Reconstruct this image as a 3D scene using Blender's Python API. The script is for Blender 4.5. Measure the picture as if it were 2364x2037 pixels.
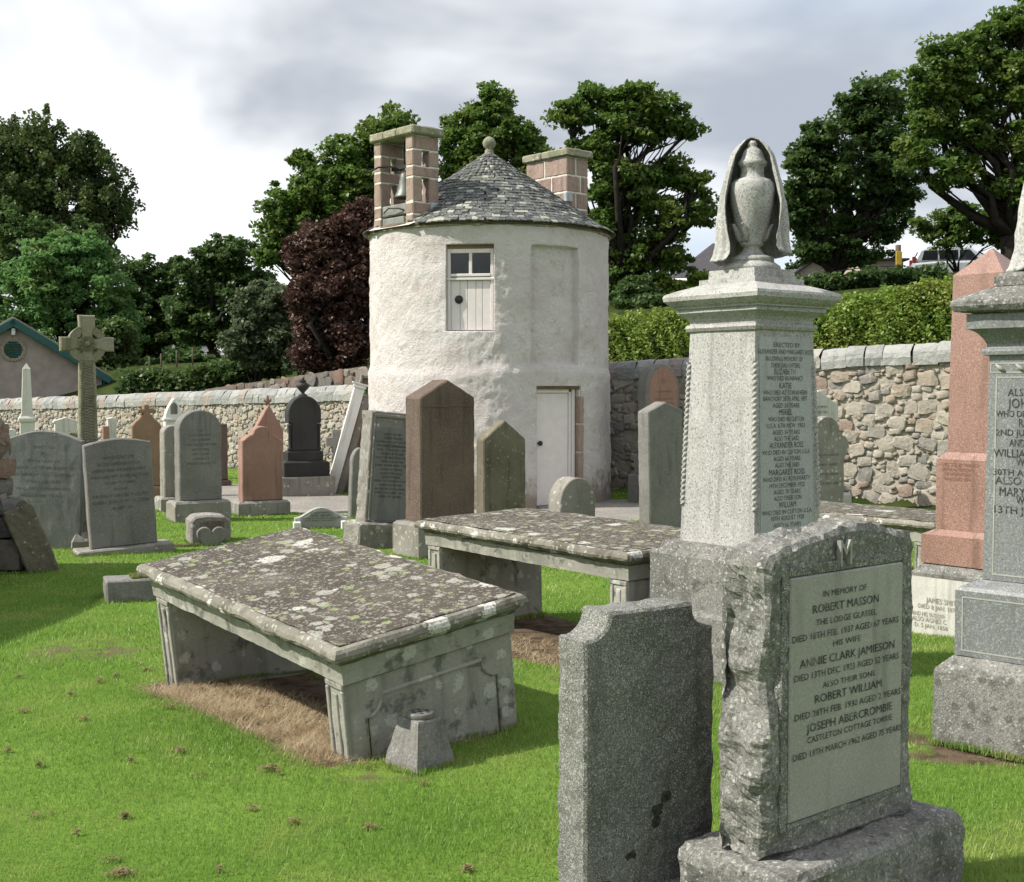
import bpy, bmesh, math, random
import numpy as np
from mathutils import Vector, Matrix, noise

SC = bpy.context.scene
for o in list(bpy.data.objects):
    bpy.data.objects.remove(o, do_unlink=True)
COL = SC.collection
R = math.radians
rng = np.random.default_rng(7)
random.seed(7)

# ------------------------------------------------------------------ camera
F, CX, CY, EYE = 2957.0, 1182.0, 1018.5, 1.65      # focal length and centre in photo pixels, eye height in metres
PITCH = math.atan((CY - 900.0) / F)
cam_d = bpy.data.cameras.new('camera')
cam_d.sensor_width = 36.0
cam_d.lens = 36.0 * F / 2364.0
cam_d.clip_start = 0.1
cam_d.clip_end = 3000.0
cam = bpy.data.objects.new('camera', cam_d)
COL.objects.link(cam)
cam.location = (0, 0, EYE)
cam.rotation_euler = (R(90) - PITCH, 0, 0)
SC.camera = cam

# ------------------------------------------------------------------ light, sky, exposure
SUN_EL = R(44)
SUN_V = Vector((-0.99, -0.14, 0)).normalized()      # horizontal direction towards the sun
to_sun = Vector((SUN_V.x * math.cos(SUN_EL), SUN_V.y * math.cos(SUN_EL), math.sin(SUN_EL)))
sl = bpy.data.lights.new('sun', 'SUN')
sl.energy = 5.0
sl.angle = R(0.55)
sl.color = (1.0, 0.95, 0.86)
so = bpy.data.objects.new('sun', sl)
COL.objects.link(so)
so.rotation_euler = to_sun.to_track_quat('Z', 'Y').to_euler()

world = bpy.data.worlds.new('World')
SC.world = world
world.use_nodes = True
wt = world.node_tree
wt.nodes.clear()
W_STRENGTH = 0.1


def build_sky():
    n, l = wt.nodes, wt.links
    out = n.new('ShaderNodeOutputWorld')
    bg = n.new('ShaderNodeBackground')
    bg.inputs['Strength'].default_value = W_STRENGTH
    l.new(bg.outputs[0], out.inputs[0])
    sky = n.new('ShaderNodeTexSky')
    sky.sky_type = 'NISHITA'
    sky.sun_disc = False
    sky.sun_elevation = SUN_EL
    sky.sun_rotation = math.atan2(SUN_V.x, SUN_V.y)
    sky.air_density = 1.0
    sky.dust_density = 1.5
    tc = n.new('ShaderNodeTexCoord')
    sep = n.new('ShaderNodeSeparateXYZ')
    l.new(tc.outputs['Generated'], sep.inputs[0])

    def m(op, a, b=None, c=None, clamp=False):
        q = n.new('ShaderNodeMath')
        q.operation = op
        q.use_clamp = clamp
        for i, v in enumerate((a, b, c)):
            if v is None:
                continue
            if isinstance(v, (int, float)):
                q.inputs[i].default_value = v
            else:
                l.new(v, q.inputs[i])
        return q.outputs[0]
    zc = m('MAXIMUM', sep.outputs[2], 0.0)
    den = m('ADD', zc, 0.30)
    px = m('DIVIDE', sep.outputs[0], den)
    py = m('DIVIDE', sep.outputs[1], den)
    cmb = n.new('ShaderNodeCombineXYZ')
    l.new(px, cmb.inputs[0])
    l.new(py, cmb.inputs[1])

    def nz(scale, detail, rough, off, dist=0.3):
        mp = n.new('ShaderNodeMapping')
        mp.inputs['Location'].default_value = off
        l.new(cmb.outputs[0], mp.inputs[0])
        t = n.new('ShaderNodeTexNoise')
        t.inputs['Scale'].default_value = scale
        t.inputs['Detail'].default_value = detail
        t.inputs['Roughness'].default_value = rough
        t.inputs['Distortion'].default_value = dist
        l.new(mp.outputs[0], t.inputs[0])
        return t.outputs[0]

    def ramp(val, a, b):
        r = n.new('ShaderNodeMapRange')
        r.interpolation_type = 'SMOOTHSTEP'
        r.inputs[1].default_value = a
        r.inputs[2].default_value = b
        l.new(val, r.inputs[0])
        return r.outputs[0]

    def mix(f, a, b):
        q = n.new('ShaderNodeMix')
        q.data_type = 'RGBA'
        l.new(f, q.inputs[0]) if not isinstance(f, float) else None
        for s, v in ((6, a), (7, b)):
            if isinstance(v, tuple):
                q.inputs[s].default_value = v
            else:
                l.new(v, q.inputs[s])
        return q.outputs[2]
    big = nz(SKY_SC, 5.0, 0.5, (SKY_OFF[0], SKY_OFF[1], 0))
    greyness = ramp(big, 0.44, 0.64)
    cover = ramp(nz(0.55, 2.0, 0.5, (SKY_OFF[0] - 3.1, SKY_OFF[1] + 1.4, 4.0)), 0.30, 0.52)
    cloud = mix(greyness, (8.5, 8.65, 8.8, 1), (3.6, 3.95, 4.5, 1))
    gap = mix(0.0, (5.0, 5.9, 7.2, 1), sky.outputs[0])
    gap.node.inputs[0].default_value = 0.35
    col = mix(cover, gap, cloud)
    l.new(col, bg.inputs['Color'])


SKY_OFF = (20.0, 3.0)
SKY_SC = 0.95
world.cycles.sampling_method = 'NONE'
build_sky()
vs = SC.view_settings
vs.view_transform = 'Standard'
vs.look = 'None'
vs.exposure = 0.45
vs.gamma = 1.0
vs.use_curve_mapping = False
SC.cycles.use_denoising = True
SC.cycles.max_bounces = 4
SC.cycles.diffuse_bounces = 1
SC.cycles.glossy_bounces = 2
SC.cycles.transmission_bounces = 2
SC.cycles.use_adaptive_sampling = True
SC.cycles.adaptive_threshold = 0.02
SC.cycles.transparent_max_bounces = 6

# ------------------------------------------------------------------ picture geometry -> place
FWD = Vector((0, math.cos(PITCH), -math.sin(PITCH)))
UP = Vector((0, math.sin(PITCH), math.cos(PITCH)))
CAM = Vector((0, 0, EYE))


def ray(px, py):
    return FWD + Vector((1, 0, 0)) * ((px - CX) / F) + UP * ((CY - py) / F)


def at(px, py, Y):
    d = ray(px, py)
    return CAM + d * (Y / d.y)


def zat(py, Y):
    return at(CX, py, Y).z


def xat(px, Y, py=1000):
    return at(px, py, Y).x


def sstep(t):
    t = np.clip(t, 0, 1)
    return t * t * (3 - 2 * t)


# boundary wall lines (plan): left wall and right wall meet behind the watch house
WL0, WL1 = Vector((-15.2, 35.9)), Vector((-1.0, 22.4))
WR0, WR1 = Vector((-0.9, 22.75)), Vector((8.2, 16.55))
NL = Vector((0.689, 0.725))
NR = Vector((0.564, 0.826))


def ground(x, y):
    x = np.asarray(x, float)
    y = np.asarray(y, float)
    z = 0.165 * sstep((10.0 - y) / 5.0)
    z = z + 0.012 * np.sin(1.7 * x + 0.6 * y) * np.sin(1.1 * y - 0.4 * x) * sstep((y - 3) / 3)
    dl = (x - WL1.x) * NL.x + (y - WL1.y) * NL.y
    dr = (x - WR0.x) * NR.x + (y - WR0.y) * NR.y
    w = sstep((x / np.maximum(y, 1.0) + 0.04) / 0.09)
    hl = 0.30 * np.clip(dl - 2.0, 0, 9) + 0.05 * np.clip(dl - 11, 0, 60)
    hr = 1.75 * sstep(dr / 0.9) + 0.161 * np.clip(dr - 0.8, 0, 24) + 0.03 * np.clip(dr - 24.8, 0, 100) - 1.0 * sstep((dr - 25.2) / 1.2)
    h = (1 - w) * hl + w * hr
    out = np.maximum(dl, dr)
    h = np.where(out > 0, h, 0.0)
    z = z + h
    z = z + 0.10 * np.sin(0.21 * x + 1.0) * np.sin(0.17 * y) * sstep((out - 6) / 10)
    return z


def gz(x, y):
    return float(ground(x, y))


def gp(px, py):
    """point where the line of sight through a photo pixel meets the ground"""
    d = ray(px, py)
    z = 0.1
    for _ in range(30):
        t = (EYE - z) / -d.z
        p = CAM + d * t
        z = 0.6 * z + 0.4 * gz(p.x, p.y)
    return Vector((p.x, p.y, gz(p.x, p.y)))


# ------------------------------------------------------------------ materials
MATS = {}


class NT:
    def __init__(s, name):
        s.m = bpy.data.materials.new(name)
        s.m.use_nodes = True
        s.t = s.m.node_tree
        s.n, s.l = s.t.nodes, s.t.links
        s.b = s.n['Principled BSDF']
        s.out = s.n['Material Output']

    def node(s, kind, **kw):
        q = s.n.new(kind)
        for k, v in kw.items():
            setattr(q, k, v)
        return q

    def put(s, sock, v):
        if v is None:
            return
        if isinstance(v, (int, float)):
            sock.default_value = v
        elif isinstance(v, tuple):
            sock.default_value = v if len(v) != 3 or sock.type != 'RGBA' else (*v, 1)
        else:
            s.l.new(v, sock)

    def math(s, op, a, b=None, c=None, clamp=False):
        q = s.node('ShaderNodeMath', operation=op, use_clamp=clamp)
        for i, v in enumerate((a, b, c)):
            s.put(q.inputs[i], v)
        return q.outputs[0]

    def mix(s, f, a, b, blend='MIX'):
        q = s.node('ShaderNodeMix', data_type='RGBA', blend_type=blend)
        s.put(q.inputs[0], f)
        s.put(q.inputs[6], a)
        s.put(q.inputs[7], b)
        return q.outputs[2]

    def noise(s, vec, scale, detail=4.0, rough=0.55, dist=0.0, col=False):
        q = s.node('ShaderNodeTexNoise')
        s.put(q.inputs['Vector'], vec)
        q.inputs['Scale'].default_value = scale
        q.inputs['Detail'].default_value = detail
        q.inputs['Roughness'].default_value = rough
        q.inputs['Distortion'].default_value = dist
        return q.outputs[1 if col else 0]

    def voro(s, vec, scale, feature='F1', rand=1.0):
        q = s.node('ShaderNodeTexVoronoi', feature=feature)
        s.put(q.inputs['Vector'], vec)
        q.inputs['Scale'].default_value = scale
        q.inputs['Randomness'].default_value = rand
        return q

    def rng(s, v, a, b, c=0.0, d=1.0, smooth=True):
        q = s.node('ShaderNodeMapRange')
        if smooth:
            q.interpolation_type = 'SMOOTHSTEP'
        s.put(q.inputs[0], v)
        for i, x in enumerate((a, b, c, d)):
            q.inputs[i + 1].default_value = x
        return q.outputs[0]

    def coords(s, world=False, jitter=True):
        if world:
            return s.node('ShaderNodeNewGeometry').outputs['Position']
        tc = s.node('ShaderNodeTexCoord').outputs['Object']
        if not jitter:
            return tc
        oi = s.node('ShaderNodeObjectInfo')
        k = s.math('MULTIPLY', oi.outputs['Random'], 37.0)
        va = s.node('ShaderNodeVectorMath', operation='ADD')
        s.l.new(tc, va.inputs[0])
        s.l.new(k, va.inputs[1])
        return va.outputs[0]

    def bump(s, h, strength, dist=0.01, prev=None):
        q = s.node('ShaderNodeBump')
        q.inputs['Strength'].default_value = strength
        q.inputs['Distance'].default_value = dist
        s.put(q.inputs['Height'], h)
        if prev is not None:
            s.l.new(prev, q.inputs['Normal'])
        return q.outputs[0]

    def done(s, col, rough=0.85, normal=None, spec=0.3, metal=0.0):
        s.put(s.b.inputs['Base Color'], col)
        s.put(s.b.inputs['Roughness'], rough)
        s.b.inputs['Specular IOR Level'].default_value = spec
        s.b.inputs['Metallic'].default_value = metal
        if normal is not None:
            s.l.new(normal, s.b.inputs['Normal'])
        MATS[s.m.name] = s.m
        return s.m


def spots(t, vec, scale, thr, wob=0.75):
    """round lichen spots of uneven size; returns a mask"""
    wn = t.noise(vec, scale * 2.0, 3.0, 0.7, col=True)
    va = t.node('ShaderNodeVectorMath', operation='SCALE')
    t.l.new(wn, va.inputs[0])
    va.inputs['Scale'].default_value = wob / scale
    vb = t.node('ShaderNodeVectorMath', operation='ADD')
    t.put(vb.inputs[0], vec)
    t.l.new(va.outputs[0], vb.inputs[1])
    v = t.voro(vb.outputs[0], scale)
    sp = t.node('ShaderNodeSeparateColor')
    t.l.new(v.outputs['Color'], sp.inputs[0])
    size = t.math('MULTIPLY', t.math('POWER', sp.outputs[0], 2.0), thr)
    dd = t.math('SUBTRACT', size, v.outputs['Distance'])
    return t.rng(dd, 0.0, 0.06), sp.outputs[1]


def stone(name, a, b, speck=None, lichen=(), stain=None, rough=0.85, bump=0.35, grain=220.0, big=2.5, spec=0.3, fine=0.35, pits=0.0):
    """weathered stone. a,b: colours; speck=(dark colour, light colour, scale, amount); lichen=[(colour, scale, size)]; stain=(colour, scale, low, high)"""
    t = NT(name)
    vec = t.coords()
    n1 = t.noise(vec, big, 3.0, 0.6)
    col = t.mix(t.rng(n1, 0.32, 0.68), a, b)
    n2 = t.noise(vec, grain * 0.35, 3.0, 0.75)
    if speck:
        dk, lt, sc, am = speck
        g = t.noise(vec, sc * 1.15, 2.0, 0.75, col=True)
        sp = t.node('ShaderNodeSeparateColor')
        t.l.new(g, sp.inputs[0])
        col = t.mix(t.math('MULTIPLY', t.rng(sp.outputs[0], 0.53, 0.64), am), col, dk)
        col = t.mix(t.math('MULTIPLY', t.rng(sp.outputs[1], 0.53, 0.64), am * 0.85), col, lt)
    col = t.mix(t.rng(n2, 0.3, 0.75, 0.0, fine, False), col, tuple(c * 0.45 for c in a))
    if stain:
        c, sc, lo, hi = stain
        st = t.noise(vec, sc, 4.0, 0.7, 0.3)
        col = t.mix(t.rng(st, lo, hi, 0.0, 0.85), col, c)
    mp = t.node('ShaderNodeMapping')
    mp.inputs['Scale'].default_value = (1.0, 1.0, 0.10)
    t.put(mp.inputs[0], vec)
    col = t.mix(t.rng(t.noise(mp.outputs[0], 13.0, 2.0, 0.6), 0.52, 0.74, 0.0, 0.5), col, tuple(x * 0.45 for x in a))
    for c, sc, th in lichen:
        mk, rv = spots(t, vec, sc, th)
        mk = t.math('MULTIPLY', mk, t.rng(n2, 0.66, 0.45, 0.25, 1.0))
        col = t.mix(mk, col, c)
    nm = t.bump(n2, bump, 0.008)
    return t.done(col, rough, nm, spec)


def plain(name, c, rough=0.6, spec=0.4, metal=0.0, var=0.12, scale=9.0, bump=0.0):
    t = NT(name)
    vec = t.coords()
    n1 = t.noise(vec, scale, 4.0, 0.6)
    col = t.mix(t.rng(n1, 0.3, 0.7), tuple(x * (1 - var) for x in c), tuple(min(1, x * (1 + var)) for x in c))
    nm = t.bump(n1, bump, 0.004) if bump else None
    return t.done(col, rough, nm, spec, metal)


def leafmat(name, a, b, c, trans=0.3, ns=0.55, amt=0.7):
    t = NT(name)
    g = t.node('ShaderNodeNewGeometry')
    r = g.outputs['Random Per Island']
    nz = t.noise(g.outputs['Position'], ns, 3.0, 0.65)
    col = t.mix(t.rng(r, 0.0, 1.0, 0, 1, False), a, b)
    col = t.mix(t.rng(nz, 0.45, 0.68, 0, amt), col, c)
    d = t.node('ShaderNodeBsdfDiffuse')
    t.put(d.inputs[0], col)
    tr = t.node('ShaderNodeBsdfTranslucent')
    t.put(tr.inputs[0], t.mix(0.5, col, tuple(min(1, x * 1.9) for x in b)))
    gl = t.node('ShaderNodeBsdfGlossy')
    gl.inputs['Roughness'].default_value = 0.45
    gl.inputs[0].default_value = (0.5, 0.5, 0.5, 1)
    mx = t.node('ShaderNodeMixShader')
    mx.inputs[0].default_value = trans
    t.l.new(d.outputs[0], mx.inputs[1])
    t.l.new(tr.outputs[0], mx.inputs[2])
    m2 = t.node('ShaderNodeMixShader')
    m2.inputs[0].default_value = 0.04
    t.l.new(mx.outputs[0], m2.inputs[1])
    t.l.new(gl.outputs[0], m2.inputs[2])
    t.l.new(m2.outputs[0], t.out.inputs[0])
    MATS[name] = t.m
    return t.m


GREYL = (0.46, 0.47, 0.43)
WHITE_L = (0.62, 0.62, 0.56)
YELL_L = (0.42, 0.44, 0.18)
stone('granite_light', (0.35, 0.345, 0.325), (0.43, 0.425, 0.40), speck=((0.13, 0.13, 0.125), (0.58, 0.575, 0.55), 75, 0.85), stain=((0.24, 0.235, 0.19), 3.0, 0.54, 0.80), bump=0.3)
stone('granite_weathered', (0.145, 0.143, 0.13), (0.24, 0.235, 0.215), speck=((0.07, 0.07, 0.065), (0.42, 0.415, 0.39), 95, 0.7), stain=((0.055, 0.054, 0.047), 5.0, 0.52, 0.70), lichen=[((0.36, 0.36, 0.32), 60, 0.5), ((0.10, 0.10, 0.085), 26, 0.5)], bump=0.7)
stone('granite_dark_slab', (0.12, 0.12, 0.107), (0.19, 0.19, 0.172), speck=((0.035, 0.04, 0.035), (0.50, 0.50, 0.46), 190, 0.95), stain=((0.055, 0.05, 0.045), 3.2, 0.55, 0.75), lichen=[((0.24, 0.245, 0.21), 60, 0.45)], bump=0.6)
stone('panel_lettered', (0.36, 0.375, 0.37), (0.42, 0.435, 0.425), speck=((0.22, 0.23, 0.23), (0.52, 0.53, 0.52), 100, 0.5), rough=0.5, bump=0.05, spec=0.4)
stone('granite_polished_grey', (0.155, 0.165, 0.165), (0.20, 0.207, 0.205), speck=((0.08, 0.085, 0.09), (0.42, 0.43, 0.42), 110, 0.7), rough=0.35, bump=0.04, spec=0.5)
stone('panel_grey', (0.28, 0.27, 0.255), (0.33, 0.32, 0.30), speck=((0.17, 0.18, 0.15), (0.42, 0.43, 0.38), 120, 0.5), rough=0.55, bump=0.08, spec=0.4)
stone('granite_pink', (0.27, 0.155, 0.12), (0.33, 0.195, 0.155), speck=((0.12, 0.075, 0.06), (0.50, 0.34, 0.275), 90, 0.8), rough=0.4, bump=0.06, spec=0.5)
stone('granite_grey', (0.158, 0.15, 0.138), (0.215, 0.207, 0.19), speck=((0.10, 0.10, 0.095), (0.42, 0.42, 0.40), 90, 0.5), stain=((0.14, 0.135, 0.11), 3.0, 0.55, 0.8), bump=0.2)
stone('granite_bluegrey', (0.165, 0.17, 0.16), (0.215, 0.218, 0.205), speck=((0.12, 0.13, 0.13), (0.40, 0.42, 0.41), 95, 0.45), stain=((0.16, 0.15, 0.125), 2.0, 0.52, 0.75), bump=0.2)
stone('stone_warmgrey', (0.215, 0.203, 0.178), (0.285, 0.268, 0.24), speck=((0.13, 0.12, 0.11), (0.45, 0.43, 0.39), 90, 0.35), stain=((0.155, 0.135, 0.10), 4.0, 0.5, 0.75), lichen=[(GREYL, 16, 0.45)], bump=0.4)
stone('sandstone_brown', (0.10, 0.071, 0.058), (0.14, 0.10, 0.08), speck=((0.08, 0.055, 0.045), (0.36, 0.29, 0.23), 100, 0.5), stain=((0.11, 0.085, 0.06), 2.5, 0.5, 0.75), bump=0.3)
stone('sandstone_olive', (0.135, 0.12, 0.085), (0.185, 0.165, 0.12), stain=((0.07, 0.07, 0.05), 5.0, 0.52, 0.72), lichen=[((0.30, 0.27, 0.15), 30, 0.42)], bump=0.35)
stone('sandstone_red', (0.29, 0.17, 0.13), (0.34, 0.205, 0.16), speck=((0.22, 0.12, 0.09), (0.54, 0.36, 0.29), 80, 0.35), stain=((0.28, 0.17, 0.12), 3.0, 0.5, 0.75), bump=0.2)
stone('sandstone_tan', (0.22, 0.145, 0.095), (0.27, 0.18, 0.12), stain=((0.22, 0.15, 0.09), 3.0, 0.5, 0.75), bump=0.25)
stone('polished_dark', (0.026, 0.026, 0.026), (0.04, 0.04, 0.039), speck=((0.015, 0.015, 0.015), (0.08, 0.08, 0.08), 100, 0.5), rough=0.6, bump=0.03, spec=0.2)
stone('marble_white', (0.70, 0.70, 0.66), (0.80, 0.80, 0.76), stain=((0.48, 0.49, 0.42), 3.0, 0.55, 0.8), rough=0.6, bump=0.1)
stone('stone_pale', (0.52, 0.51, 0.46), (0.60, 0.59, 0.54), stain=((0.35, 0.35, 0.28), 3.0, 0.52, 0.78), bump=0.2)
stone('carved_green', (0.205, 0.195, 0.13), (0.27, 0.255, 0.18), stain=((0.12, 0.115, 0.07), 6.0, 0.5, 0.72), bump=0.9, grain=90)
stone('table_top', (0.062, 0.05, 0.038), (0.10, 0.083, 0.064), stain=((0.15, 0.14, 0.115), 5.0, 0.52, 0.75), lichen=[((0.20, 0.195, 0.165), 95, 0.66), ((0.235, 0.225, 0.19), 42, 0.66), ((0.30, 0.295, 0.26), 12, 0.58), ((0.22, 0.25, 0.12), 19, 0.5), ((0.46, 0.455, 0.41), 4.2, 0.45)], bump=0.7)
stone('table_edge', (0.17, 0.16, 0.13), (0.27, 0.255, 0.215), stain=((0.09, 0.08, 0.06), 6.0, 0.48, 0.66), lichen=[((0.58, 0.57, 0.52), 7.5, 0.62), ((0.34, 0.34, 0.28), 40, 0.55)], bump=0.6)
stone('table_leg', (0.27, 0.265, 0.225), (0.37, 0.36, 0.315), stain=((0.11, 0.115, 0.10), 7.0, 0.54, 0.64), lichen=[((0.44, 0.44, 0.39), 12, 0.5)], bump=0.5)
stone('block_pink', (0.275, 0.20, 0.165), (0.36, 0.27, 0.225), speck=((0.15, 0.10, 0.085), (0.52, 0.40, 0.34), 60, 0.5), stain=((0.24, 0.21, 0.16), 5.0, 0.55, 0.75), bump=0.6)
stone('block_grey', (0.20, 0.205, 0.19), (0.29, 0.29, 0.27), stain=((0.13, 0.14, 0.10), 5.0, 0.5, 0.7), bump=0.6)
stone('cap_mossy', (0.24, 0.23, 0.165), (0.33, 0.30, 0.225), stain=((0.17, 0.19, 0.10), 6.0, 0.45, 0.65), lichen=[((0.42, 0.42, 0.36), 20, 0.5)], bump=0.7)
stone('mortar_light', (0.62, 0.59, 0.52), (0.72, 0.69, 0.62), bump=0.5, grain=120)
stone('mortar_wall', (0.38, 0.335, 0.275), (0.46, 0.415, 0.345), stain=((0.30, 0.265, 0.205), 4.0, 0.5, 0.7), bump=1.0, grain=60)


def rubble_mat(name, stops):
    t = NT(name)
    vec = t.coords()
    oi = t.node('ShaderNodeNewGeometry').outputs['Random Per Island']
    oi2 = t.node('ShaderNodeObjectInfo').outputs['Random']
    k = t.math('FRACT', t.math('ADD', t.math('MULTIPLY', oi, 7.31), t.math('MULTIPLY', oi2, 5.77)))
    cr = t.node('ShaderNodeValToRGB')
    cr.color_ramp.interpolation = 'CONSTANT'
    e = cr.color_ramp.elements
    e[0].position, e[0].color = 0, (*stops[0], 1)
    e[1].position, e[1].color = 1.0 / len(stops), (*stops[1], 1)
    for i, c in enumerate(stops[2:]):
        q = e.new((i + 2) / len(stops))
        q.color = (*c, 1)
    t.l.new(k, cr.inputs[0])
    w = t.node('ShaderNodeNewGeometry').outputs['Position']
    n1 = t.noise(w, 22, 4, 0.7)
    col = t.mix(t.rng(n1, 0.45, 0.75, 0, 0.6), cr.outputs[0], tuple(x * 0.5 for x in stops[1]))
    col = t.mix(t.rng(t.noise(w, 5, 3, 0.65), 0.5, 0.66, 0, 0.7), col, tuple(min(1, x * 1.05) for x in stops[0]))
    nm = t.bump(n1, 0.8, 0.02)
    return t.done(col, 0.9, nm, 0.2)


rubble_mat('rubble', [(0.356, 0.320, 0.267), (0.324, 0.287, 0.239), (0.381, 0.344, 0.287), (0.292, 0.271, 0.239), (0.348, 0.292, 0.235), (0.364, 0.332, 0.283), (0.405, 0.376, 0.324), (0.340, 0.300, 0.247), (0.243, 0.231, 0.211), (0.373, 0.340, 0.292), (0.21, 0.205, 0.19), (0.29, 0.22, 0.175), (0.36, 0.33, 0.285)])
rubble_mat('rubble_ruin', [(0.20, 0.17, 0.14), (0.155, 0.12, 0.10), (0.24, 0.21, 0.18), (0.21, 0.14, 0.11), (0.15, 0.145, 0.135)])
rubble_mat('coping', [(0.319, 0.319, 0.304), (0.266, 0.270, 0.258), (0.350, 0.334, 0.304), (0.304, 0.258, 0.228), (0.251, 0.255, 0.251), (0.342, 0.342, 0.327)])


def slate_mat():
    t = NT('slate')
    vec = t.coords()
    oi = t.node('ShaderNodeNewGeometry').outputs['Random Per Island']
    oi2 = t.node('ShaderNodeObjectInfo').outputs['Random']
    k = t.math('FRACT', t.math('ADD', t.math('MULTIPLY', oi, 7.31), t.math('MULTIPLY', oi2, 5.77)))
    col = t.mix(t.rng(k, 0.0, 0.7), (0.045, 0.05, 0.055), (0.10, 0.105, 0.10))
    col = t.mix(t.rng(k, 0.80, 1.0), col, (0.33, 0.325, 0.28))
    w = t.node('ShaderNodeNewGeometry').outputs['Position']
    col = t.mix(t.rng(t.noise(w, 18, 4, 0.65), 0.54, 0.66, 0, 0.75), col, (0.36, 0.365, 0.30))
    col = t.mix(t.rng(t.noise(w, 2.2, 4, 0.6), 0.55, 0.7, 0, 0.5), col, (0.165, 0.18, 0.115))
    nm = t.bump(t.noise(w, 60, 3, 0.6), 0.5, 0.006)
    return t.done(col, 0.75, nm, 0.35)


slate_mat()


def harl_mat():
    t = NT('limewash')
    vec = t.coords(jitter=False)
    n1 = t.noise(vec, 1.6, 6, 0.62)
    n2 = t.noise(vec, 26, 5, 0.65)
    n3 = t.noise(vec, 5.5, 4, 0.7, 0.6)
    col = t.mix(t.rng(n1, 0.35, 0.65), (0.61, 0.56, 0.54), (0.69, 0.655, 0.64))
    col = t.mix(t.rng(n3, 0.53, 0.72, 0, 0.6), col, (0.50, 0.41, 0.36))
    col = t.mix(t.rng(n2, 0.52, 0.75, 0, 0.4), col, (0.50, 0.455, 0.41))
    sp = t.node('ShaderNodeSeparateXYZ')
    t.l.new(vec, sp.inputs[0])
    hz = t.math('ADD', sp.outputs[2], t.math('MULTIPLY', t.math('SUBTRACT', n3, 0.5), 1.3))
    col = t.mix(t.rng(hz, 0.62, 0.05, 0, 0.85), col, (0.235, 0.19, 0.145))
    nm = t.bump(t.noise(vec, 24, 5, 0.78), 0.9, 0.045)
    return t.done(col, 0.95, nm, 0.15)


harl_mat()
plain('paint_cream', (0.70, 0.645, 0.625), 0.55, 0.4, var=0.04)
plain('paint_white', (0.76, 0.75, 0.73), 0.5, 0.4, var=0.04)
plain('iron_black', (0.02, 0.02, 0.022), 0.5, 0.4, var=0.2)
plain('bell_bronze', (0.13, 0.14, 0.125), 0.5, 0.4, metal=0.3, var=0.25, scale=14)
plain('lead_sheet', (0.30, 0.33, 0.36), 0.55, 0.5, var=0.2)
def worn(name, c, c2, lo, hi):
    t = NT(name)
    vec = t.coords()
    col = t.mix(t.rng(t.noise(vec, 26.0, 4.0, 0.7), lo, hi), c, c2)
    return t.done(col, 0.8, None, 0.2)


worn('lettering_dark', (0.04, 0.042, 0.04), (0.20, 0.195, 0.18), 0.50, 0.72)
worn('lettering_lead', (0.085, 0.09, 0.095), (0.25, 0.25, 0.245), 0.48, 0.70)
worn('lettering_mid', (0.085, 0.082, 0.072), (0.17, 0.163, 0.15), 0.44, 0.62)
plain('lettering_pale', (0.31, 0.31, 0.28), 0.8, 0.2)
plain('glass_dark', (0.012, 0.014, 0.016), 0.06, 0.6, var=0.0)
plain('green_paint', (0.018, 0.085, 0.075), 0.5, 0.4)
plain('harl_pink', (0.33, 0.28, 0.25), 0.95, 0.1, var=0.12, scale=3, bump=0.4)
plain('roof_slate_far', (0.075, 0.072, 0.08), 0.9, 0.1, var=0.15)
plain('wall_brick_far', (0.36, 0.19, 0.14), 0.9, 0.1)
plain('wall_far', (0.42, 0.36, 0.31), 0.9, 0.1)
plain('car_silver', (0.52, 0.54, 0.55), 0.3, 0.6, metal=0.5, var=0.03)
plain('car_blue', (0.06, 0.08, 0.28), 0.3, 0.6, metal=0.2, var=0.05)
plain('car_white', (0.72, 0.74, 0.76), 0.35, 0.5, var=0.03)
plain('rubber', (0.02, 0.02, 0.02), 0.8, 0.2)
plain('red_lamp', (0.20, 0.03, 0.025), 0.3, 0.5)
plain('wood_post', (0.12, 0.095, 0.07), 0.9, 0.1, var=0.2)
plain('yellow_sign', (0.48, 0.33, 0.04), 0.5, 0.3)
plain('bark', (0.022, 0.019, 0.016), 0.95, 0.1, var=0.35, scale=6, bump=0.8)
plain('tin_grey', (0.16, 0.155, 0.145), 0.6, 0.3, metal=0.2, var=0.25, scale=30)
plain('moss', (0.075, 0.085, 0.025), 1.0, 0.0, var=0.4, scale=40, bump=1.0)
leafmat('leaf_oak', (0.0500, 0.0938, 0.0200), (0.1063, 0.1812, 0.0350), (0.1562, 0.1812, 0.0400), trans=0.38)
leafmat('leaf_dark', (0.0312, 0.0625, 0.0200), (0.0688, 0.1225, 0.0325), (0.0875, 0.1313, 0.0325), trans=0.38)
leafmat('leaf_beech', (0.034, 0.062, 0.018), (0.078, 0.118, 0.032), (0.115, 0.135, 0.038), trans=0.38)
leafmat('leaf_bright', (0.0625, 0.1375, 0.0438), (0.1250, 0.2500, 0.0750), (0.1875, 0.2625, 0.0625), trans=0.38)
leafmat('leaf_greygreen', (0.065, 0.095, 0.05), (0.12, 0.15, 0.075), (0.14, 0.155, 0.06))
leafmat('leaf_copper', (0.046, 0.026, 0.022), (0.12, 0.064, 0.05), (0.15, 0.095, 0.07), trans=0.15)
leafmat('leaf_hedge', (0.10, 0.17, 0.028), (0.20, 0.285, 0.05), (0.25, 0.24, 0.06), trans=0.25)
leafmat('grass_blade', (0.115, 0.205, 0.035), (0.205, 0.345, 0.065), (0.31, 0.355, 0.11), trans=0.35, ns=1.9, amt=0.95)
leafmat('grass_dry', (0.33, 0.25, 0.15), (0.56, 0.46, 0.31), (0.26, 0.18, 0.10), trans=0.2, ns=7.0, amt=0.85)
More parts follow.
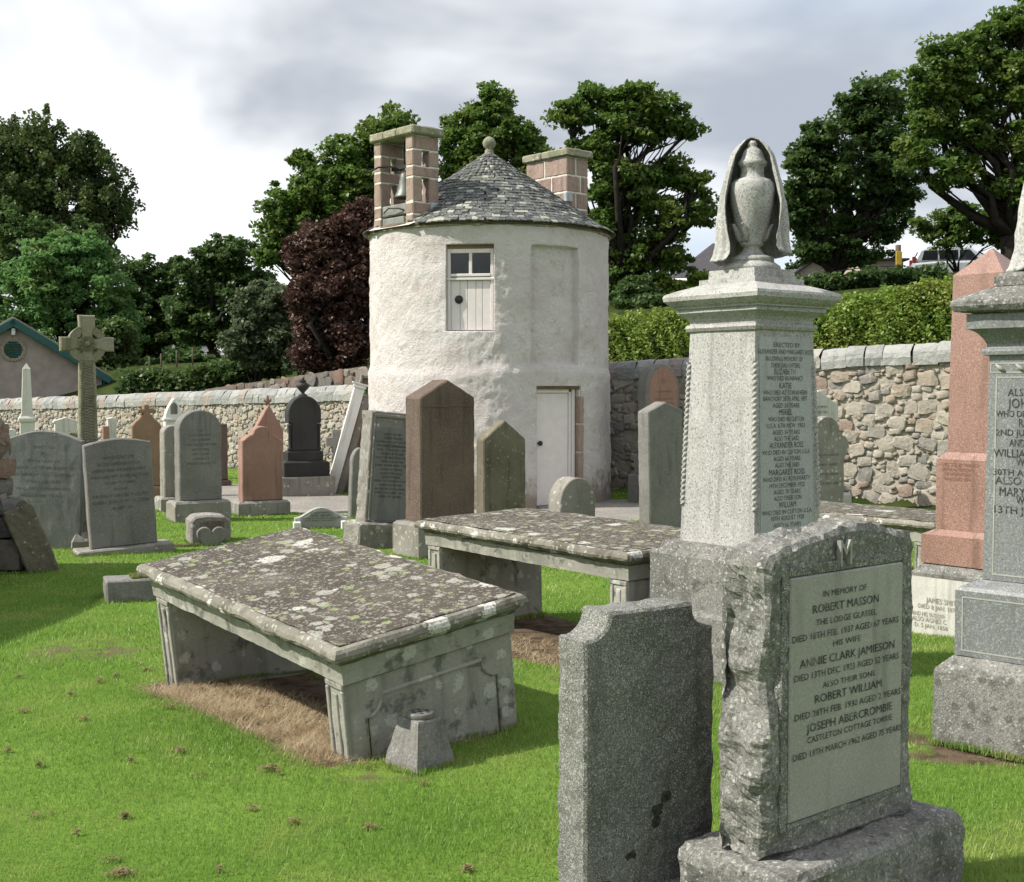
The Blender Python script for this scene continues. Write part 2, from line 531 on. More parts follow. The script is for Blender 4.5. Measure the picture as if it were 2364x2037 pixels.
leafmat('grass_clip', (0.13, 0.09, 0.05), (0.27, 0.20, 0.11), (0.20, 0.15, 0.08), trans=0.1)


def lawn_mat():
    t = NT('lawn')
    vec = t.coords(world=True)
    n1 = t.noise(vec, 1.3, 3, 0.6)
    n2 = t.noise(vec, 9.0, 3, 0.65)
    n3 = t.noise(vec, 120.0, 2, 0.7)
    col = t.mix(t.rng(n1, 0.35, 0.65), (0.105, 0.19, 0.03), (0.155, 0.24, 0.045))
    col = t.mix(t.rng(n2, 0.55, 0.78, 0, 0.5), col, (0.16, 0.155, 0.05))
    col = t.mix(t.rng(n3, 0.35, 0.7, 0, 0.5), col, (0.065, 0.115, 0.014))
    at1 = t.node('ShaderNodeAttribute', attribute_name='zone')
    sp = t.node('ShaderNodeSeparateColor')
    t.l.new(at1.outputs['Color'], sp.inputs[0])
    wob = t.math('MULTIPLY', t.math('SUBTRACT', n2, 0.5), 0.9)
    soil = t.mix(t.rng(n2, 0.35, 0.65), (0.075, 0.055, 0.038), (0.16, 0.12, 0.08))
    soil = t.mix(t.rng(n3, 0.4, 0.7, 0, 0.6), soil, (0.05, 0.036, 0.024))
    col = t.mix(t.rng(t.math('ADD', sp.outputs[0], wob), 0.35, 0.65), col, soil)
    vg = t.voro(vec, 55.0)
    grav = t.mix(t.rng(vg.outputs['Distance'], 0.1, 0.6), (0.40, 0.385, 0.36), (0.20, 0.19, 0.175))
    grav = t.mix(t.rng(n1, 0.4, 0.65, 0, 0.6), grav, (0.36, 0.32, 0.27))
    col = t.mix(t.rng(t.math('ADD', sp.outputs[1], t.math('MULTIPLY', wob, 0.4)), 0.42, 0.58), col, grav)
    rough_c = t.mix(t.rng(n1, 0.35, 0.65), (0.022, 0.035, 0.009), (0.045, 0.058, 0.016))  # rough grass colour, with the shade of the trees put into it
    col = t.mix(sp.outputs[2], col, rough_c)
    nm = t.bump(n3, 0.6, 0.02)
    return t.done(col, 1.0, nm, 0.05)


lawn_mat()

# ------------------------------------------------------------------ mesh helpers
class MB:
    def __init__(s):
        s.v, s.f, s.sm = [], [], []

    def add(s, vs, fs, smooth=False, M=None):
        k = len(s.v)
        s.v += [tuple(M @ Vector(p)) if M is not None else tuple(p) for p in vs]
        s.f += [tuple(i + k for i in f) for f in fs]
        s.sm += [smooth] * len(fs)
        return s

    def box(s, x0, x1, y0, y1, z0, z1, c=0.0, M=None):
        """box with chamfered edges"""
        if c <= 0:
            vs = [(x, y, z) for z in (z0, z1) for y in (y0, y1) for x in (x0, x1)]
            return s.add(vs, [(0, 2, 3, 1), (4, 5, 7, 6), (0, 1, 5, 4), (2, 6, 7, 3), (0, 4, 6, 2), (1, 3, 7, 5)], M=M)
        vs, idx = [], {}
        X, Y, Z = (x0, x1), (y0, y1), (z0, z1)
        sg = (1, -1)
        for i in (0, 1):
            for j in (0, 1):
                for k in (0, 1):
                    for ax in range(3):
                        p = [X[i] + sg[i] * c, Y[j] + sg[j] * c, Z[k] + sg[k] * c]
                        p[ax] = (X[i], Y[j], Z[k])[ax]
                        idx[i, j, k, ax] = len(vs)
                        vs.append(p)
        fs = []
        for i in (0, 1):
            fs.append([idx[i, a, b, 0] for a, b in ((0, 0), (1, 0), (1, 1), (0, 1))][::1 if i else -1])
            fs.append([idx[a, i, b, 1] for a, b in ((0, 0), (0, 1), (1, 1), (1, 0))][::1 if i else -1])
            fs.append([idx[a, b, i, 2] for a, b in ((0, 0), (1, 0), (1, 1), (0, 1))][::1 if i else -1])
        for a in (0, 1):
            for b in (0, 1):
                fs.append([idx[a, b, 0, 0], idx[a, b, 1, 0], idx[a, b, 1, 1], idx[a, b, 0, 1]])
                fs.append([idx[a, 0, b, 0], idx[a, 1, b, 0], idx[a, 1, b, 2], idx[a, 0, b, 2]])
                fs.append([idx[0, a, b, 1], idx[1, a, b, 1], idx[1, a, b, 2], idx[0, a, b, 2]])
                for k in (0, 1):
                    fs.append([idx[a, b, k, 0], idx[a, b, k, 1], idx[a, b, k, 2]])
        return s.add(vs, fs, M=M)

    def loft(s, secs, M=None, smooth=False, cx=0.0, cy=0.0):
        """stack of rectangles (hx, hy, z)"""
        vs, fs = [], []
        for hx, hy, z in secs:
            vs += [(cx - hx, cy - hy, z), (cx + hx, cy - hy, z), (cx + hx, cy + hy, z), (cx - hx, cy + hy, z)]
        n = len(secs)
        for i in range(n - 1):
            for j in range(4):
                a, b = i * 4 + j, i * 4 + (j + 1) % 4
                fs.append((a, b, b + 4, a + 4))
        fs.append((3, 2, 1, 0))
        fs.append(tuple(range((n - 1) * 4, n * 4)))
        return s.add(vs, fs, smooth, M)

    def lathe(s, prof, seg=24, M=None, smooth=True, cx=0.0, cy=0.0):
        vs, fs = [], []
        for r, z in prof:
            for k in range(seg):
                a = 2 * math.pi * k / seg
                vs.append((cx + r * math.cos(a), cy + r * math.sin(a), z))
        for i in range(len(prof) - 1):
            for k in range(seg):
                a, b = i * seg + k, i * seg + (k + 1) % seg
                fs.append((a, b, b + seg, a + seg))
        s.add(vs, fs, smooth, M)
        k = len(s.v) - len(vs)
        s.f += [tuple(k + i for i in range(seg))[::-1], tuple(k + (len(prof) - 1) * seg + i for i in range(seg))]
        s.sm += [False, False]
        return s

    def tube(s, pts, rad, seg=6, smooth=True, M=None):
        pts = [Vector(p) for p in pts]
        if not hasattr(rad, '__len__'):
            rad = [rad] * len(pts)
        vs, fs = [], []
        ref = Vector((0.31, 0.17, 0.93)).normalized()
        for i, p in enumerate(pts):
            t = (pts[min(i + 1, len(pts) - 1)] - pts[max(i - 1, 0)]).normalized()
            u = t.cross(ref)
            if u.length < 0.05:
                u = t.cross(Vector((1, 0, 0)))
            u.normalize()
            w = t.cross(u)
            for k in range(seg):
                a = 2 * math.pi * k / seg
                vs.append(p + (u * math.cos(a) + w * math.sin(a)) * rad[i])
        for i in range(len(pts) - 1):
            for k in range(seg):
                a, b = i * seg + k, i * seg + (k + 1) % seg
                fs.append((a, b, b + seg, a + seg))
        fs.append(tuple(range(seg))[::-1])
        fs.append(tuple(range((len(pts) - 1) * seg, len(pts) * seg)))
        return s.add(vs, fs, smooth, M)

    def prism(s, prof, y0, y1, c=0.0, M=None):
        """outline (x,z) pushed from y0 (front) to y1 (back); front edge chamfered by c"""
        n = len(prof)
        ar = sum(prof[i][0] * prof[(i + 1) % n][1] - prof[(i + 1) % n][0] * prof[i][1] for i in range(n))
        if ar < 0:
            prof = prof[::-1]
        P = [Vector((p[0], p[1])) for p in prof]
        ins = []
        for i in range(n):
            e1 = (P[i] - P[i - 1]).normalized()
            e2 = (P[(i + 1) % n] - P[i]).normalized()
            n1, n2 = Vector((-e1.y, e1.x)), Vector((-e2.y, e2.x))
            b = n1 + n2
            if b.length < 1e-4:
                b = n1
            b.normalize()
            k = max(0.45, b.dot(n1))
            ins.append(P[i] + b * (c / k))
        if c > 0:
            rings = [(ins, y0), (P, y0 + c), (P, y1 - c), (ins, y1)]
        else:
            rings = [(P, y0), (P, y1)]
        vs, fs = [], []
        for rg, y in rings:
            vs += [(q.x, y, q.y) for q in rg]
        for r in range(len(rings) - 1):
            for i in range(n):
                a, b = r * n + i, r * n + (i + 1) % n
                fs.append((a, b, b + n, a + n)[::-1])
        fs.append(tuple(range(n)))
        fs.append(tuple(range((len(rings) - 1) * n, len(rings) * n))[::-1])
        return s.add(vs, fs, M=M)

    def mesh(s, name):
        me = bpy.data.meshes.new(name)
        me.from_pydata(s.v, [], s.f)
        if any(s.sm):
            me.polygons.foreach_set('use_smooth', s.sm)
        me.update()
        return me

    def build(s, name, mat, parent=None, rough=None):
        me = s.mesh(name)
        if rough:
            rough_mesh(me, *rough)
        return mk(name, me, mat, parent)


def rough_mesh(me, maxlen, amp, freq, seed=0.0):
    """cut a mesh finer and push its points about, so that edges and faces are uneven"""
    bm = bmesh.new()
    bm.from_mesh(me)
    bmesh.ops.remove_doubles(bm, verts=bm.verts, dist=1e-5)
    bmesh.ops.triangulate(bm, faces=[f for f in bm.faces if len(f.verts) > 4])
    for _ in range(7):
        es = [e for e in bm.edges if e.calc_length() > maxlen]
        if not es or len(bm.faces) > 40000:
            break
        bmesh.ops.subdivide_edges(bm, edges=es, cuts=1, use_grid_fill=True)
        bmesh.ops.triangulate(bm, faces=[f for f in bm.faces if len(f.verts) > 4])
    bm.normal_update()
    off = Vector((seed * 3.1 + 11.0, seed * 1.7, seed * 5.3))
    for v in bm.verts:
        k = noise.fractal(v.co * freq + off, 0.8, 2.0, 4)
        v.co += v.normal * (k * amp)
    bm.to_mesh(me)
    bm.free()
    me.update()


def mk(name, me, mat, parent=None):
    o = bpy.data.objects.new(name, me)
    COL.objects.link(o)
    if mat is not None and len(me.materials) == 0:
        me.materials.append(MATS[mat] if isinstance(mat, str) else mat)
    if parent is not None:
        o.parent = parent
    return o


def tag(o, label, cat, group=None, kind=None):
    o['label'] = label
    if cat:
        o['category'] = cat
    if group:
        o['group'] = group
    if kind:
        o['kind'] = kind
    return o


def thing(name, label, cat, loc=(0, 0, 0), rz=0.0, group=None):
    o = bpy.data.objects.new(name, None)
    COL.objects.link(o)
    o.location = loc
    o.rotation_euler = (0, 0, rz)
    o.empty_display_size = 0.2
    return tag(o, label, cat, group)


def np_mesh(name, V, Fq, smooth=False):
    """mesh from arrays, all faces with the same number of corners"""
    me = bpy.data.meshes.new(name)
    V = np.asarray(V, np.float32)
    Fq = np.asarray(Fq, np.int32)
    nf, k = Fq.shape
    me.vertices.add(len(V))
    me.vertices.foreach_set('co', V.ravel())
    me.loops.add(nf * k)
    me.loops.foreach_set('vertex_index', Fq.ravel())
    me.polygons.add(nf)
    me.polygons.foreach_set('loop_start', np.arange(nf, dtype=np.int32) * k)
    me.polygons.foreach_set('loop_total', np.full(nf, k, np.int32))
    if smooth:
        me.polygons.foreach_set('use_smooth', np.ones(nf, bool))
    me.update(calc_edges=True)
    me.validate()
    return me


def text_mesh(lines):
    """lines: (string, x centre, z baseline centre, height, width or None) on the plane y=0 facing -y"""
    V, Fc = [], []
    for st, x, z, h, w in lines:
        cu = bpy.data.curves.new('t', 'FONT')
        cu.body = st
        cu.size = h / 0.69
        cu.align_x = 'CENTER'
        cu.resolution_u = 2
        cu.fill_mode = 'FRONT'
        ob = bpy.data.objects.new('t', cu)
        me = bpy.data.meshes.new_from_object(ob)
        co = np.zeros(len(me.vertices) * 3, np.float32)
        me.vertices.foreach_get('co', co)
        co = co.reshape(-1, 3)
        if len(co):
            wd = co[:, 0].max() - co[:, 0].min()
            mid = (co[:, 0].max() + co[:, 0].min()) / 2
            sx = (w / wd) if w else 1.0
            k = len(V)
            V += [((c[0] - mid) * sx + x, 0.0, c[1] + z - h / 2) for c in co]
            Fc += [tuple(i + k for i in p.vertices) for p in me.polygons]
        bpy.data.meshes.remove(me)
        bpy.data.objects.remove(ob)
        bpy.data.curves.remove(cu)
    me = bpy.data.meshes.new('inscription')
    me.from_pydata(V, [], Fc)
    me.update()
    return me


def inscription(lines, y, mat, parent, name='inscription'):
    me = text_mesh(lines)
    me.transform(Matrix.Translation((0, y, 0)))
    o = mk(name, me, mat, parent)
    o['kind'] = 'stuff'
    return o


class Plane:
    """front face of a stone: turns photo pixels into (x, z) on that face"""

    def __init__(s, origin, yaw):
        s.o = Vector(origin)
        s.ex = Vector((math.cos(yaw), math.sin(yaw), 0))
        s.n = Vector((math.sin(yaw), -math.cos(yaw), 0))

    def uv(s, px, py):
        d = ray(px, py)
        t = (s.o - CAM).dot(s.n) / d.dot(s.n)
        p = CAM + d * t - s.o
        return p.dot(s.ex), p.z


def arc(cx, cz, r, a0, a1, n):
    return [(cx + r * math.cos(R(a0 + (a1 - a0) * i / n)), cz + r * math.sin(R(a0 + (a1 - a0) * i / n))) for i in range(n + 1)]


def outline(shape, W, H, e=None):
    """outline of a headstone, from bottom right anticlockwise; e = height of the shoulder below the top"""
    h = W / 2
    if shape == 'flat':
        return [(h, 0), (h, H), (-h, H), (-h, 0)]
    if shape == 'gable':
        e = e or 0.3 * W
        return [(h, 0), (h, H - e), (h * 0.97, H - e + 0.02), (0, H), (-h * 0.97, H - e + 0.02), (-h, H - e), (-h, 0)]
    if shape == 'gothic':
        e = e or 0.45 * W
        pts = [(h, 0), (h, H - e)]
        for i in range(1, 9):
            t = i / 8
            pts.append((h * (1 - t ** 1.6), H - e + e * (t ** 0.85) * 1.0))
        pts += [(-x, z) for x, z in pts[1:-1][::-1]] + [(-h, 0)]
        return pts
    if shape == 'round':
        e = e or h
        return [(h, 0)] + [(h * math.cos(R(a)), H - e + e * math.sin(R(a))) for a in range(0, 181, 9)] + [(-h, 0)]
    if shape == 'segment':
        e = e or 0.12 * W
        return [(h, 0)] + [(h - W * i / 14, H - e + e * math.sin(math.pi * i / 14)) for i in range(15)] + [(-h, 0)]
    if shape == 'scoop':                                    # flat top with hollowed corners
        e = e or 0.14
        k = 0.17 * W
        right = [(h, 0), (h, H - e - 0.004)] + [(h - 0.008 - k * math.sin(R(a)), H - e * math.cos(R(a))) for a in range(0, 91, 10)]
        return right + [(-x, z) for x, z in right[::-1]]
    if shape == 'ogee':                                     # stepped shoulders, curve up to a round centre
        e = e or 0.3 * W
        r = [(h, 0), (h, H - e), (h * 0.86, H - e + 0.02), (h * 0.80, H - e + 0.2 * e), (h * 0.62, H - e + 0.38 * e), (h * 0.5, H - e + 0.42 * e), (h * 0.44, H - e + 0.55 * e)]
        r += [(h * 0.42 * math.cos(R(a)), H - 0.4 * e + 0.4 * e * math.sin(R(a))) for a in (20, 40, 60, 80)]
        return r + [(-x, z) for x, z in r[::-1]]
    if shape == 'trefoil':
        e = e or 0.62 * W
        r = [(h * 0.78, 0), (h * 0.78, H - e * 1.25)]
        r += [(h * 0.62 + h * 0.38 * math.cos(R(a)), H - e * 0.86 + h * 0.42 * math.sin(R(a))) for a in (-60, -30, 0, 30, 60, 85)]
        r += [(h * 0.58 * math.cos(R(a)), H - h * 0.62 + h * 0.62 * math.sin(R(a))) for a in (0, 22, 45, 68, 90)]
        return r + [(-x, z) for x, z in r[-2::-1]]
    if shape == 'crosstop':                                 # curved shoulders that carry a small cross
        e = e or 0.75 * W
        a = h * 0.22
        r = [(h, 0), (h, H - e), (h * 0.75, H - 0.78 * e), (h * 0.52, H - 0.66 * e), (h * 0.38, H - 0.52 * e), (a, H - 0.46 * e), (a, H - 0.40 * e), (h * 0.42, H - 0.42 * e), (h * 0.58, H - 0.36 * e), (h * 0.58, H - 0.24 * e), (h * 0.42, H - 0.19 * e), (a * 0.9, H - 0.22 * e), (a * 0.8, H - 0.03 * e), (a * 0.3, H)]
        return r + [(-x, z) for x, z in r[::-1]]
    if shape == 'pediment':
        e = e or 0.16 * W
        return [(h * 0.9, 0), (h * 0.9, H - e * 1.7), (h, H - e * 1.55), (h, H - e), (0, H), (-h, H - e), (-h, H - e * 1.55), (-h * 0.9, H - e * 1.7), (-h * 0.9, 0)]
    raise ValueError(shape)


def headstone(label, Y, xl, xr, T, ytop, shape, mat, yaw=38, e=None, plinth=None, pmat=None, lean=0.0, back=0.0, name='headstone', cat='headstone', group=None, lines=None, tmat='lettering_mid', c=0.012, rough=None, zbase=None):
    """a headstone whose front left corner stands at distance Y; xl, xr = photo columns of its front, ytop = photo row of its top"""
    ya = R(yaw)
    A = at(xl, 1050, Y)
    u = (xr - CX) / F * (Y / A.y)
    W = (u * A.y - A.x) / (math.cos(ya) - u * math.sin(ya))
    mid = A.xy + Vector((math.cos(ya), math.sin(ya))) * W / 2
    z0 = gz(mid.x, mid.y) if zbase is None else zbase
    H = zat(ytop, mid.y) - z0
    ctr = mid + Vector((-math.sin(ya), math.cos(ya))) * T / 2
    t = thing(name, label, cat, (ctr.x, ctr.y, z0), ya, group)
    ph = 0.0
    if plinth:
        pe, ph, pt = plinth
        mb = MB()
        b = min(0.03, ph * 0.2)
        mb.loft([(W / 2 + pe, T / 2 + pt, -0.12), (W / 2 + pe, T / 2 + pt, ph - b), (W / 2 + pe - b, T / 2 + pt - b, ph)])
        mb.build('plinth', pmat or mat, t, rough=(0.12, 0.006, 9.0, Y))
    t.rotation_euler = (R(back), R(lean), ya)
    mb = MB()
    prof = outline(shape, W, H - ph + (0.0 if plinth else 0.12), e)
    off = ph if plinth else -0.12
    mb.prism([(x, z + off) for x, z in prof], -T / 2, T / 2, c)
    slab = mb.build('slab', mat, t, rough=rough or (0.09, 0.0045, 8.0, Y * 1.3))
    t['size'] = (W, H, T)
    if lines:
        inscription([(s, W * fx, H * fz, H * fh, W * fw if fw else None) for s, fx, fz, fh, fw in lines], -T / 2 - 0.0065, tmat, t)
    return t


# ------------------------------------------------------------------ ground
def wp(x, y):
    return Vector((x, y, gz(x, y)))


T1_YAW = R(38.1)
T1_NEAR = Vector((-0.678, 4.975))
T1_L, T1_W = 2.0, 0.965
EX1 = Vector((math.cos(T1_YAW), math.sin(T1_YAW)))
EY1 = Vector((-math.sin(T1_YAW), math.cos(T1_YAW)))
T2_YAW = R(38.0)
T2_NEAR = Vector((0.647, 7.12))
T2_L, T2_W = 2.13, 1.0
TOWER = Vector((-0.343, 19.5))


def zones(x, y):
    """soil, gravel, rough grass amounts"""
    def rect(o, ex, ey, a0, a1, b0, b1, soft):
        u = (x - o.x) * ex.x + (y - o.y) * ex.y
        v = (x - o.x) * ey.x + (y - o.y) * ey.y
        d = np.minimum(np.minimum(u - a0, a1 - u), np.minimum(v - b0, b1 - v))
        return sstep(0.5 + d / soft)
    soil = rect(T1_NEAR, EX1, EY1, -0.02, T1_W - 0.10, 0.05, T1_L + 0.0, 0.2)
    ex2, ey2 = Vector((math.cos(T2_YAW), math.sin(T2_YAW))), Vector((-math.sin(T2_YAW), math.cos(T2_YAW)))
    soil = np.maximum(soil, rect(T2_NEAR, ex2, ey2, -0.25, T2_W, -0.1, T2_L + 0.1, 0.3))

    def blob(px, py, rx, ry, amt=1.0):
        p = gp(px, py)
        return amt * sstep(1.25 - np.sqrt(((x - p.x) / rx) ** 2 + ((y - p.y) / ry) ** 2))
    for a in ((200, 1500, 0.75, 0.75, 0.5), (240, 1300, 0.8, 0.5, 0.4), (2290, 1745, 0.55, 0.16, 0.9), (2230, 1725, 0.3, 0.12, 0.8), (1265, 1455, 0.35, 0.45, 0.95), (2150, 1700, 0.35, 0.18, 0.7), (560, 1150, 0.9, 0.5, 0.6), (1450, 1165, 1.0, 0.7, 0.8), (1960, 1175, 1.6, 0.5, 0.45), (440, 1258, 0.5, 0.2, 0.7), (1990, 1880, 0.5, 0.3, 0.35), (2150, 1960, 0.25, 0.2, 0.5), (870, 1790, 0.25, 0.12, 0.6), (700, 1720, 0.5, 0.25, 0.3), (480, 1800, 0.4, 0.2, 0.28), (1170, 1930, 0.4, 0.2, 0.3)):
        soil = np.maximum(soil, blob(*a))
    pts = [gp(470, 1128), gp(640, 1150), gp(780, 1165), gp(1000, 1175), gp(1230, 1185), gp(1340, 1185), gp(1440, 1170)]
    grav = np.zeros_like(x)
    for a, b in zip(pts[:-1], pts[1:]):
        dx, dy = b.x - a.x, b.y - a.y
        k = np.clip(((x - a.x) * dx + (y - a.y) * dy) / (dx * dx + dy * dy), 0, 1)
        d = np.hypot(x - a.x - k * dx, y - a.y - k * dy)
        grav = np.maximum(grav, sstep((1.15 - d) / 0.35 + 0.5))
    dl = (x - WL1.x) * NL.x + (y - WL1.y) * NL.y
    dr = (x - WR0.x) * NR.x + (y - WR0.y) * NR.y
    wild = sstep(np.maximum(dl, dr) / 1.5)
    return soil, grav, wild


def axis(lo, f0, f1, hi, fine, grow=1.16):
    a = list(np.arange(f0, f1 + 1e-6, fine))
    s = fine
    while a[-1] < hi:
        s *= grow
        a.append(a[-1] + s)
    s = fine
    while a[0] > lo:
        s *= grow
        a.insert(0, a[0] - s)
    return np.array(a)


def build_ground():
    xs = axis(-700, -5.5, 6.0, 700, 0.085)
    ys = axis(-60, 2.6, 13.0, 1200, 0.085, 1.05)
    gx, gy = np.meshgrid(xs, ys)
    z = ground(gx, gy)
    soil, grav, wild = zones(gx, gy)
    z = z - 0.02 * soil * (gy < 9)
    V = np.stack([gx.ravel(), gy.ravel(), z.ravel()], 1)
    nx, ny = len(xs), len(ys)
    i = (np.arange(ny - 1)[:, None] * nx + np.arange(nx - 1)[None, :]).ravel()
    Fq = np.stack([i, i + 1, i + nx + 1, i + nx], 1)
    me = np_mesh('ground', V, Fq, True)
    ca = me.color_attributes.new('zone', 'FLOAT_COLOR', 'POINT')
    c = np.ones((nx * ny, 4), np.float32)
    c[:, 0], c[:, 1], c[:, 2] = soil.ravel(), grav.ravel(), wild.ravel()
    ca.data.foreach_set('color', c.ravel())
    o = mk('ground', me, 'lawn')
    tag(o, 'sloping churchyard lawn and the hillside behind it', None, kind='structure')


build_ground()


# ------------------------------------------------------------------ rubble walls
def stone_variants(n, seed, sub=2, amp=0.16, sq=4.0):
    out = []
    r = random.Random(seed)
    for k in range(n):
        bm = bmesh.new()
        bmesh.ops.create_cube(bm, size=2.0)
        bmesh.ops.subdivide_edges(bm, edges=bm.edges[:], cuts=sub, use_grid_fill=True)
        off = Vector((r.uniform(0, 50), r.uniform(0, 50), r.uniform(0, 50)))
        for v in bm.verts:
            p = v.co
            ln = (abs(p.x) ** sq + abs(p.y) ** sq + abs(p.z) ** sq) ** (1 / sq)
            v.co = p / ln
            v.co += Vector((noise.noise(v.co * 1.1 + off), noise.noise(v.co * 1.1 - off), noise.noise(v.co * 1.1 + off * 2))) * amp * 1.6
            v.co *= 0.5
        me = bpy.data.meshes.new('stone')
        bm.to_mesh(me)
        bm.free()
        out.append(me)
    return out


RUB = stone_variants(10, 3, amp=0.24, sq=6.0)
RUBSQ = stone_variants(6, 9, amp=0.06, sq=9.0)


def join_instances(name, items, mat, parent, label=None):
    """items: (mesh, matrix) -> one mesh object"""
    V, Fq, base = [], [], 0
    cache = {}
    for me, M in items:
        if me.name not in cache:
            co = np.zeros(len(me.vertices) * 3, np.float32)
            me.vertices.foreach_get('co', co)
            cache[me.name] = (co.reshape(-1, 3), np.array([tuple(p.vertices) for p in me.polygons]))
        co, fq = cache[me.name]
        A = np.array(M)
        V.append(co @ A[:3, :3].T + A[:3, 3])
        Fq.append(fq + base)
        base += len(co)
    me = np_mesh(name, np.concatenate(V), np.concatenate(Fq), True)
    o = mk(name, me, mat, parent)
    o['kind'] = 'stuff'
    if label:
        o['label'] = label
    return o


def pieces(items, name, mat, parent, limit=300, keyf=None):
    """the largest-looking pieces as objects, the rest joined"""
    if keyf:
        items = sorted(items, key=keyf)
    for me, M in items[:limit]:
        if len(me.materials) == 0:
            me.materials.append(MATS[mat])
        m2 = me
        if me.materials[0] != MATS[mat]:
            key = me.name + mat
            m2 = bpy.data.meshes.get(key)
            if m2 is None:
                m2 = me.copy()
                m2.name = key
                m2.materials.clear()
                m2.materials.append(MATS[mat])
        o = bpy.data.objects.new(name, m2)
        COL.objects.link(o)
        o.parent = parent
        o.matrix_local = M
    if len(items) > limit:
        join_instances(name + '_mass', items[limit:], mat, parent)


def rubble_wall(label, A, B, ztA, ztB, thick, sw, sh, name, seed, mortar='mortar_wall', smat='rubble', cope=None, cname='coping_stone', vis=None, both=False, zb=None):
    """wall in plan from A to B, its visible face towards the churchyard; stones and coping are parts"""
    A, B = Vector(A), Vector(B)
    L = (B - A).length
    ex = (B - A).normalized()
    ang = math.atan2(ex.y, ex.x)
    t = thing(name, label, 'wall', (A.x, A.y, 0), ang)
    t['kind'] = 'thing'
    r = random.Random(seed)
    # local: x along wall, -y towards the viewer, z up
    n = 40
    V, Fc = [], []
    for i in range(n + 1):
        x = L * i / n
        p = A + ex * x
        g0 = (gz(p.x, p.y) if zb is None else zb) - 0.3
        z1 = ztA + (ztB - ztA) * i / n - (0.18 if cope else 0.0)
        V += [(x, 0, g0), (x, 0, z1), (x, thick, z1), (x, thick, g0)]
    for i in range(n):
        for j in range(4):
            a, b = i * 4 + j, i * 4 + (j + 1) % 4
            Fc.append((a, a + 4, b + 4, b))
    Fc += [(0, 1, 2, 3), tuple(n * 4 + k for k in (3, 2, 1, 0))]
    MB().add(V, Fc).build('wall_core', mortar, t)
    items = []
    grid = {}
    cell = max(sw, sh) * 1.6
    zmax = max(ztA, ztB) + 0.2
    for level, tries in ((1.5, 1.6), (1.0, 5.0), (0.68, 6.0), (0.45, 6.0)):
        for _ in range(int(tries * L * zmax / (sw * sh))):
            k = level * r.uniform(0.8, 1.25)
            w, hh = sw * k * r.uniform(0.8, 1.35), sh * k * r.uniform(0.75, 1.15)
            xc, zr = r.uniform(0, L), r.uniform(-0.05, zmax)
            p = A + ex * xc
            g0 = gz(p.x, p.y) if zb is None else zb
            z1 = ztA + (ztB - ztA) * xc / L - (0.2 if cope else 0.0)
            zc = zr + g0
            if zc + hh * 0.4 > z1 or (vis is not None and not vis(xc, zc)):
                continue
            gi, gj = int(xc / cell), int(zc / cell + 50)
            bad = False
            for ii in (gi - 1, gi, gi + 1):
                for jj in (gj - 1, gj, gj + 1):
                    for (a, b_, c, d_) in grid.get((ii, jj), ()):
                        u, v = abs(a - xc) / ((c + w) * 0.47), abs(b_ - zc) / ((d_ + hh) * 0.47)
                        if u ** 4 + v ** 4 < 1:
                            bad = True
                            break
                    if bad:
                        break
                if bad:
                    break
            if bad:
                continue
            grid.setdefault((gi, gj), []).append((xc, zc, w, hh))
            d = r.uniform(0.05, 0.11) * min(1.0, sw / 0.12)
            for side in ((0, 1) if both else (0,)):
                yy = 0.012 + r.uniform(-0.016, 0.012) if side == 0 else thick + 0.01
                M = Matrix.Translation((xc, yy, zc)) @ Matrix.Rotation(R(r.uniform(-22, 22)), 4, 'Y') @ Matrix.Rotation(R(r.uniform(-10, 10)), 4, 'Z') @ Matrix.Diagonal((w * 1.1, d, hh * 1.1, 1))
                items.append((r.choice(RUB), M))
    # far stones look smaller: sort by size over distance
    def key(it):
        M = it[1]
        p = A + ex * M[0][3]
        return -(M.to_scale().x * M.to_scale().z) / p.length_squared
    pieces(items, 'stone', smat, t, 300, key)
    if cope:
        cw, ch, co = cope
        x = 0.0
        citems = []
        while x < L:
            w = cw * r.uniform(0.6, 1.5)
            xc = x + w / 2
            z1 = ztA + (ztB - ztA) * xc / L
            dz = (ztB - ztA) / L
            M = Matrix.Translation((xc, thick / 2, z1 - ch / 2 + r.uniform(-0.012, 0.012))) @ Matrix.Rotation(-math.atan(dz) + R(r.uniform(-1.5, 1.5)), 4, 'Y') @ Matrix.Rotation(R(r.uniform(-3, 3)), 4, 'Z')
            me = r.choice(COPE)
            citems.append((me, M @ Matrix.Diagonal((w * 0.985, thick + co, ch, 1))))
            x += w
        pieces(citems, cname, 'coping', t, 300)
    return t


def cope_variants():
    out = []
    r = random.Random(5)
    for k in range(6):
        mb = MB()
        prof = [(0.5, -0.5), (0.5, -0.12), (0.47, 0.1), (0.36, 0.40), (0.22, 0.5), (-0.22, 0.5), (-0.36, 0.40), (-0.47, 0.1), (-0.5, -0.12), (-0.5, -0.5)]
        nx = 4
        V, Fc = [], []
        for i in range(nx + 1):
            for y, z in prof:
                V.append((-0.5 + i / nx + r.uniform(-0.02, 0.02), y + r.uniform(-0.025, 0.025), z + r.uniform(-0.03, 0.03)))
        m = len(prof)
        for i in range(nx):
            for j in range(m):
                a, b = i * m + j, i * m + (j + 1) % m
                Fc.append((a, b, b + m, a + m))
        mb.add(V, Fc)
        me = mb.mesh('coping_variant%d' % k)
        bm = bmesh.new()
        bm.from_mesh(me)
        ends = [e for e in bm.edges if e.is_boundary]
        bmesh.ops.triangle_fill(bm, edges=ends, use_beauty=True)
        bmesh.ops.triangulate(bm, faces=bm.faces[:])
        bmesh.ops.recalc_face_normals(bm, faces=bm.faces[:])
        bm.to_mesh(me)
        bm.free()
        out.append(me)
    return out


COPE = cope_variants()
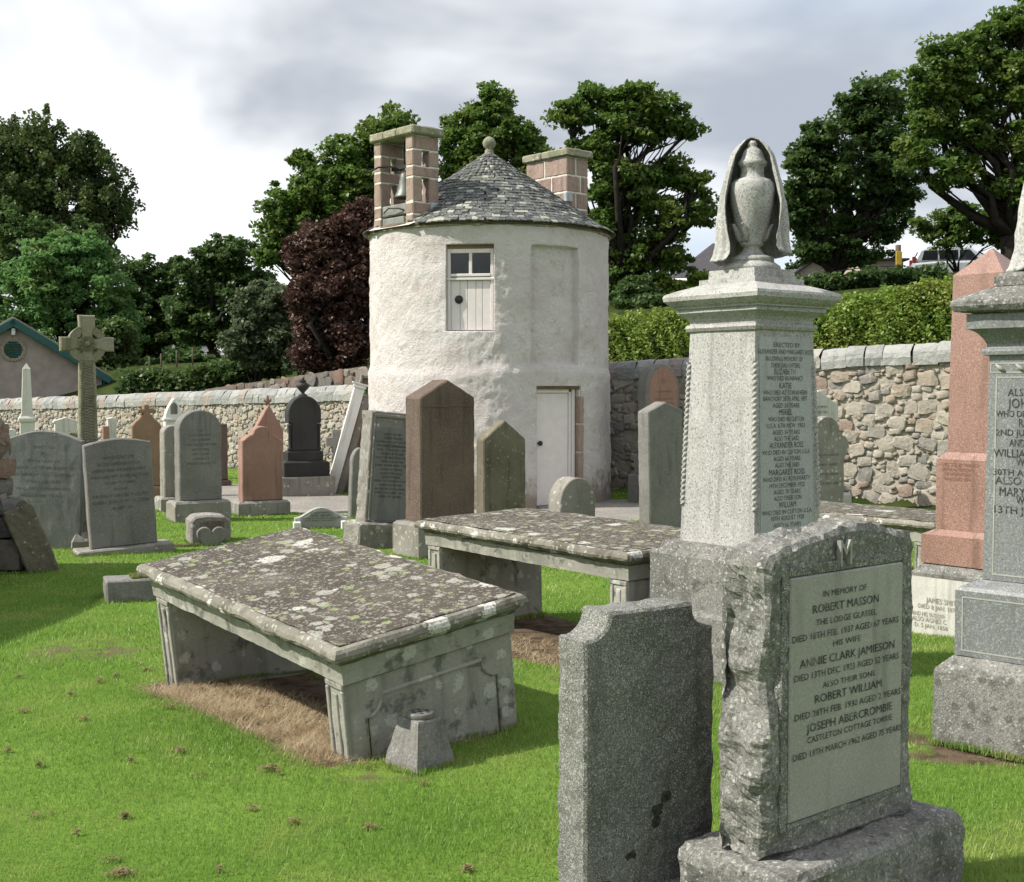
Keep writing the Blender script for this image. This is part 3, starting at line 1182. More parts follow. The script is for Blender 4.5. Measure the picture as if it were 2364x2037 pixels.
# left wall: seen from about photo x=40 to the watch house, falls away to the left
rubble_wall('pale sunlit rubble boundary wall with grey coping, left of the white tower', WL0, WL1, 1.36, 1.80, 0.45, 0.095, 0.075, 'boundary_wall', 11, cope=(0.26, 0.30, 0.10))
rubble_wall('taller rubble boundary wall with big coping stones below the clipped hedge', WR0, WR1, 1.98, 2.44, 0.5, 0.155, 0.115, 'boundary_wall', 12, cope=(0.42, 0.30, 0.12))


# ------------------------------------------------------------------ watch house (round white tower)
def build_tower():
    cx, cy = TOWER
    g0 = 0.0
    t = thing('watch_house', 'round whitewashed two-storey watch house with conical slate roof', 'watch house', (cx, cy, g0))
    RL, RU, ZL, ZE = 1.830, 1.80, 1.93, 3.93
    OP = [(-18.6, 3.0, 2.46, 3.655), (22.0, 46.0, 0.0, 1.70)]
    th = sorted(set(list(np.arange(-100, 100.01, 0.7)) + list(np.arange(-180, -100, 3.0)) + list(np.arange(101.5, 180, 3.0)) + [-18.6, 3.0, 22.0, 46.0]))
    th = [a for i, a in enumerate(th) if i == 0 or a - th[i - 1] > 0.2 or a in (-18.6, 3.0, 22.0, 46.0)]
    zz = sorted(set(list(np.round(np.arange(-0.25, ZE, 0.028), 4)) + [2.46, 3.655, 0.0, 1.70, ZE]))
    zz = [a for i, a in enumerate(zz) if i == 0 or a - zz[i - 1] > 0.006 or a in (2.46, 3.655, 0.0, 1.70, ZE)]

    def rad(a, z):
        k = float(sstep((ZL + 0.03 * math.sin(a * 0.05) - z) / 0.16 + 0.5))
        r = RU + (RL - RU) * k + 0.02 * max(0, 1 - z)
        # blind recess above the door
        du = min(a - 20.0, 45.5 - a) * math.pi / 180 * RU
        dz = min(z - 2.0, 3.655 - z)
        d = min(du, dz)
        r -= 0.075 * float(sstep(d / 0.025 + 0.2))
        p = Vector((math.sin(R(a)) * 1.8, math.cos(R(a)) * 1.8, z))
        r += 0.018 * noise.fractal(p * 2.1, 0.9, 2.0, 3) + 0.008 * noise.fractal(p * 9.0, 0.6, 2.0, 4)
        return r
    V = []
    nth = len(th)
    for z in zz:
        for a in th:
            r = rad(a, z)
            V.append((r * math.sin(R(a)), -r * math.cos(R(a)), z))
    Fc = []

    def inside(a, z):
        for a0, a1, z0, z1 in OP:
            if a0 <= a <= a1 and z0 <= z <= z1:
                return True
        return False
    hole = set()
    for i in range(len(zz) - 1):
        for j in range(nth):
            a = (th[j] + (th[j + 1] if j + 1 < nth else 180.0)) / 2
            if inside(a, (zz[i] + zz[i + 1]) / 2):
                hole.add((i, j))
                continue
            j2 = (j + 1) % nth
            Fc.append((i * nth + j, i * nth + j2, (i + 1) * nth + j2, (i + 1) * nth + j))
    cache = {}

    def inner(i, j):
        if (i, j) not in cache:
            x, y, z = V[i * nth + j]
            k = 1 - 0.24 / math.hypot(x, y)
            cache[i, j] = len(V)
            V.append((x * k, y * k, z))
        return cache[i, j]
    for (i, j) in hole:
        for di, dj, e in ((-1, 0, ((i, j), (i, j + 1))), (1, 0, ((i + 1, j + 1), (i + 1, j))), (0, -1, ((i + 1, j), (i, j))), (0, 1, ((i, j + 1), (i + 1, j + 1)))):
            if (i + di, j + dj) not in hole:
                (ia, ja), (ib, jb) = e
                Fc.append((ia * nth + ja, ib * nth + jb, inner(ib, jb), inner(ia, ja)))
    mb = MB()
    mb.v, mb.f, mb.sm = V, Fc, [True] * len(Fc)
    wall = mb.build('wall', 'limewash', t)
    wall['label'] = 'rough limewashed round wall with a blind recess'
    # dark inside
    MB().lathe([(1.50, -0.2), (1.50, 3.8)], 40).build('inner_lining', 'wood_post', t)

    def frame_at(a, r):
        return Matrix.Translation((r * math.sin(R(a)), -r * math.cos(R(a)), 0)) @ Matrix.Rotation(R(a), 4, 'Z')
    # upper opening: hatch of boards under a two-pane window
    M = frame_at(-7.8, 1.66)
    w = MB()
    zb, zt, hw = 2.47, 3.60, 0.325
    for x0, x1 in ((-hw, -hw + 0.045), (hw - 0.045, hw)):
        w.box(x0, x1, -0.05, 0.03, zb, zt, 0.006, M)
    w.box(-hw + 0.045, hw - 0.045, -0.05, 0.03, zt - 0.06, zt, 0.006, M)
    w.box(-hw + 0.045, hw - 0.045, -0.06, 0.03, 3.215, 3.255, 0.006, M)
    w.box(-hw - 0.01, hw + 0.01, -0.065, 0.0, 3.165, 3.20, 0.006, M)
    w.box(-0.022, 0.022, -0.045, 0.03, 3.255, zt - 0.06, 0.005, M)
    win = w.build('window_frame', 'paint_cream', t)
    for x0, x1 in ((-hw + 0.045, -0.022), (0.022, hw - 0.045)):
        MB().box(x0, x1, -0.02, -0.01, 3.255, zt - 0.06, 0, M).build('pane', 'glass_dark', win)
    MB().box(-hw - 0.04, hw + 0.04, -0.05, 0.06, zt - 0.002, 3.70, 0.004, M).build('lintel', 'sandstone_tan', t)
    hatch = thing_part('hatch', t)
    xs = [-0.28, -0.15, -0.045, 0.075, 0.165, 0.28]
    for a, b in zip(xs[:-1], xs[1:]):
        MB().box(a + 0.0025, b - 0.0025, -0.03, 0.0, zb + 0.004, 3.164, 0.005, M).build('board', 'paint_cream', hatch)
    MB().box(-0.28, 0.28, -0.018, 0.01, zb + 0.004, 3.164, 0, M).build('backing', 'paint_cream', hatch)
    Mr = M @ Matrix.Translation((-0.165, -0.03, 2.90)) @ Matrix.Rotation(R(90), 4, 'X')
    MB().lathe([(0.0, 0.0), (0.056, 0.0), (0.058, 0.012), (0.052, 0.02), (0.036, 0.016), (0.03, 0.022), (0.0, 0.024)], 28, Mr).build('round_vent', 'iron_black', hatch)
    # lower door
    M = frame_at(34.0, 1.70)
    fr = MB()
    hw = 0.36
    for x0, x1 in ((-hw, -hw + 0.03), (hw - 0.075, hw - 0.02)):
        fr.box(x0, x1, -0.02, 0.06, 0.0, 1.66, 0.006, M)
    fr.box(hw - 0.12, hw - 0.075, 0.0, 0.07, 0.0, 1.62, 0.006, M)
    fr.box(-hw + 0.03, hw - 0.12, -0.01, 0.06, 1.605, 1.66, 0.006, M)
    fr.build('door_frame', 'paint_cream', t)
    dr = MB().box(-hw + 0.031, hw - 0.121, 0.015, 0.06, 0.02, 1.603, 0.006, M).build('door', 'paint_cream', t)
    dk = M @ Matrix.Translation((-0.27, 0.015, 0.90)) @ Matrix.Rotation(R(90), 4, 'X')
    MB().lathe([(0.0, 0.0), (0.02, 0.0), (0.016, 0.022), (0.034, 0.03), (0.036, 0.048), (0.022, 0.062), (0.0, 0.065)], 16, dk).build('door_knob', 'iron_black', dr)
    MB().box(-hw - 0.02, hw + 0.03, -0.07, 0.08, 1.662, 1.78, 0.005, M).build('lintel', 'sandstone_tan', t)
    z = 0.02
    for h in (0.33, 0.42, 0.40, 0.40):
        MB().box(hw - 0.012, hw + 0.08, -0.10, 0.06, z, z + h - 0.016, 0.012, M).build('jamb_stone', 'block_pink', t, rough=(0.08, 0.006, 12, z))
        z += h
    MB().box(hw - 0.004, hw + 0.07, -0.085, 0.05, 0.0, 1.65, 0, M).build('jamb_mortar', 'mortar_light', t)
    MB().box(-hw, hw, -0.16, 0.1, -0.1, 0.018, 0.01, M).build('door_step', 'block_grey', t)

    # roof: cone, slates in courses
    roof = thing_part('roof', t)
    ze, re_, za = 3.945, 1.868, 5.225

    def rz(r):
        return ze + (za - ze) * (1 - r / re_) + 0.05 * max(0, (r - 1.5) / 0.4) ** 2 * 0.6
    MB().lathe([(re_ - 0.03, ze - 0.012)] + [(r, rz(r) - 0.014) for r in np.linspace(re_ - 0.03, 0.05, 14)], 72).build('roof_deck', 'wood_post', roof)
    MB().lathe([(re_ - 0.16, ze - 0.05), (re_ - 0.05, ze - 0.032), (re_ - 0.03, ze - 0.02), (re_ - 0.05, ze - 0.012), (re_ - 0.3, ze - 0.01)], 96).build('eaves_course', 'cap_mossy', roof, rough=(0.09, 0.012, 6.0))
    items = []
    rr = random.Random(4)
    sl_me = []
    for k in range(6):
        q = random.Random(k)
        m = MB().box(-0.5, 0.5, -1.0, 0.25, 0.0, 1.0)
        m.v = [(x + q.uniform(-0.05, 0.05), y + (q.uniform(-0.12, 0.08) if y < 0 else 0), zv) for x, y, zv in m.v]
        me = m.mesh('slate_variant%d' % k)
        sl_me.append(me)
    nc = 25
    slope = math.atan2(za - ze, re_)
    for c in range(nc):
        r0 = re_ * (1 - c / nc) + 0.02
        if r0 < 0.08:
            continue
        wd = 0.085 + 0.04 * rr.random()
        if c > 15:
            wd = 0.07
        n = max(8, int(2 * math.pi * r0 / wd))
        ph = rr.random() * 6
        for k in range(n):
            a = (k + rr.uniform(-0.12, 0.12)) / n * 360 + ph * 57
            w2 = 2 * math.pi * r0 / n * rr.uniform(0.90, 0.98)
            ln = re_ / nc / math.cos(slope)
            # local: y outward-down
            Ms = Matrix.Rotation(R(a), 4, 'Z') @ Matrix.Translation((0, -(r0 - re_ / nc), rz(r0 - re_ / nc))) @ Matrix.Rotation(slope - R(5.5) + R(rr.uniform(-1.8, 1.8)), 4, 'X') @ Matrix.Rotation(R(rr.uniform(-2.5, 2.5)), 4, 'Z')
            M2 = Ms @ Matrix.Translation((0, 0, 0.006)) @ Matrix.Diagonal((w2, ln * rr.uniform(0.97, 1.06), rr.uniform(0.012, 0.022), 1))
            lp = M2.translation - Vector((-1.04, -1.50, 0))
            lx, ly = lp.x * math.cos(R(41)) + lp.y * math.sin(R(41)), -lp.x * math.sin(R(41)) + lp.y * math.cos(R(41))
            if lx < 0.06 and -0.04 < ly < 0.97:
                continue                     # the bellcote stands on the wall head here
            items.append((rr.choice(sl_me), M2))

    def key(it):
        p = it[1].translation
        s = it[1].to_scale()
        # facing the viewer and size
        return -(max(0.0, -p.y / (math.hypot(p.x, p.y) + 1e-6) + 0.25)) * s.x * s.y
    pieces(items, 'slate', 'slate', roof, 300, key)
    fin = MB().lathe([(0.27, 5.055), (0.21, 5.10), (0.13, 5.155), (0.075, 5.20), (0.062, 5.235), (0.07, 5.255), (0.05, 5.27)] + [(0.098 * math.sin(R(a)), 5.365 - 0.098 * math.cos(R(a))) for a in range(28, 180, 12)], 28)
    fin.build('finial', 'cap_mossy', roof, rough=(0.05, 0.006, 14))

    # belfry and chimney share their plan: 0.93 x 0.58, turned 38 degrees; local x along short side, y along long side
    YB = R(41)

    def stack(px, py, sgn):
        return Matrix.Translation((px, py, 0)) @ Matrix.Rotation(YB, 4, 'Z')
    near = Vector((-1.04, -1.50))
    ex, ey = Vector((math.cos(YB), math.sin(YB))), Vector((-math.sin(YB), math.cos(YB)))
    bel = thing_part('belfry', t)
    M = stack(near.x, near.y, 1)
    LW, LL, pt = 0.46, 0.95, 0.175
    rows = [(3.94, 4.11, 'F'), (4.11, 4.28, 'F'), (4.28, 4.63, 'S'), (4.63, 4.78, 'F'), (4.78, 5.01, 'S'), (5.01, 5.21, 'F')]
    q = random.Random(8)

    def blk(x0, x1, y0, y1, z0, z1, mat='block_pink', par=None, nm='stone_block'):
        g = 0.008
        MB().box(x0, x1, y0, y1, z0 + g, z1 - g, 0.012, M).build(nm, mat, par or bel, rough=(0.07, 0.007, 11, q.random() * 40))
    mor = MB()
    for y0, y1 in ((0.0, pt), (LL - pt, LL)):
        for z0, z1, kd in rows:
            spans = [(0, LW)] if kd == 'F' else [(0, 0.17), (LW - 0.17, LW)]
            for a, b in spans:
                a2 = a + q.uniform(-0.004, 0.004)
                blk(a2, b + q.uniform(-0.004, 0.004), y0, y1, z0, z1)
                mor.box(a + 0.008, b - 0.008, y0 + 0.008, y1 - 0.008, z0, z1, 0, M)
    # low parapet between the piers
    blk(0.02, 0.16, pt + 0.005, LL - pt - 0.005, 4.12, 4.29, 'block_grey')
    blk(LW - 0.16, LW - 0.02, pt + 0.005, LL - pt - 0.005, 4.12, 4.29, 'block_grey')
    blk(0.0, 0.20, pt + 0.04, LL - pt - 0.04, 3.95, 4.11, 'block_grey')
    mor.box(0.03, LW - 0.03, pt - 0.02, LL - pt + 0.02, 3.86, 4.085, 0, M)
    # skirt of pale mortar where the stone meets the slates
    mor.add([(-0.085, -0.02, 3.948), (LW, -0.16, 4.17), (LW, LL + 0.1, 4.17), (-0.085, LL + 0.02, 3.948), (0.01, 0.01, 4.0), (LW, 0.01, 4.30), (LW, LL - 0.01, 4.30), (0.01, LL - 0.01, 4.0)], [(0, 1, 5, 4), (1, 2, 6, 5), (2, 3, 7, 6), (3, 0, 4, 7)], M=M)
    mor.build('mortar', 'mortar_light', bel)
    cpc = (0.0, 0.40, 0.72, 1.07)
    for a, b in zip(cpc[:-1], cpc[1:]):
        MB().box(-0.055, LW + 0.05, a - 0.07 + 0.003, b - 0.07 - 0.003, 5.214, 5.335, 0.02, M).build('cap_stone', 'cap_mossy', bel, rough=(0.08, 0.010, 8, a * 9))
    MB().box(LW - 0.16, LW + 0.03, -0.035, 0.05, 4.19, 4.29, 0.01, M).build('lead_flashing', 'lead_sheet', bel)
    bell = MB().lathe([(0.02, 4.86), (0.055, 4.85), (0.075, 4.82), (0.085, 4.76), (0.098, 4.68), (0.125, 4.58), (0.155, 4.52), (0.165, 4.495), (0.15, 4.49), (0.12, 4.54), (0.0, 4.60)], 28, M @ Matrix.Translation((0.21, 0.46, -0.10)))
    b_o = bell.build('bell', 'bell_bronze', bel)
    MB().tube([(0.22, 0.44, 4.6), (0.22, 0.44, 4.44)], 0.014, 8, M=M).lathe([(0.0, 4.40), (0.025, 4.415), (0.028, 4.44), (0.0, 4.46)], 10, M @ Matrix.Translation((0.22, 0.44, 0))).build('clapper', 'iron_black', bel)
    M0 = M
    M = M @ Matrix.Translation((0, 0, -0.12))
    ir = MB()
    ir.box(0.19, 0.25, pt - 0.01, LL - pt + 0.01, 4.93, 4.99, 0.006, M)
    for dy in (-0.05, 0.0, 0.05):
        ir.tube([(0.22, 0.44 + dy, 4.95), (0.22, 0.44 + dy * 1.2, 5.15), (0.22, 0.44 + dy * 0.7, 5.33)], 0.012, 6, M=M)
    ir.tube([(0.22, 0.44, 4.85), (0.22, 0.44, 4.95)], 0.03, 8, M=M)
    ir.build('bell_hanger', 'iron_black', bel)
    arm = [(0.22, 0.56, 4.92), (0.12, 0.70, 4.985), (-0.02, 0.80, 4.97), (-0.13, 0.86, 4.90), (-0.17, 0.89, 4.88), (-0.185, 0.905, 4.905), (-0.165, 0.90, 4.925)]
    MB().tube(arm, 0.013, 8, M=M).build('bell_lever', 'iron_black', bel)
    MB().tube([(-0.02, LL - 0.28, 4.30), (-0.06, 0.5, 4.345), (-0.03, 0.30, 4.33), (0.06, 0.18, 4.28)], 0.011, 6, M=M).build('tie_bar', 'iron_black', bel)

    M = M0
    ch = thing_part('chimney', t)
    M = stack(1.19, 0.42, 1)
    mor = MB()
    rows = [(4.17, 4.46), (4.46, 4.71), (4.71, 4.97), (4.97, 5.25)]
    for i, (z0, z1) in enumerate(rows):
        cut = 0.52 if i % 2 else 0.36
        for a, b in ((0, cut), (cut, LL)):
            g = 0.009
            xc = 0.20 if i % 2 else 0.30
            MB().box(0, xc - g, a + (g if a else 0), b - (g if b < LL else 0), z0 + g, z1 - g, 0.012, M).build('stone_block', 'block_pink', ch, rough=(0.08, 0.006, 11, i + a))
            MB().box(xc + g, LW, a + (g if a else 0), b - (g if b < LL else 0), z0 + g, z1 - g, 0.012, M).build('stone_block', 'block_pink', ch, rough=(0.08, 0.006, 11, i + a + 3))
    mor.box(0.009, LW - 0.009, 0.009, LL - 0.009, 4.1, 5.253, 0, M)
    mor.build('mortar', 'mortar_light', ch)
    for a, b in ((0.0, 0.62), (0.62, 1.07)):
        MB().box(-0.05, LW + 0.05, a - 0.07 + 0.003, b - 0.07 - 0.003, 5.256, 5.375, 0.018, M).build('cap_stone', 'cap_mossy', ch, rough=(0.08, 0.010, 8, a * 5 + 2))
    MB().box(-0.03, 0.10, -0.03, 0.05, 4.55, 4.70, 0.01, M).build('lead_flashing', 'lead_sheet', ch)
    return t


def thing_part(name, parent):
    o = bpy.data.objects.new(name, None)
    COL.objects.link(o)
    o.parent = parent
    o.empty_display_size = 0.1
    return o


build_tower()

# ------------------------------------------------------------------ table tombs
def ground_under(o_xy):
    return gz(o_xy.x, o_xy.y)


def moulded_slab(L, W, prof, n_edge=30, seed=0.0, amp=0.005):
    """flat slab, near corner at the origin, x = short side, y = long side; prof = [(inset, z)] from the bottom up to the top edge"""
    V, Fc = [], []
    nx, ny = max(6, int(W / 0.045)), max(8, int(L / 0.045))

    def ring(ins):
        p = []
        x0, x1, y0, y1 = ins, W - ins, ins, L - ins
        for i in range(nx):
            p.append((x0 + (x1 - x0) * i / nx, y0))
        for i in range(ny):
            p.append((x1, y0 + (y1 - y0) * i / ny))
        for i in range(nx):
            p.append((x1 - (x1 - x0) * i / nx, y1))
        for i in range(ny):
            p.append((x0, y1 - (y1 - y0) * i / ny))
        return p
    m = 2 * (nx + ny)
    for ins, z in prof:
        V += [(x, y, z) for x, y in ring(ins)]
    for k in range(len(prof) - 1):
        for i in range(m):
            a, b = k * m + i, k * m + (i + 1) % m
            Fc.append((a, b, b + m, a + m))
    # top grid
    top = (len(prof) - 1) * m
    ins, z = prof[-1]
    g0 = len(V)
    idx = {}
    for j in range(ny + 1):
        for i in range(nx + 1):
            if j == 0:
                k = i if i < nx else nx
            elif i == nx:
                k = nx + j
            elif j == ny:
                k = nx + ny + (nx - i)
            elif i == 0:
                k = 2 * nx + ny + (ny - j)
            else:
                idx[i, j] = len(V)
                V.append((ins + (W - 2 * ins) * i / nx, ins + (L - 2 * ins) * j / ny, z))
                continue
            idx[i, j] = top + k % m
    for j in range(ny):
        for i in range(nx):
            Fc.append((idx[i, j], idx[i + 1, j], idx[i + 1, j + 1], idx[i, j + 1]))
    Fc.append(tuple(range(m))[::-1])
    off = Vector((seed, seed * 2.0, 3.0))
    V2 = []
    for x, y, z in V:
        p = Vector((x, y, z))
        q = noise.fractal(p * 5.0 + off, 0.8, 2.0, 4) * amp
        q2 = noise.fractal(p * 19.0 - off, 0.8, 2.0, 3) * amp * 0.5
        V2.append((x + q + q2, y + noise.fractal(p * 6.0 - off, 0.8, 2.0, 3) * amp, z + q * 0.9 + q2))
    mb = MB().add(V2, Fc)
    return mb


def table_tomb(label, near, zn, yaw, L, W, tilt_x, tilt_y, thick=0.17, leg=0.115, panel_far=True, panel_near=True, legs=True, tname='table_tomb'):
    """near = plan position of the top's near corner, zn its height; x along the short side, y along the long side"""
    g = gz(near.x, near.y)
    t = thing(tname, label, 'tomb', (near.x, near.y, zn - thick), 0.0)
    t.rotation_mode = 'QUATERNION'
    M = Matrix.Rotation(yaw, 3, 'Z') @ Matrix.Rotation(tilt_y, 3, 'X') @ Matrix.Rotation(tilt_x, 3, 'Y')
    t.rotation_quaternion = M.to_quaternion()
    rim = [(0.05, 0.0), (0.05, 0.018), (0.046, 0.080), (0.040, 0.088), (0.03, 0.108), (0.0, 0.118), (-0.006, 0.135), (0.0, 0.152), (0.012, 0.165), (0.035, 0.17)]
    low = moulded_slab(L, W, rim[:4], seed=zn * 9, amp=0.003)
    low.build('frieze', 'table_leg', t)
    up = moulded_slab(L, W, [(0.046, 0.0895)] + rim[4:9] + [(0.03, 0.169)], seed=zn * 5, amp=0.006)
    rimo = up.build('slab_edge', 'table_edge', t)
    tp = moulded_slab(L - 0.07, W - 0.07, [(0.004, 0.0), (0.0, 0.003), (0.006, 0.006)], seed=zn * 7, amp=0.0045)
    tp.v = [(x + 0.035, y + 0.035, z + 0.1695) for x, y, z in tp.v]
    tp.build('slab_top', 'table_top', t)
    hb = zn - thick - g + 0.4
    for y0, sg in ((0.065, -1), (L - 0.065 - 0.15, 1)):
        x0, x1, y1 = 0.06, W - 0.06, y0 + 0.15
        pn = MB().box(x0, x1, y0, y1, -hb, -0.003, 0.006).build('end_slab', 'table_leg', t, rough=(0.05, 0.004, 9, y0))
        for xf, s in ((x0, -1), (x1, 1)):           # sunk channels on the narrow edge: three raised fillets
            fm = MB()
            for a, b in ((0.006, 0.030), (0.056, 0.094), (0.120, 0.144)):
                fm.box(min(xf - s * 0.004, xf + s * 0.008), max(xf - s * 0.004, xf + s * 0.008), y0 + a, y0 + b, -hb, -0.055 if a > 0.05 and a < 0.1 else -0.035, 0.004)
            fm.box(min(xf - s * 0.004, xf + s * 0.008), max(xf - s * 0.004, xf + s * 0.008), y0 + 0.006, y0 + 0.144, -0.032, -0.006, 0.004)
            fm.build('edge_fillets', 'table_leg', pn)
        # raised rim round the sunk field of the end slab, with hollowed corners
        yy = y0 - 0.004 if sg < 0 else y1 + 0.004
        a0, a1 = x0 + 0.09, x1 - 0.09
        cr = 0.08
        pts = [(a0, -hb + 0.1), (a0, -0.09 - cr)] + [(a0 + cr * math.sin(R(a)), -0.09 - cr * math.cos(R(a))) for a in (20, 45, 70)] + [(a0 + cr, -0.085)]
        pts += [(a1 - cr, -0.085)] + [(a1 - cr * math.sin(R(a)), -0.09 - cr * math.cos(R(a))) for a in (70, 45, 20)] + [(a1, -0.09 - cr), (a1, -hb + 0.1)]
        MB().tube([(a, yy + (0.004 if sg < 0 else -0.004), b) for a, b in pts], 0.0095, 6).build('panel_rim', 'table_leg', pn)
    return t


table_tomb('lichen-spotted flat table tomb on panelled legs, standing alone on the front lawn', T1_NEAR, 0.634, T1_YAW, T1_L, T1_W, -R(8.0), R(3.7))
table_tomb('table tomb with moulded edge behind the lone front one, left of the urn monument', T2_NEAR, 0.737, T2_YAW, T2_L, T2_W, -R(1.6), R(0.5))
# third one: only its moulded corner shows between the rough headstone and the pink obelisk
c3 = at(2157, 1207, 10.1)
table_tomb('table tomb whose moulded corner shows left of the pink obelisk', Vector((c3.x, c3.y)), c3.z, R(40), 1.9, 0.95, 0.0, 0.0)


# ------------------------------------------------------------------ small vent-topped flower block beside the front table tomb
def flower_block():
    p = gp(964, 1783)
    t = thing('flower_holder', 'small tapered stone flower block with round perforated metal lid by the table tomb', 'flower holder', (p.x, p.y, p.z), R(44))
    MB().loft([(0.104, 0.104, -0.05), (0.098, 0.098, 0.02), (0.062, 0.062, 0.178), (0.057, 0.057, 0.185)], cx=0.085, cy=0.085).build('block', 'granite_grey', t, rough=(0.03, 0.004, 16))
    c = (0.085, 0.085)
    MB().lathe([(0.0, 0.184), (0.054, 0.184), (0.056, 0.190), (0.056, 0.203), (0.052, 0.208), (0.0, 0.208)], 28, cx=c[0], cy=c[1]).build('lid', 'tin_grey', t)
    for k in range(7):
        a = k / 6 * 2 * math.pi
        rr = 0.032 if k < 6 else 0.0
        MB().lathe([(0.0, 0.2075), (0.0085, 0.2075), (0.0085, 0.2092), (0.0, 0.2092)], 10, cx=c[0] + rr * math.cos(a), cy=c[1] + rr * math.sin(a)).build('hole', 'iron_black', t)


flower_block()


# ------------------------------------------------------------------ foreground: plain dark slab and rough-hewn granite headstone
def front_slab():
    yaw = R(33)
    d0 = 3.52
    A = at(1351, 1700, d0)
    u = (1653 - CX) / F * (d0 / A.y)
    W = (u * A.y - A.x) / (math.cos(yaw) - u * math.sin(yaw))
    mid = A.xy + Vector((math.cos(yaw), math.sin(yaw))) * W / 2
    T = 0.135
    z0 = gz(A.x, A.y)
    H = zat(1404, mid.y) - z0
    ctr = mid + Vector((-math.sin(yaw), math.cos(yaw))) * T / 2
    t = thing('headstone', 'small dark speckled granite slab with hollowed corners, nearest the viewer', 'headstone', (ctr.x, ctr.y, z0), yaw)
    prof = outline('scoop', W, H + 0.2, 0.072)
    mb = MB().prism([(x, z - 0.2) for x, z in prof], -T / 2, T / 2, 0.008)
    mb.build('slab', 'granite_dark_slab', t, rough=(0.028, 0.0055, 13.0, 2.0))
    MB().box(-W / 2 - 0.06, W / 2 + 0.10, -T / 2 - 0.09, T / 2 + 0.05, -0.15, 0.055, 0.02).build('base', 'granite_weathered', t, rough=(0.035, 0.022, 9.0, 5.0))
    for (x, z, r) in ((0.03, 0.27, 0.026), (0.055, 0.30, 0.022), (0.02, 0.235, 0.018), (-0.17, 0.06, 0.04), (0.16, 0.055, 0.035), (-0.07, 0.155, 0.02)):
        m = Matrix.Translation((x, -T / 2 + 0.002, z)) @ Matrix.Diagonal((r, 0.0045, r * 0.9, 1))
        bm = bmesh.new()
        bmesh.ops.create_icosphere(bm, subdivisions=2, radius=1.0)
        for v in bm.verts:
            v.co *= 1 + 0.7 * noise.noise(v.co * 2.0 + Vector((x * 90, z * 70, 0)))
        me = bpy.data.meshes.new('moss_patch')
        bm.to_mesh(me)
        bm.free()
        me.transform(m)
        mk('moss_patch', me, 'lettering_dark' if False else 'moss_black', t)


plain('moss_black', (0.05, 0.05, 0.042), 1.0, 0.0, var=0.4, scale=60, bump=0.8)


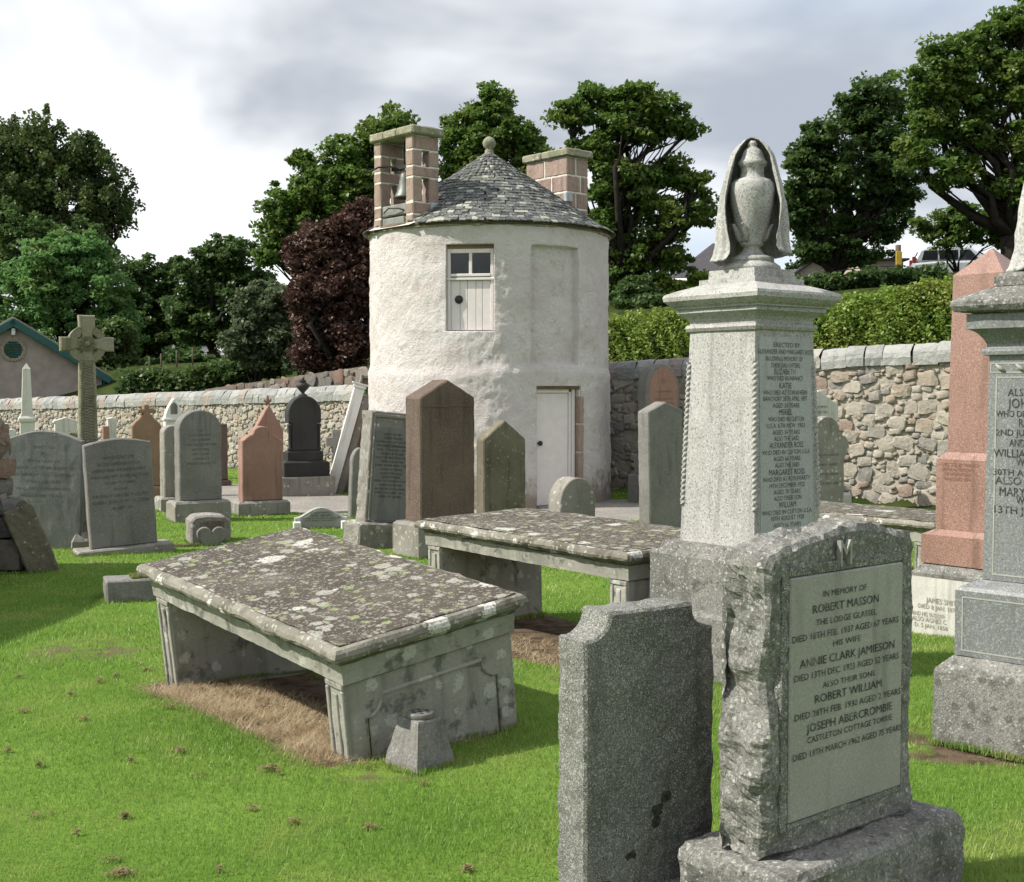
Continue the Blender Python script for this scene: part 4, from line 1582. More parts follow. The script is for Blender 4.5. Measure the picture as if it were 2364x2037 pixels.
def masson_stone():
    p1 = at(1768, 1996, 3.37)                # front left corner of the upright, on top of its base
    yaw = R(40)
    z1 = p1.z
    u = (2116 - CX) / F
    W = (u * p1.y - p1.x) / (math.cos(yaw) - u * math.sin(yaw))
    W *= 0.995
    T = 0.17
    ex = Vector((math.cos(yaw), math.sin(yaw)))
    ey = Vector((-math.sin(yaw), math.cos(yaw)))
    mid = p1.xy + ex * W / 2
    ctr = mid + ey * T / 2
    z0 = gz(ctr.x, ctr.y)
    hb = z1 - z0
    t = thing('headstone', 'rough-hewn grey granite headstone with a lettered panel and a raised letter M', 'headstone', (ctr.x, ctr.y, z0), yaw)
    P = Plane((mid.x, mid.y, z0), yaw)
    Hl = P.uv(1767, 1290)[1] - hb
    Hm = P.uv(1930, 1222)[1] - hb
    Hr = P.uv(2078, 1240)[1] - hb
    h = W / 2
    prof = [(h, 0), (h, Hr - 0.03), (h - 0.03, Hr), (0.12, Hm), (0.0, Hm), (-h * 0.5, Hl + 0.035), (-h + 0.02, Hl), (-h, Hl - 0.03), (-h, 0)]
    mb = MB().prism([(x, z + hb) for x, z in prof], -T / 2, T / 2, 0.012)
    me = mb.mesh('slab')
    rough_mesh(me, 0.022, 0.003, 14.0, 3.0)
    # rock-faced sides and top
    nf = Vector((0, -1, 0))
    off = Vector((4, 9, 1))
    co = [v.co.copy() for v in me.vertices]
    nm = [v.normal.copy() for v in me.vertices]
    for v, c, n in zip(me.vertices, co, nm):
        side = 1 - abs(n.y)
        big = noise.fractal(c * 7.0 + off, 0.9, 2.0, 4)
        fine = noise.fractal(c * 22.0 - off, 0.8, 2.0, 3)
        v.co += n * (side * (0.030 * big + 0.010 * fine))
        fr = abs(n.y) * (1.0 if n.y < 0 else 0.3)
        edge = 1 if (abs(c.x) > h - 0.07 or c.z > hb + min(Hl, Hr) - 0.06) else 0.3
        v.co += n * (fr * edge * (0.006 * big + 0.004 * fine))
        # broken chips along the front left edge
        if n.y < 0.2 and c.x < -h + 0.10:
            k = max(0.0, noise.noise(Vector((3.3, 0.5, c.z * 6.5)))) * (1 - (c.x + h) / 0.10)
            v.co.y += 0.075 * k
            v.co.x += 0.05 * k
    me.update()
    mk('slab', me, 'granite_weathered', t)
    # base
    bl = MB().box(-h - 0.05, h + 0.115, -T / 2 - 0.115, T / 2 + 0.11, -0.2, hb - 0.002, 0.02)
    bl.build('base', 'granite_weathered', t, rough=(0.028, 0.017, 8.0, 1.0))
    # polished panel
    a, b = P.uv(1808, 1346), P.uv(2068, 1291)
    c, d = P.uv(2084, 1800), P.uv(1825, 1906)
    x0, x1 = (a[0] + d[0]) / 2, (b[0] + c[0]) / 2
    zt, zb = (a[1] + b[1]) / 2, (c[1] + d[1]) / 2
    MB().box(x0, x1, -T / 2 - 0.010, -T / 2 + 0.02, zb, zt, 0.004).build('inscription_panel', 'panel_grey', t)
    # pitted margin round the panel
    mg = MB()
    for xa, xb, za, zc in ((x0 - 0.03, x0 - 0.002, zb - 0.02, zt + 0.03), (x1 + 0.002, x1 + 0.018, zb - 0.02, zt + 0.03), (x0 - 0.002, x1 + 0.002, zt + 0.002, zt + 0.03), (x0 - 0.002, x1 + 0.002, zb - 0.02, zb - 0.002)):
        mg.box(xa, xb, -T / 2 - 0.0065, -T / 2 + 0.02, za, zc, 0.003)
    mg.build('panel_margin', 'granite_dark_slab', t, rough=(0.02, 0.006, 30.0, 8.0))

    def ln(s, xa, ya, xb, yb):
        k = 1 / 2.072
        ua, va = P.uv(1240 + xa * k, 1180 + ya * k)
        ub, vb = P.uv(1240 + xb * k, 1180 + yb * k)
        return s, (ua + ub) / 2, (va + vb) / 2, abs(ub - ua)
    src = [('IN MEMORY OF', 1352, 400, 1560, 355, .017), ('ROBERT MASSON', 1303, 478, 1617, 405, .023), ('THE LODGE GLASSEL', 1318, 540, 1607, 470, .017), ('DIED 18TH FEB. 1937 AGED 67 YEARS', 1203, 630, 1712, 500, .018), ('HIS WIFE', 1400, 632, 1533, 600, .016), ('ANNIE CLARK JAMIESON', 1240, 745, 1692, 620, .023), ('DIED 13TH DEC. 1923 AGED 52 YEARS', 1213, 820, 1712, 670, .018), ('ALSO THEIR SONS', 1350, 832, 1598, 768, .016), ('ROBERT WILLIAM', 1313, 905, 1632, 810, .023), ('DIED 28TH FEB. 1930 AGED 2 YEARS', 1215, 1005, 1722, 840, .018), ('JOSEPH ABERCROMBIE', 1272, 1045, 1682, 920, .023), ('CASTLETON COTTAGE TORRIE', 1275, 1100, 1680, 975, .017), ('DIED 13TH MARCH 1962 AGED 75 YEARS', 1215, 1190, 1733, 1015, .018)]
    L = []
    for s, xa, ya, xb, yb, hh in src:
        s, uu, vv, ww = ln(s, xa, ya, xb, yb)
        L.append((s, min(max(uu, x0 + ww / 2 + 0.004), x1 - ww / 2 - 0.004), vv, hh, ww))
    inscription(L, -T / 2 - 0.0125, 'lettering_dark', t)
    mu, mv = P.uv(1941, 1274)
    mme = text_mesh([('M', mu, mv, 0.07, 0.052)])
    bm = bmesh.new()
    bm.from_mesh(mme)
    r = bmesh.ops.extrude_face_region(bm, geom=bm.faces[:])
    bmesh.ops.translate(bm, verts=[v for v in r['geom'] if isinstance(v, bmesh.types.BMVert)], vec=(0, -0.014, 0))
    bmesh.ops.recalc_face_normals(bm, faces=bm.faces[:])
    bm.to_mesh(mme)
    bm.free()
    mme.transform(Matrix.Translation((0, -T / 2 - 0.006, 0)))
    mk('raised_letter', mme, 'panel_grey', t)


front_slab()
masson_stone()


# ------------------------------------------------------------------ urn monument
def draped_urn(t, zb, H, s, seed, mat='granite_light', rot=0.0):
    """urn of height H standing at zb, with a cloth drawn over its top; s = width scale"""
    k = H
    prof = [(0.0, 0.0), (0.42, 0.0), (0.42, 0.03), (0.36, 0.045), (0.30, 0.05), (0.22, 0.075), (0.17, 0.105), (0.165, 0.125), (0.22, 0.14), (0.225, 0.155), (0.20, 0.165), (0.255, 0.22), (0.34, 0.34), (0.405, 0.47), (0.435, 0.57), (0.42, 0.63), (0.35, 0.665), (0.24, 0.685), (0.22, 0.72), (0.225, 0.77), (0.27, 0.785), (0.28, 0.81), (0.245, 0.825), (0.21, 0.86), (0.165, 0.91), (0.09, 0.935), (0.085, 0.945), (0.10, 0.96), (0.06, 0.985), (0.0, 0.99)]
    MB().lathe([(r * s, zb + z * k) for r, z in prof], 36).build('urn', mat, t)
    lv = MB()
    for j in range(7):                       # leaves round the foot of the bowl
        a = j / 9 * 2 * math.pi + rot
        p = [(0.21, 0.17), (0.265, 0.21), (0.315, 0.26), (0.375, 0.305), (0.40, 0.30)]
        lv.tube([(r * s * math.cos(a), r * s * math.sin(a), zb + z * k) for r, z in p], [0.04 * s, 0.06 * s, 0.05 * s, 0.03 * s, 0.02 * s], 6)
    lv.build('urn_leaves', mat, t)
    # cloth: a sheet drawn over the lid, hanging down both sides in folds; open at front and back
    rprof = [(0.04, 1.015), (0.16, 0.99), (0.29, 0.935), (0.40, 0.865), (0.435, 0.81), (0.48, 0.73), (0.53, 0.63), (0.585, 0.5), (0.62, 0.38), (0.64, 0.25), (0.65, 0.14), (0.69, 0.05), (0.74, 0.0)]
    half = [30, 36, 38, 38, 36, 34, 33, 34, 39, 46, 52, 54, 50]
    for sd in (0, 1):
        V, Fc = [], []
        nu = 44
        fine = []
        for i in range(len(rprof) - 1):
            for q in range(3):
                f = q / 3
                fine.append((rprof[i][0] * (1 - f) + rprof[i + 1][0] * f, rprof[i][1] * (1 - f) + rprof[i + 1][1] * f, half[i] * (1 - f) + half[i + 1] * f))
        fine.append((*rprof[-1], half[-1]))
        nz_ = len(fine)
        for lay in (0, 1):
            for r, z, ha in fine:
                if sd == 1:
                    z = 0.06 + z * 0.94 if z < 0.5 else z
                for j in range(nu + 1):
                    b = -1 + 2 * j / nu
                    fr = (b if sd == 0 else -b)          # +1 = front edge
                    wa = ha if fr > 0 else 92.0
                    a = R(b * wa) + (math.pi if sd == 0 else 0.0) + rot
                    fold = (0.085 * (abs(math.sin(b * 6.5 + z * 1.6 + seed)) - 0.6) + 0.03 * abs(math.sin(b * 13.0 - z * 2.5))) * min(1.0, 1.25 - z)
                    rr = (r + fold - (0.045 if lay else 0.0) * (1 - abs(b) ** 6)) * s
                    V.append((rr * math.cos(a), rr * math.sin(a) * 1.0, zb + z * k + 0.02 * k * math.sin(b * 7 + seed) * max(0, 0.3 - z)))
        m = nu + 1
        for i in range(nz_ - 1):
            for j in range(nu):
                a = i * m + j
                Fc.append((a, a + 1, a + m + 1, a + m))
                o = nz_ * m
                Fc.append((o + a + m, o + a + m + 1, o + a + 1, o + a))
        o = nz_ * m
        for i in range(nz_ - 1):
            for j in (0, nu):
                a = i * m + j
                Fc.append((a, a + m, o + a + m, o + a))
        for j in range(nu):
            for i in (0, nz_ - 1):
                a = i * m + j
                Fc.append((a, a + 1, o + a + 1, o + a))
        mb = MB()
        mb.add(V, Fc, True)
        mb.build('drapery', mat, t, rough=(0.2, 0.004, 14, seed))


def rope(p0, p1, r, turns, n=None):
    V, Fc = [], []
    p0, p1 = Vector(p0), Vector(p1)
    n = n or turns * 7
    seg = 12
    ax = (p1 - p0)
    for i in range(n + 1):
        f = i / n
        c = p0 + ax * f
        for k in range(seg):
            a = 2 * math.pi * k / seg
            rr = r * (1 + 0.24 * math.cos(2 * a - f * turns * 2 * math.pi))
            V.append((c.x + rr * math.cos(a), c.y + rr * math.sin(a), c.z))
    for i in range(n):
        for k in range(seg):
            a, b = i * seg + k, i * seg + (k + 1) % seg
            Fc.append((a, b, b + seg, a + seg))
    return MB().add(V, Fc, True)


def urn_monument():
    yaw = R(38)
    s = 0.90
    lc = at(1474, 1500, 7.1)
    ex = Vector((math.cos(yaw), math.sin(yaw)))
    fw = Vector((math.sin(yaw), -math.cos(yaw)))
    c = Vector((lc.x, lc.y)) + (fw + ex) * (s / 2) + Vector((-0.03, 0.0))
    z0 = gz(c.x, c.y)
    t = thing('urn_monument', 'tall pale granite pedestal monument topped by a draped urn', 'monument', (c.x, c.y, z0), yaw)
    dn = c.y - 0.27 * 1.404                     # distance of the near edge of the shaft

    def z(py, d=dn):
        return zat(py, d) - z0
    zst = z(1405, 6.85)
    zsh = z(1268)
    ztop = z(760)
    # step, plinth
    MB().loft([(s / 2, s / 2, -0.2), (s / 2, s / 2, zst - 0.02), (s / 2 - 0.02, s / 2 - 0.02, zst)]).build('step', 'granite_weathered', t, rough=(0.07, 0.006, 7, 4))
    zp0 = zst + 0.002
    MB().loft([(0.385, 0.385, zp0), (0.385, 0.385, zsh - 0.07), (0.37, 0.37, zsh - 0.055), (0.345, 0.345, zsh - 0.045), (0.335, 0.335, zsh - 0.004)]).build('plinth', 'granite_weathered', t, rough=(0.07, 0.004, 7, 6))
    b0, b1 = 0.268, 0.234
    MB().loft([(b0, b0, zsh - 0.003), (b1, b1, ztop)]).build('shaft', 'granite_light', t, rough=(0.10, 0.0015, 9, 1))
    # sunk lettered face is the right one (-y side); ropes at the near and side edges
    def hw(zz):
        return b0 + (b1 - b0) * (zz - zsh) / (ztop - zsh)
    zr0, zr1 = z(1180), z(833)
    for sx, sy in ((-1, -1), (1, -1), (-1, 1), (1, 1)):
        q0, q1 = hw(zr0), hw(zr1)
        rope((sx * (q0 - 0.004), sy * (q0 - 0.004), zr0), (sx * (q1 - 0.004), sy * (q1 - 0.004), zr1), 0.0145, 26).build('rope_moulding', 'granite_light', t)
    # cornice
    cz = ztop
    tz = z(672, 6.75)
    hc = tz - cz
    prof = [(0.247, cz - 0.002), (0.262, cz + 0.004), (0.272, cz + hc * 0.10), (0.262, cz + hc * 0.17), (0.250, cz + hc * 0.18), (0.250, cz + hc * 0.27), (0.262, cz + hc * 0.36), (0.285, cz + hc * 0.44), (0.305, cz + hc * 0.50), (0.305, cz + hc * 0.60), (0.318, cz + hc * 0.61), (0.318, cz + hc * 0.65), (0.335, cz + hc * 0.70), (0.362, cz + hc * 0.82), (0.366, cz + hc * 0.93), (0.358, cz + hc), (0.30, cz + hc + 0.022), (0.235, cz + hc + 0.045), (0.215, cz + hc + 0.052)]
    MB().loft([(a * 0.935, a * 0.935, b) for a, b in prof]).build('cornice', 'granite_light', t, rough=(0.16, 0.003, 9, 2))
    p0 = cz + hc + 0.05
    p1 = z(640, 6.95)
    p1 = max(p1, p0 + 0.08)
    MB().loft([(0.20, 0.20, p0), (0.20, 0.20, p0 + 0.03), (0.165, 0.165, p0 + 0.032), (0.162, 0.162, p1)]).build('block', 'granite_light', t, rough=(0.08, 0.003, 9, 5))
    MB().lathe([(0.158, p1), (0.155, p1 + 0.02), (0.12, p1 + 0.045), (0.10, p1 + 0.05)], 32).build('urn_base', 'granite_light', t)
    top = z(322, c.y)
    draped_urn(t, p1 + 0.045, top - p1 - 0.045, 0.285, 1.0, rot=-yaw + R(-8))
    # lettering on the right-hand face, which leans back with the taper
    yf = hw(0.5 * (zsh + ztop))
    pl = c + fw * yf
    P = Plane((pl.x, pl.y, z0), yaw)
    src = [('ERECTED BY', 225, 450, 137), ('ALEXANDER AND MARGARET ROSS', 85, 555, 195), ('IN LOVING MEMORY OF', 155, 470, 255), ('THEIR DAUGHTERS', 195, 445, 312), ('ELIZABETH', 225, 405, 365), ('WHO DIED IN INFANCY', 160, 470, 422), ('KATIE', 265, 370, 485), ('WHO DIED AT TORNAVEEN', 125, 500, 545), ('BANCHORY 28TH APRIL 1897', 125, 500, 597), ('AGED 24 YEARS', 205, 432, 655), ('MERIEL', 258, 370, 713), ('WHO DIED IN CLIFTON', 162, 468, 772), ('U.S.A. 6TH NOV. 1903', 148, 475, 828), ('AGED 34 YEARS', 198, 430, 885), ('ALSO THE SAID', 210, 420, 938), ('ALEXANDER ROSS', 168, 458, 994), ('WHO DIED IN CLIFTON U.S.A.', 105, 515, 1055), ('AGED 66 YEARS', 200, 430, 1110), ('ALSO THE SAID', 212, 420, 1165), ('MARGARET ROSS', 158, 465, 1225), ('WHO DIED AT ROSEHEARTY', 105, 508, 1283), ('14TH DECEMBER 1922', 160, 460, 1338), ('AGED 78 YEARS', 195, 425, 1393), ('ALSO THEIR SON', 195, 430, 1447), ('WILLIAM', 235, 385, 1503), ('WHO DIED IN CLIFTON U.S.A.', 90, 520, 1565), ('10TH AUGUST 1928', 170, 450, 1617), ('AGED 66 YEARS', 185, 420, 1677)]
    V = []
    sl = (b0 - b1) / (ztop - zsh)
    L = []
    for st, xa, xb, yy in src:
        ua, va = P.uv(1730 + xa / 3.72, 760 + yy / 3.72)
        ub, vb = P.uv(1730 + xb / 3.72, 760 + yy / 3.72)
        big = st in ('ELIZABETH', 'KATIE', 'MERIEL', 'ALEXANDER ROSS', 'MARGARET ROSS', 'WILLIAM')
        L.append((st, (ua + ub) / 2, (va + vb) / 2, 0.031 if big else 0.0245, ub - ua))
    me = text_mesh(L)
    for v in me.vertices:
        v.co.y = -hw(v.co.z) - 0.004
    mk('inscription', me, 'lettering_lead', t)['kind'] = 'stuff'
    # bluish grey field behind the lettering: slightly sunk polished panel
    zz0, zz1 = z(1262), z(775)
    a, b = hw(zz0) - 0.05, hw(zz1) - 0.03
    mb = MB().add([(-a, -hw(zz0) - 0.0022, zz0), (a, -hw(zz0) - 0.0022, zz0), (b, -hw(zz1) - 0.0022, zz1), (-b, -hw(zz1) - 0.0022, zz1), (-a, -hw(zz0) + 0.01, zz0), (a, -hw(zz0) + 0.01, zz0), (b, -hw(zz1) + 0.01, zz1), (-b, -hw(zz1) + 0.01, zz1)], [(0, 1, 2, 3), (0, 4, 5, 1), (1, 5, 6, 2), (2, 6, 7, 3), (3, 7, 4, 0)])
    mb.build('inscription_panel', 'panel_lettered', t)
    return t


urn_monument()


def right_monument():
    yaw = R(45)
    lc = gp(2153, 1712)
    s = 0.80
    ex = Vector((math.cos(yaw), math.sin(yaw)))
    fw = Vector((math.sin(yaw), -math.cos(yaw)))
    c = Vector((lc.x, lc.y)) + (fw + ex) * (s / 2)
    z0 = gz(c.x, c.y)
    t = thing('urn_monument', 'grey granite urn monument cut off by the right edge, lead-lettered tall die', 'monument', (c.x, c.y, z0), yaw)
    k = (c.y / 5.4)
    cpx = CX + F * c.x / c.y

    def hx(px):                                  # half side from the photo column of the left corner
        return (cpx - px) * c.y / F / 1.414

    def z(py):
        return zat(py, c.y) - z0
    MB().loft([(s / 2, s / 2, 0.012), (s / 2, s / 2, z(1548)), (s / 2 - 0.005, s / 2 - 0.005, z(1540)), (hx(2206), hx(2206), z(1512))]).build('base', 'granite_weathered', t, rough=(0.08, 0.004, 8, 2))
    q = hx(2211)
    MB().loft([(q, q, z(1512) + 0.002), (q, q, z(1362)), (q - 0.012, q - 0.012, z(1354)), (hx(2268), hx(2268), z(1338))]).build('plinth', 'granite_polished_grey', t)
    a, b = hx(2274), hx(2282)
    MB().loft([(a, a, z(1338) + 0.002), (b, b, z(822))]).build('die', 'granite_polished_grey', t)
    zc = z(822)
    q0, q1, q2, q3 = hx(2266), hx(2276), hx(2228), hx(2190)
    MB().loft([(b, b, zc - 0.002), (q0, q0, zc + 0.004), (q0 + 0.002, q0 + 0.002, z(812)), (q0, q0, z(806)), (q1, q1, z(803)), (q1, q1, z(795)), (q1 + 0.01, q1 + 0.01, z(783)), (q2 - 0.03, q2 - 0.03, z(768)), (q2 - 0.01, q2 - 0.01, z(762)), (q2, q2, z(760)), (q2, q2, z(728)), (q2 + 0.006, q2 + 0.006, z(726))]).build('frieze', 'granite_polished_grey', t)
    MB().loft([(q2 + 0.004, q2 + 0.004, z(726) + 0.002), (q3 - 0.012, q3 - 0.012, z(720)), (q3, q3, z(708)), (q3 - 0.002, q3 - 0.002, z(698)), (q3 - 0.03, q3 - 0.03, z(686)), (hx(2290), hx(2290), z(662))]).build('cornice', 'granite_weathered', t, rough=(0.12, 0.004, 8, 3))
    q4 = hx(2290)
    MB().loft([(q4, q4, z(662) + 0.001), (q4, q4, z(640)), (q4 - 0.02, q4 - 0.02, z(632)), (q4 - 0.06, q4 - 0.06, z(626))]).build('block', 'granite_weathered', t, rough=(0.08, 0.004, 8, 3))
    draped_urn(t, z(626), z(255) - z(626), 0.34, 2.3, rot=-yaw + R(-20))
    # lettering on the lit left face: local -x side
    def face_lines(half):
        o = c + (-ex) * half
        return Plane((o.x, o.y, z0), yaw - R(90))
    P = face_lines((a + b) / 2)
    src = [('ALSO HIS SONS', 2326, 906, .030), ('JOHN GRANT', 2326, 931, .040), ('WHO DIED AT NEW', 2299, 955, .026), ('RANGOON', 2352, 976, .034), ('2ND JUNE 1894,', 2299, 998, .026), ('AND', 2330, 1022, .030), ('WILLIAM GRANT', 2294, 1045, .034), ('WHO DIED', 2346, 1066, .030), ('30TH APRIL 1896,', 2293, 1089, .026), ('ALSO THEIR SISTER', 2298, 1108, .032), ('MARY GRANT', 2308, 1134, .036), ('WHO DIED', 2346, 1154, .030), ('13TH JULY 1901.', 2296, 1175, .030)]
    me_parts = []
    L = []
    for st, px, py, hh in src:
        u0, v0 = P.uv(px, py)
        # left-aligned at the seen start of the line, so the rest runs out of the picture
        w = hh * 0.72 * len(st)
        if u0 + w > a - 0.04:
            w = max(0.16, a - 0.045 - u0)
            L.append((st, u0 + w / 2, v0, hh, w))
        else:
            L.append((st, u0 + w / 2, v0, hh, w))
    me = text_mesh(L)
    M = Matrix.Rotation(R(-90), 4, 'Z')
    me.transform(M)
    sl = (a - b) / (z(822) - z(1338))
    for v in me.vertices:
        v.co.x = -(a - sl * (v.co.z - z(1338))) - 0.002
    mk('inscription', me, 'lettering_dark', t)['kind'] = 'stuff'
    # incised border lines on die and plinth
    bo = MB()
    def border(half, z0_, z1_, m, w=0.006):
        for y0, y1, za, zb in ((-half + m, half - m, z0_, z0_ + w), (-half + m, half - m, z1_ - w, z1_), (-half + m, -half + m + w, z0_ + w, z1_ - w), (half - m - w, half - m, z0_ + w, z1_ - w)):
            bo.box(-1, 0, y0, y1, za, zb)
    n0 = len(bo.v)
    border(b, z(1325), z(870), 0.03)
    border(b, z(862), z(838), 0.005)
    bo.v = [(-(a - sl * (zz - z(1338))) - (0.0016 if x < -0.5 else -0.004), y, zz) for x, y, zz in bo.v]
    bo.build('border_line', 'lettering_pale', t)
    bo = MB()
    border(q, z(1500), z(1375), 0.03)
    bo.v = [(-q - (0.0016 if x < -0.5 else -0.004), y, zz) for x, y, zz in bo.v]
    bo.build('border_line', 'lettering_pale', t)
    # little carved leaves in the band above the lettering
    lf = MB()
    for kx in range(7):
        y = b - 0.05 - kx * 0.085
        x = -(a - sl * (z(850) - z(1338))) - 0.004
        lf.tube([(x, y - 0.02, z(858)), (x - 0.004, y, z(850)), (x, y + 0.02, z(842))], [0.003, 0.010, 0.003], 6)
    lf.build('carved_leaves', 'lettering_pale', t)


right_monument()


def pink_obelisk():
    yaw = R(40)
    lc = gp(2101, 1462)
    s = 0.70
    ex = Vector((math.cos(yaw), math.sin(yaw)))
    fw = Vector((math.sin(yaw), -math.cos(yaw)))
    c = Vector((lc.x, lc.y)) + (fw + ex) * (s / 2)
    z0 = gz(c.x, c.y)
    t = thing('obelisk', 'polished pink granite obelisk with pointed top beside the right wall', 'obelisk', (c.x, c.y, z0), yaw)
    cpx = CX + F * c.x / c.y

    def hx(px):
        return max(0.01, (cpx - px) * c.y / F / 1.404)

    def z(py):
        return zat(py, c.y) - z0
    h0 = s / 2
    MB().loft([(h0, h0, -0.1), (h0, h0, z(1330))]).build('base', 'stone_pale', t, rough=(0.1, 0.003, 8, 1))
    MB().loft([(h0 + 0.001, h0 + 0.001, z(1330) + 0.001), (h0, h0, z(1322)), (hx(2142), hx(2142), z(1300))]).build('base_cap', 'granite_weathered', t, rough=(0.08, 0.003, 8, 1))
    a = hx(2135)
    MB().loft([(a, a, z(1300) + 0.001), (a, a, z(1234)), (hx(2166), hx(2166), z(1222))]).build('step', 'granite_pink', t)
    a = hx(2167)
    MB().loft([(a, a, z(1222) + 0.001), (a, a, z(1060)), (hx(2190), hx(2190), z(1044))]).build('die', 'granite_pink', t)
    a, b = hx(2191), hx(2199)
    MB().loft([(a, a, z(1044) + 0.001), (b, b, z(636)), (0.004, 0.004, z(574))]).build('shaft', 'granite_pink', t)
    # faint lettering on the left face of the die and the white base
    for half, rows, mat in ((hx(2167), [('ERECTED BY FRANCIS', 2175, 1071, .022), ('SMITH IN MEMORY', 2175, 1082, .022), ('OF HIS FATHER', 2180, 1093, .022), ('WHO DIED 1876', 2180, 1104, .022)], 'lettering_pink'), (h0, [('JAMES SMITH', 2138, 1384, .034), ('DIED 8 JAN. 1874, AGED', 2120, 1397, .028), ('AND HIS WIDOW', 2106, 1413, .028), ('ALSO AGNES C.', 2106, 1425, .030), ('D. 5 JAN. 1858', 2112, 1440, .026)], 'lettering_pale2')):
        o = c + (-ex) * half
        P = Plane((o.x, o.y, z0), yaw - R(90))
        L = []
        for st, px, py, hh in rows:
            u0, v0 = P.uv(px, py)
            w = min(hh * 0.66 * len(st), half - 0.01 - u0)
            L.append((st, u0 + w / 2, v0, hh, w))
        me = text_mesh(L)
        me.transform(Matrix.Translation((-half - 0.0045, 0, 0)) @ Matrix.Rotation(R(-90), 4, 'Z'))
        mk('inscription', me, mat, t)['kind'] = 'stuff'


plain('lettering_pink', (0.23, 0.11, 0.08), 0.7, 0.2)
plain('lettering_pale2', (0.27, 0.27, 0.23), 0.8, 0.2)
pink_obelisk()

# ------------------------------------------------------------------ left side: Celtic cross
def celtic_cross():
    Y = 13.4
    yaw = R(28)
    p = at(204, 1100, Y)
    z0 = gz(p.x, p.y)
    sc = Y / F
    t = thing('celtic_cross', 'tall carved Celtic ring cross with knotwork shaft behind the left stones', 'cross', (p.x, p.y, z0), yaw)

    def z(py):
        return zat(py, Y) - z0
    zc = z(795)
    T = 0.11
    aw, al = 16.5 * sc, 53 * sc * 1.12          # half width of arms, half span
    wt, wb = 17 * sc, 25 * sc
    ac, a2 = 11.5 * sc, 31 * sc
    q = [(wb, 0.16), (wt + 0.004, zc - 52 * sc), (aw, zc - a2 - 0.03), (ac, zc - a2 + 0.02), (ac, zc - ac), (a2 - 0.02, zc - ac), (a2 + 0.03, zc - aw), (al, zc - aw), (al, zc + aw), (a2 + 0.03, zc + aw), (a2 - 0.02, zc + ac), (ac, zc + ac), (ac, zc + a2 - 0.02), (aw * 1.05, zc + a2 + 0.03), (aw * 1.1, z(728))]
    pr = q + [(-x, zz) for x, zz in q[::-1]]
    MB().prism(pr, -T / 2, T / 2, 0.012).build('shaft', 'carved_green', t, rough=(0.05, 0.004, 14, 2))
    ring = MB()
    V, Fc = [], []
    n, r0, r1 = 48, 26 * sc, 43 * sc
    for i in range(n):
        a = 2 * math.pi * i / n
        for rr, yy in ((r0, -0.046), (r1, -0.046), (r1, 0.046), (r0, 0.046)):
            V.append((rr * math.cos(a), yy, zc + rr * math.sin(a)))
    for i in range(n):
        for k in range(4):
            a, b = i * 4 + k, i * 4 + (k + 1) % 4
            c = ((i + 1) % n) * 4
            Fc.append((a, b, c + (k + 1) % 4, c + k))
    ring.add(V, Fc).build('ring', 'carved_green', t, rough=(0.05, 0.003, 14, 5))
    kn = MB()                                         # knotwork in raised threads, and a central boss
    yf = -T / 2 - 0.003

    def wr(zz):
        return wb + (wt - wb) * (zz - 0.16) / (zc - 48 * sc - 0.16)
    bands = [z(835), z(890), z(940), z(1015), z(1100)]
    for b0, b1 in zip(bands[1:], bands[:-1]):
        m = int((b1 - b0) / 0.045)
        for ph in (0, 1, 2):
            pts = []
            for i in range(m * 4 + 1):
                zz = b0 + 0.014 + (b1 - b0 - 0.028) * i / (m * 4)
                w = wr(zz) - 0.03
                pts.append((w * math.sin(i * math.pi / 4 + ph * 2.1), yf, zz))
            kn.tube(pts, 0.007, 5)
    for bz in bands:
        w = wr(bz) - 0.012
        for d in (-0.010, 0.010):
            kn.tube([(-w, yf, bz + d), (w, yf, bz + d)], 0.005, 5)
    for a0 in range(0, 360, 30):
        pts = [((0.035 + 0.06 * k / 6) * math.cos(R(a0 + k * 22)), yf, zc + (0.035 + 0.06 * k / 6) * math.sin(R(a0 + k * 22))) for k in range(6)]
        kn.tube(pts, 0.006, 5)
    kn.lathe([(0.036, 0.0), (0.03, 0.02), (0.012, 0.032), (0.0, 0.033)], 14, Matrix.Translation((0, yf + 0.004, zc)) @ Matrix.Rotation(R(90), 4, 'X'))
    k = kn.build('knotwork', 'carved_green', t)
    k['kind'] = 'stuff'
    MB().loft([(0.20, 0.17, -0.1), (0.20, 0.17, 0.08), (0.15, 0.12, 0.17), (0.145, 0.115, 0.175)]).build('base', 'stone_warmgrey', t, rough=(0.07, 0.006, 8, 1))


celtic_cross()


def rows(items, top, bot, h, w=0.7):
    """evenly spaced text rows as fractions of the stone: (text, width fraction)"""
    out = []
    n = len(items)
    for i, it in enumerate(items):
        s, ww = it if isinstance(it, tuple) else (it, None)
        out.append((s, 0.0, top + (bot - top) * i / max(1, n - 1), h, ww))
    return out


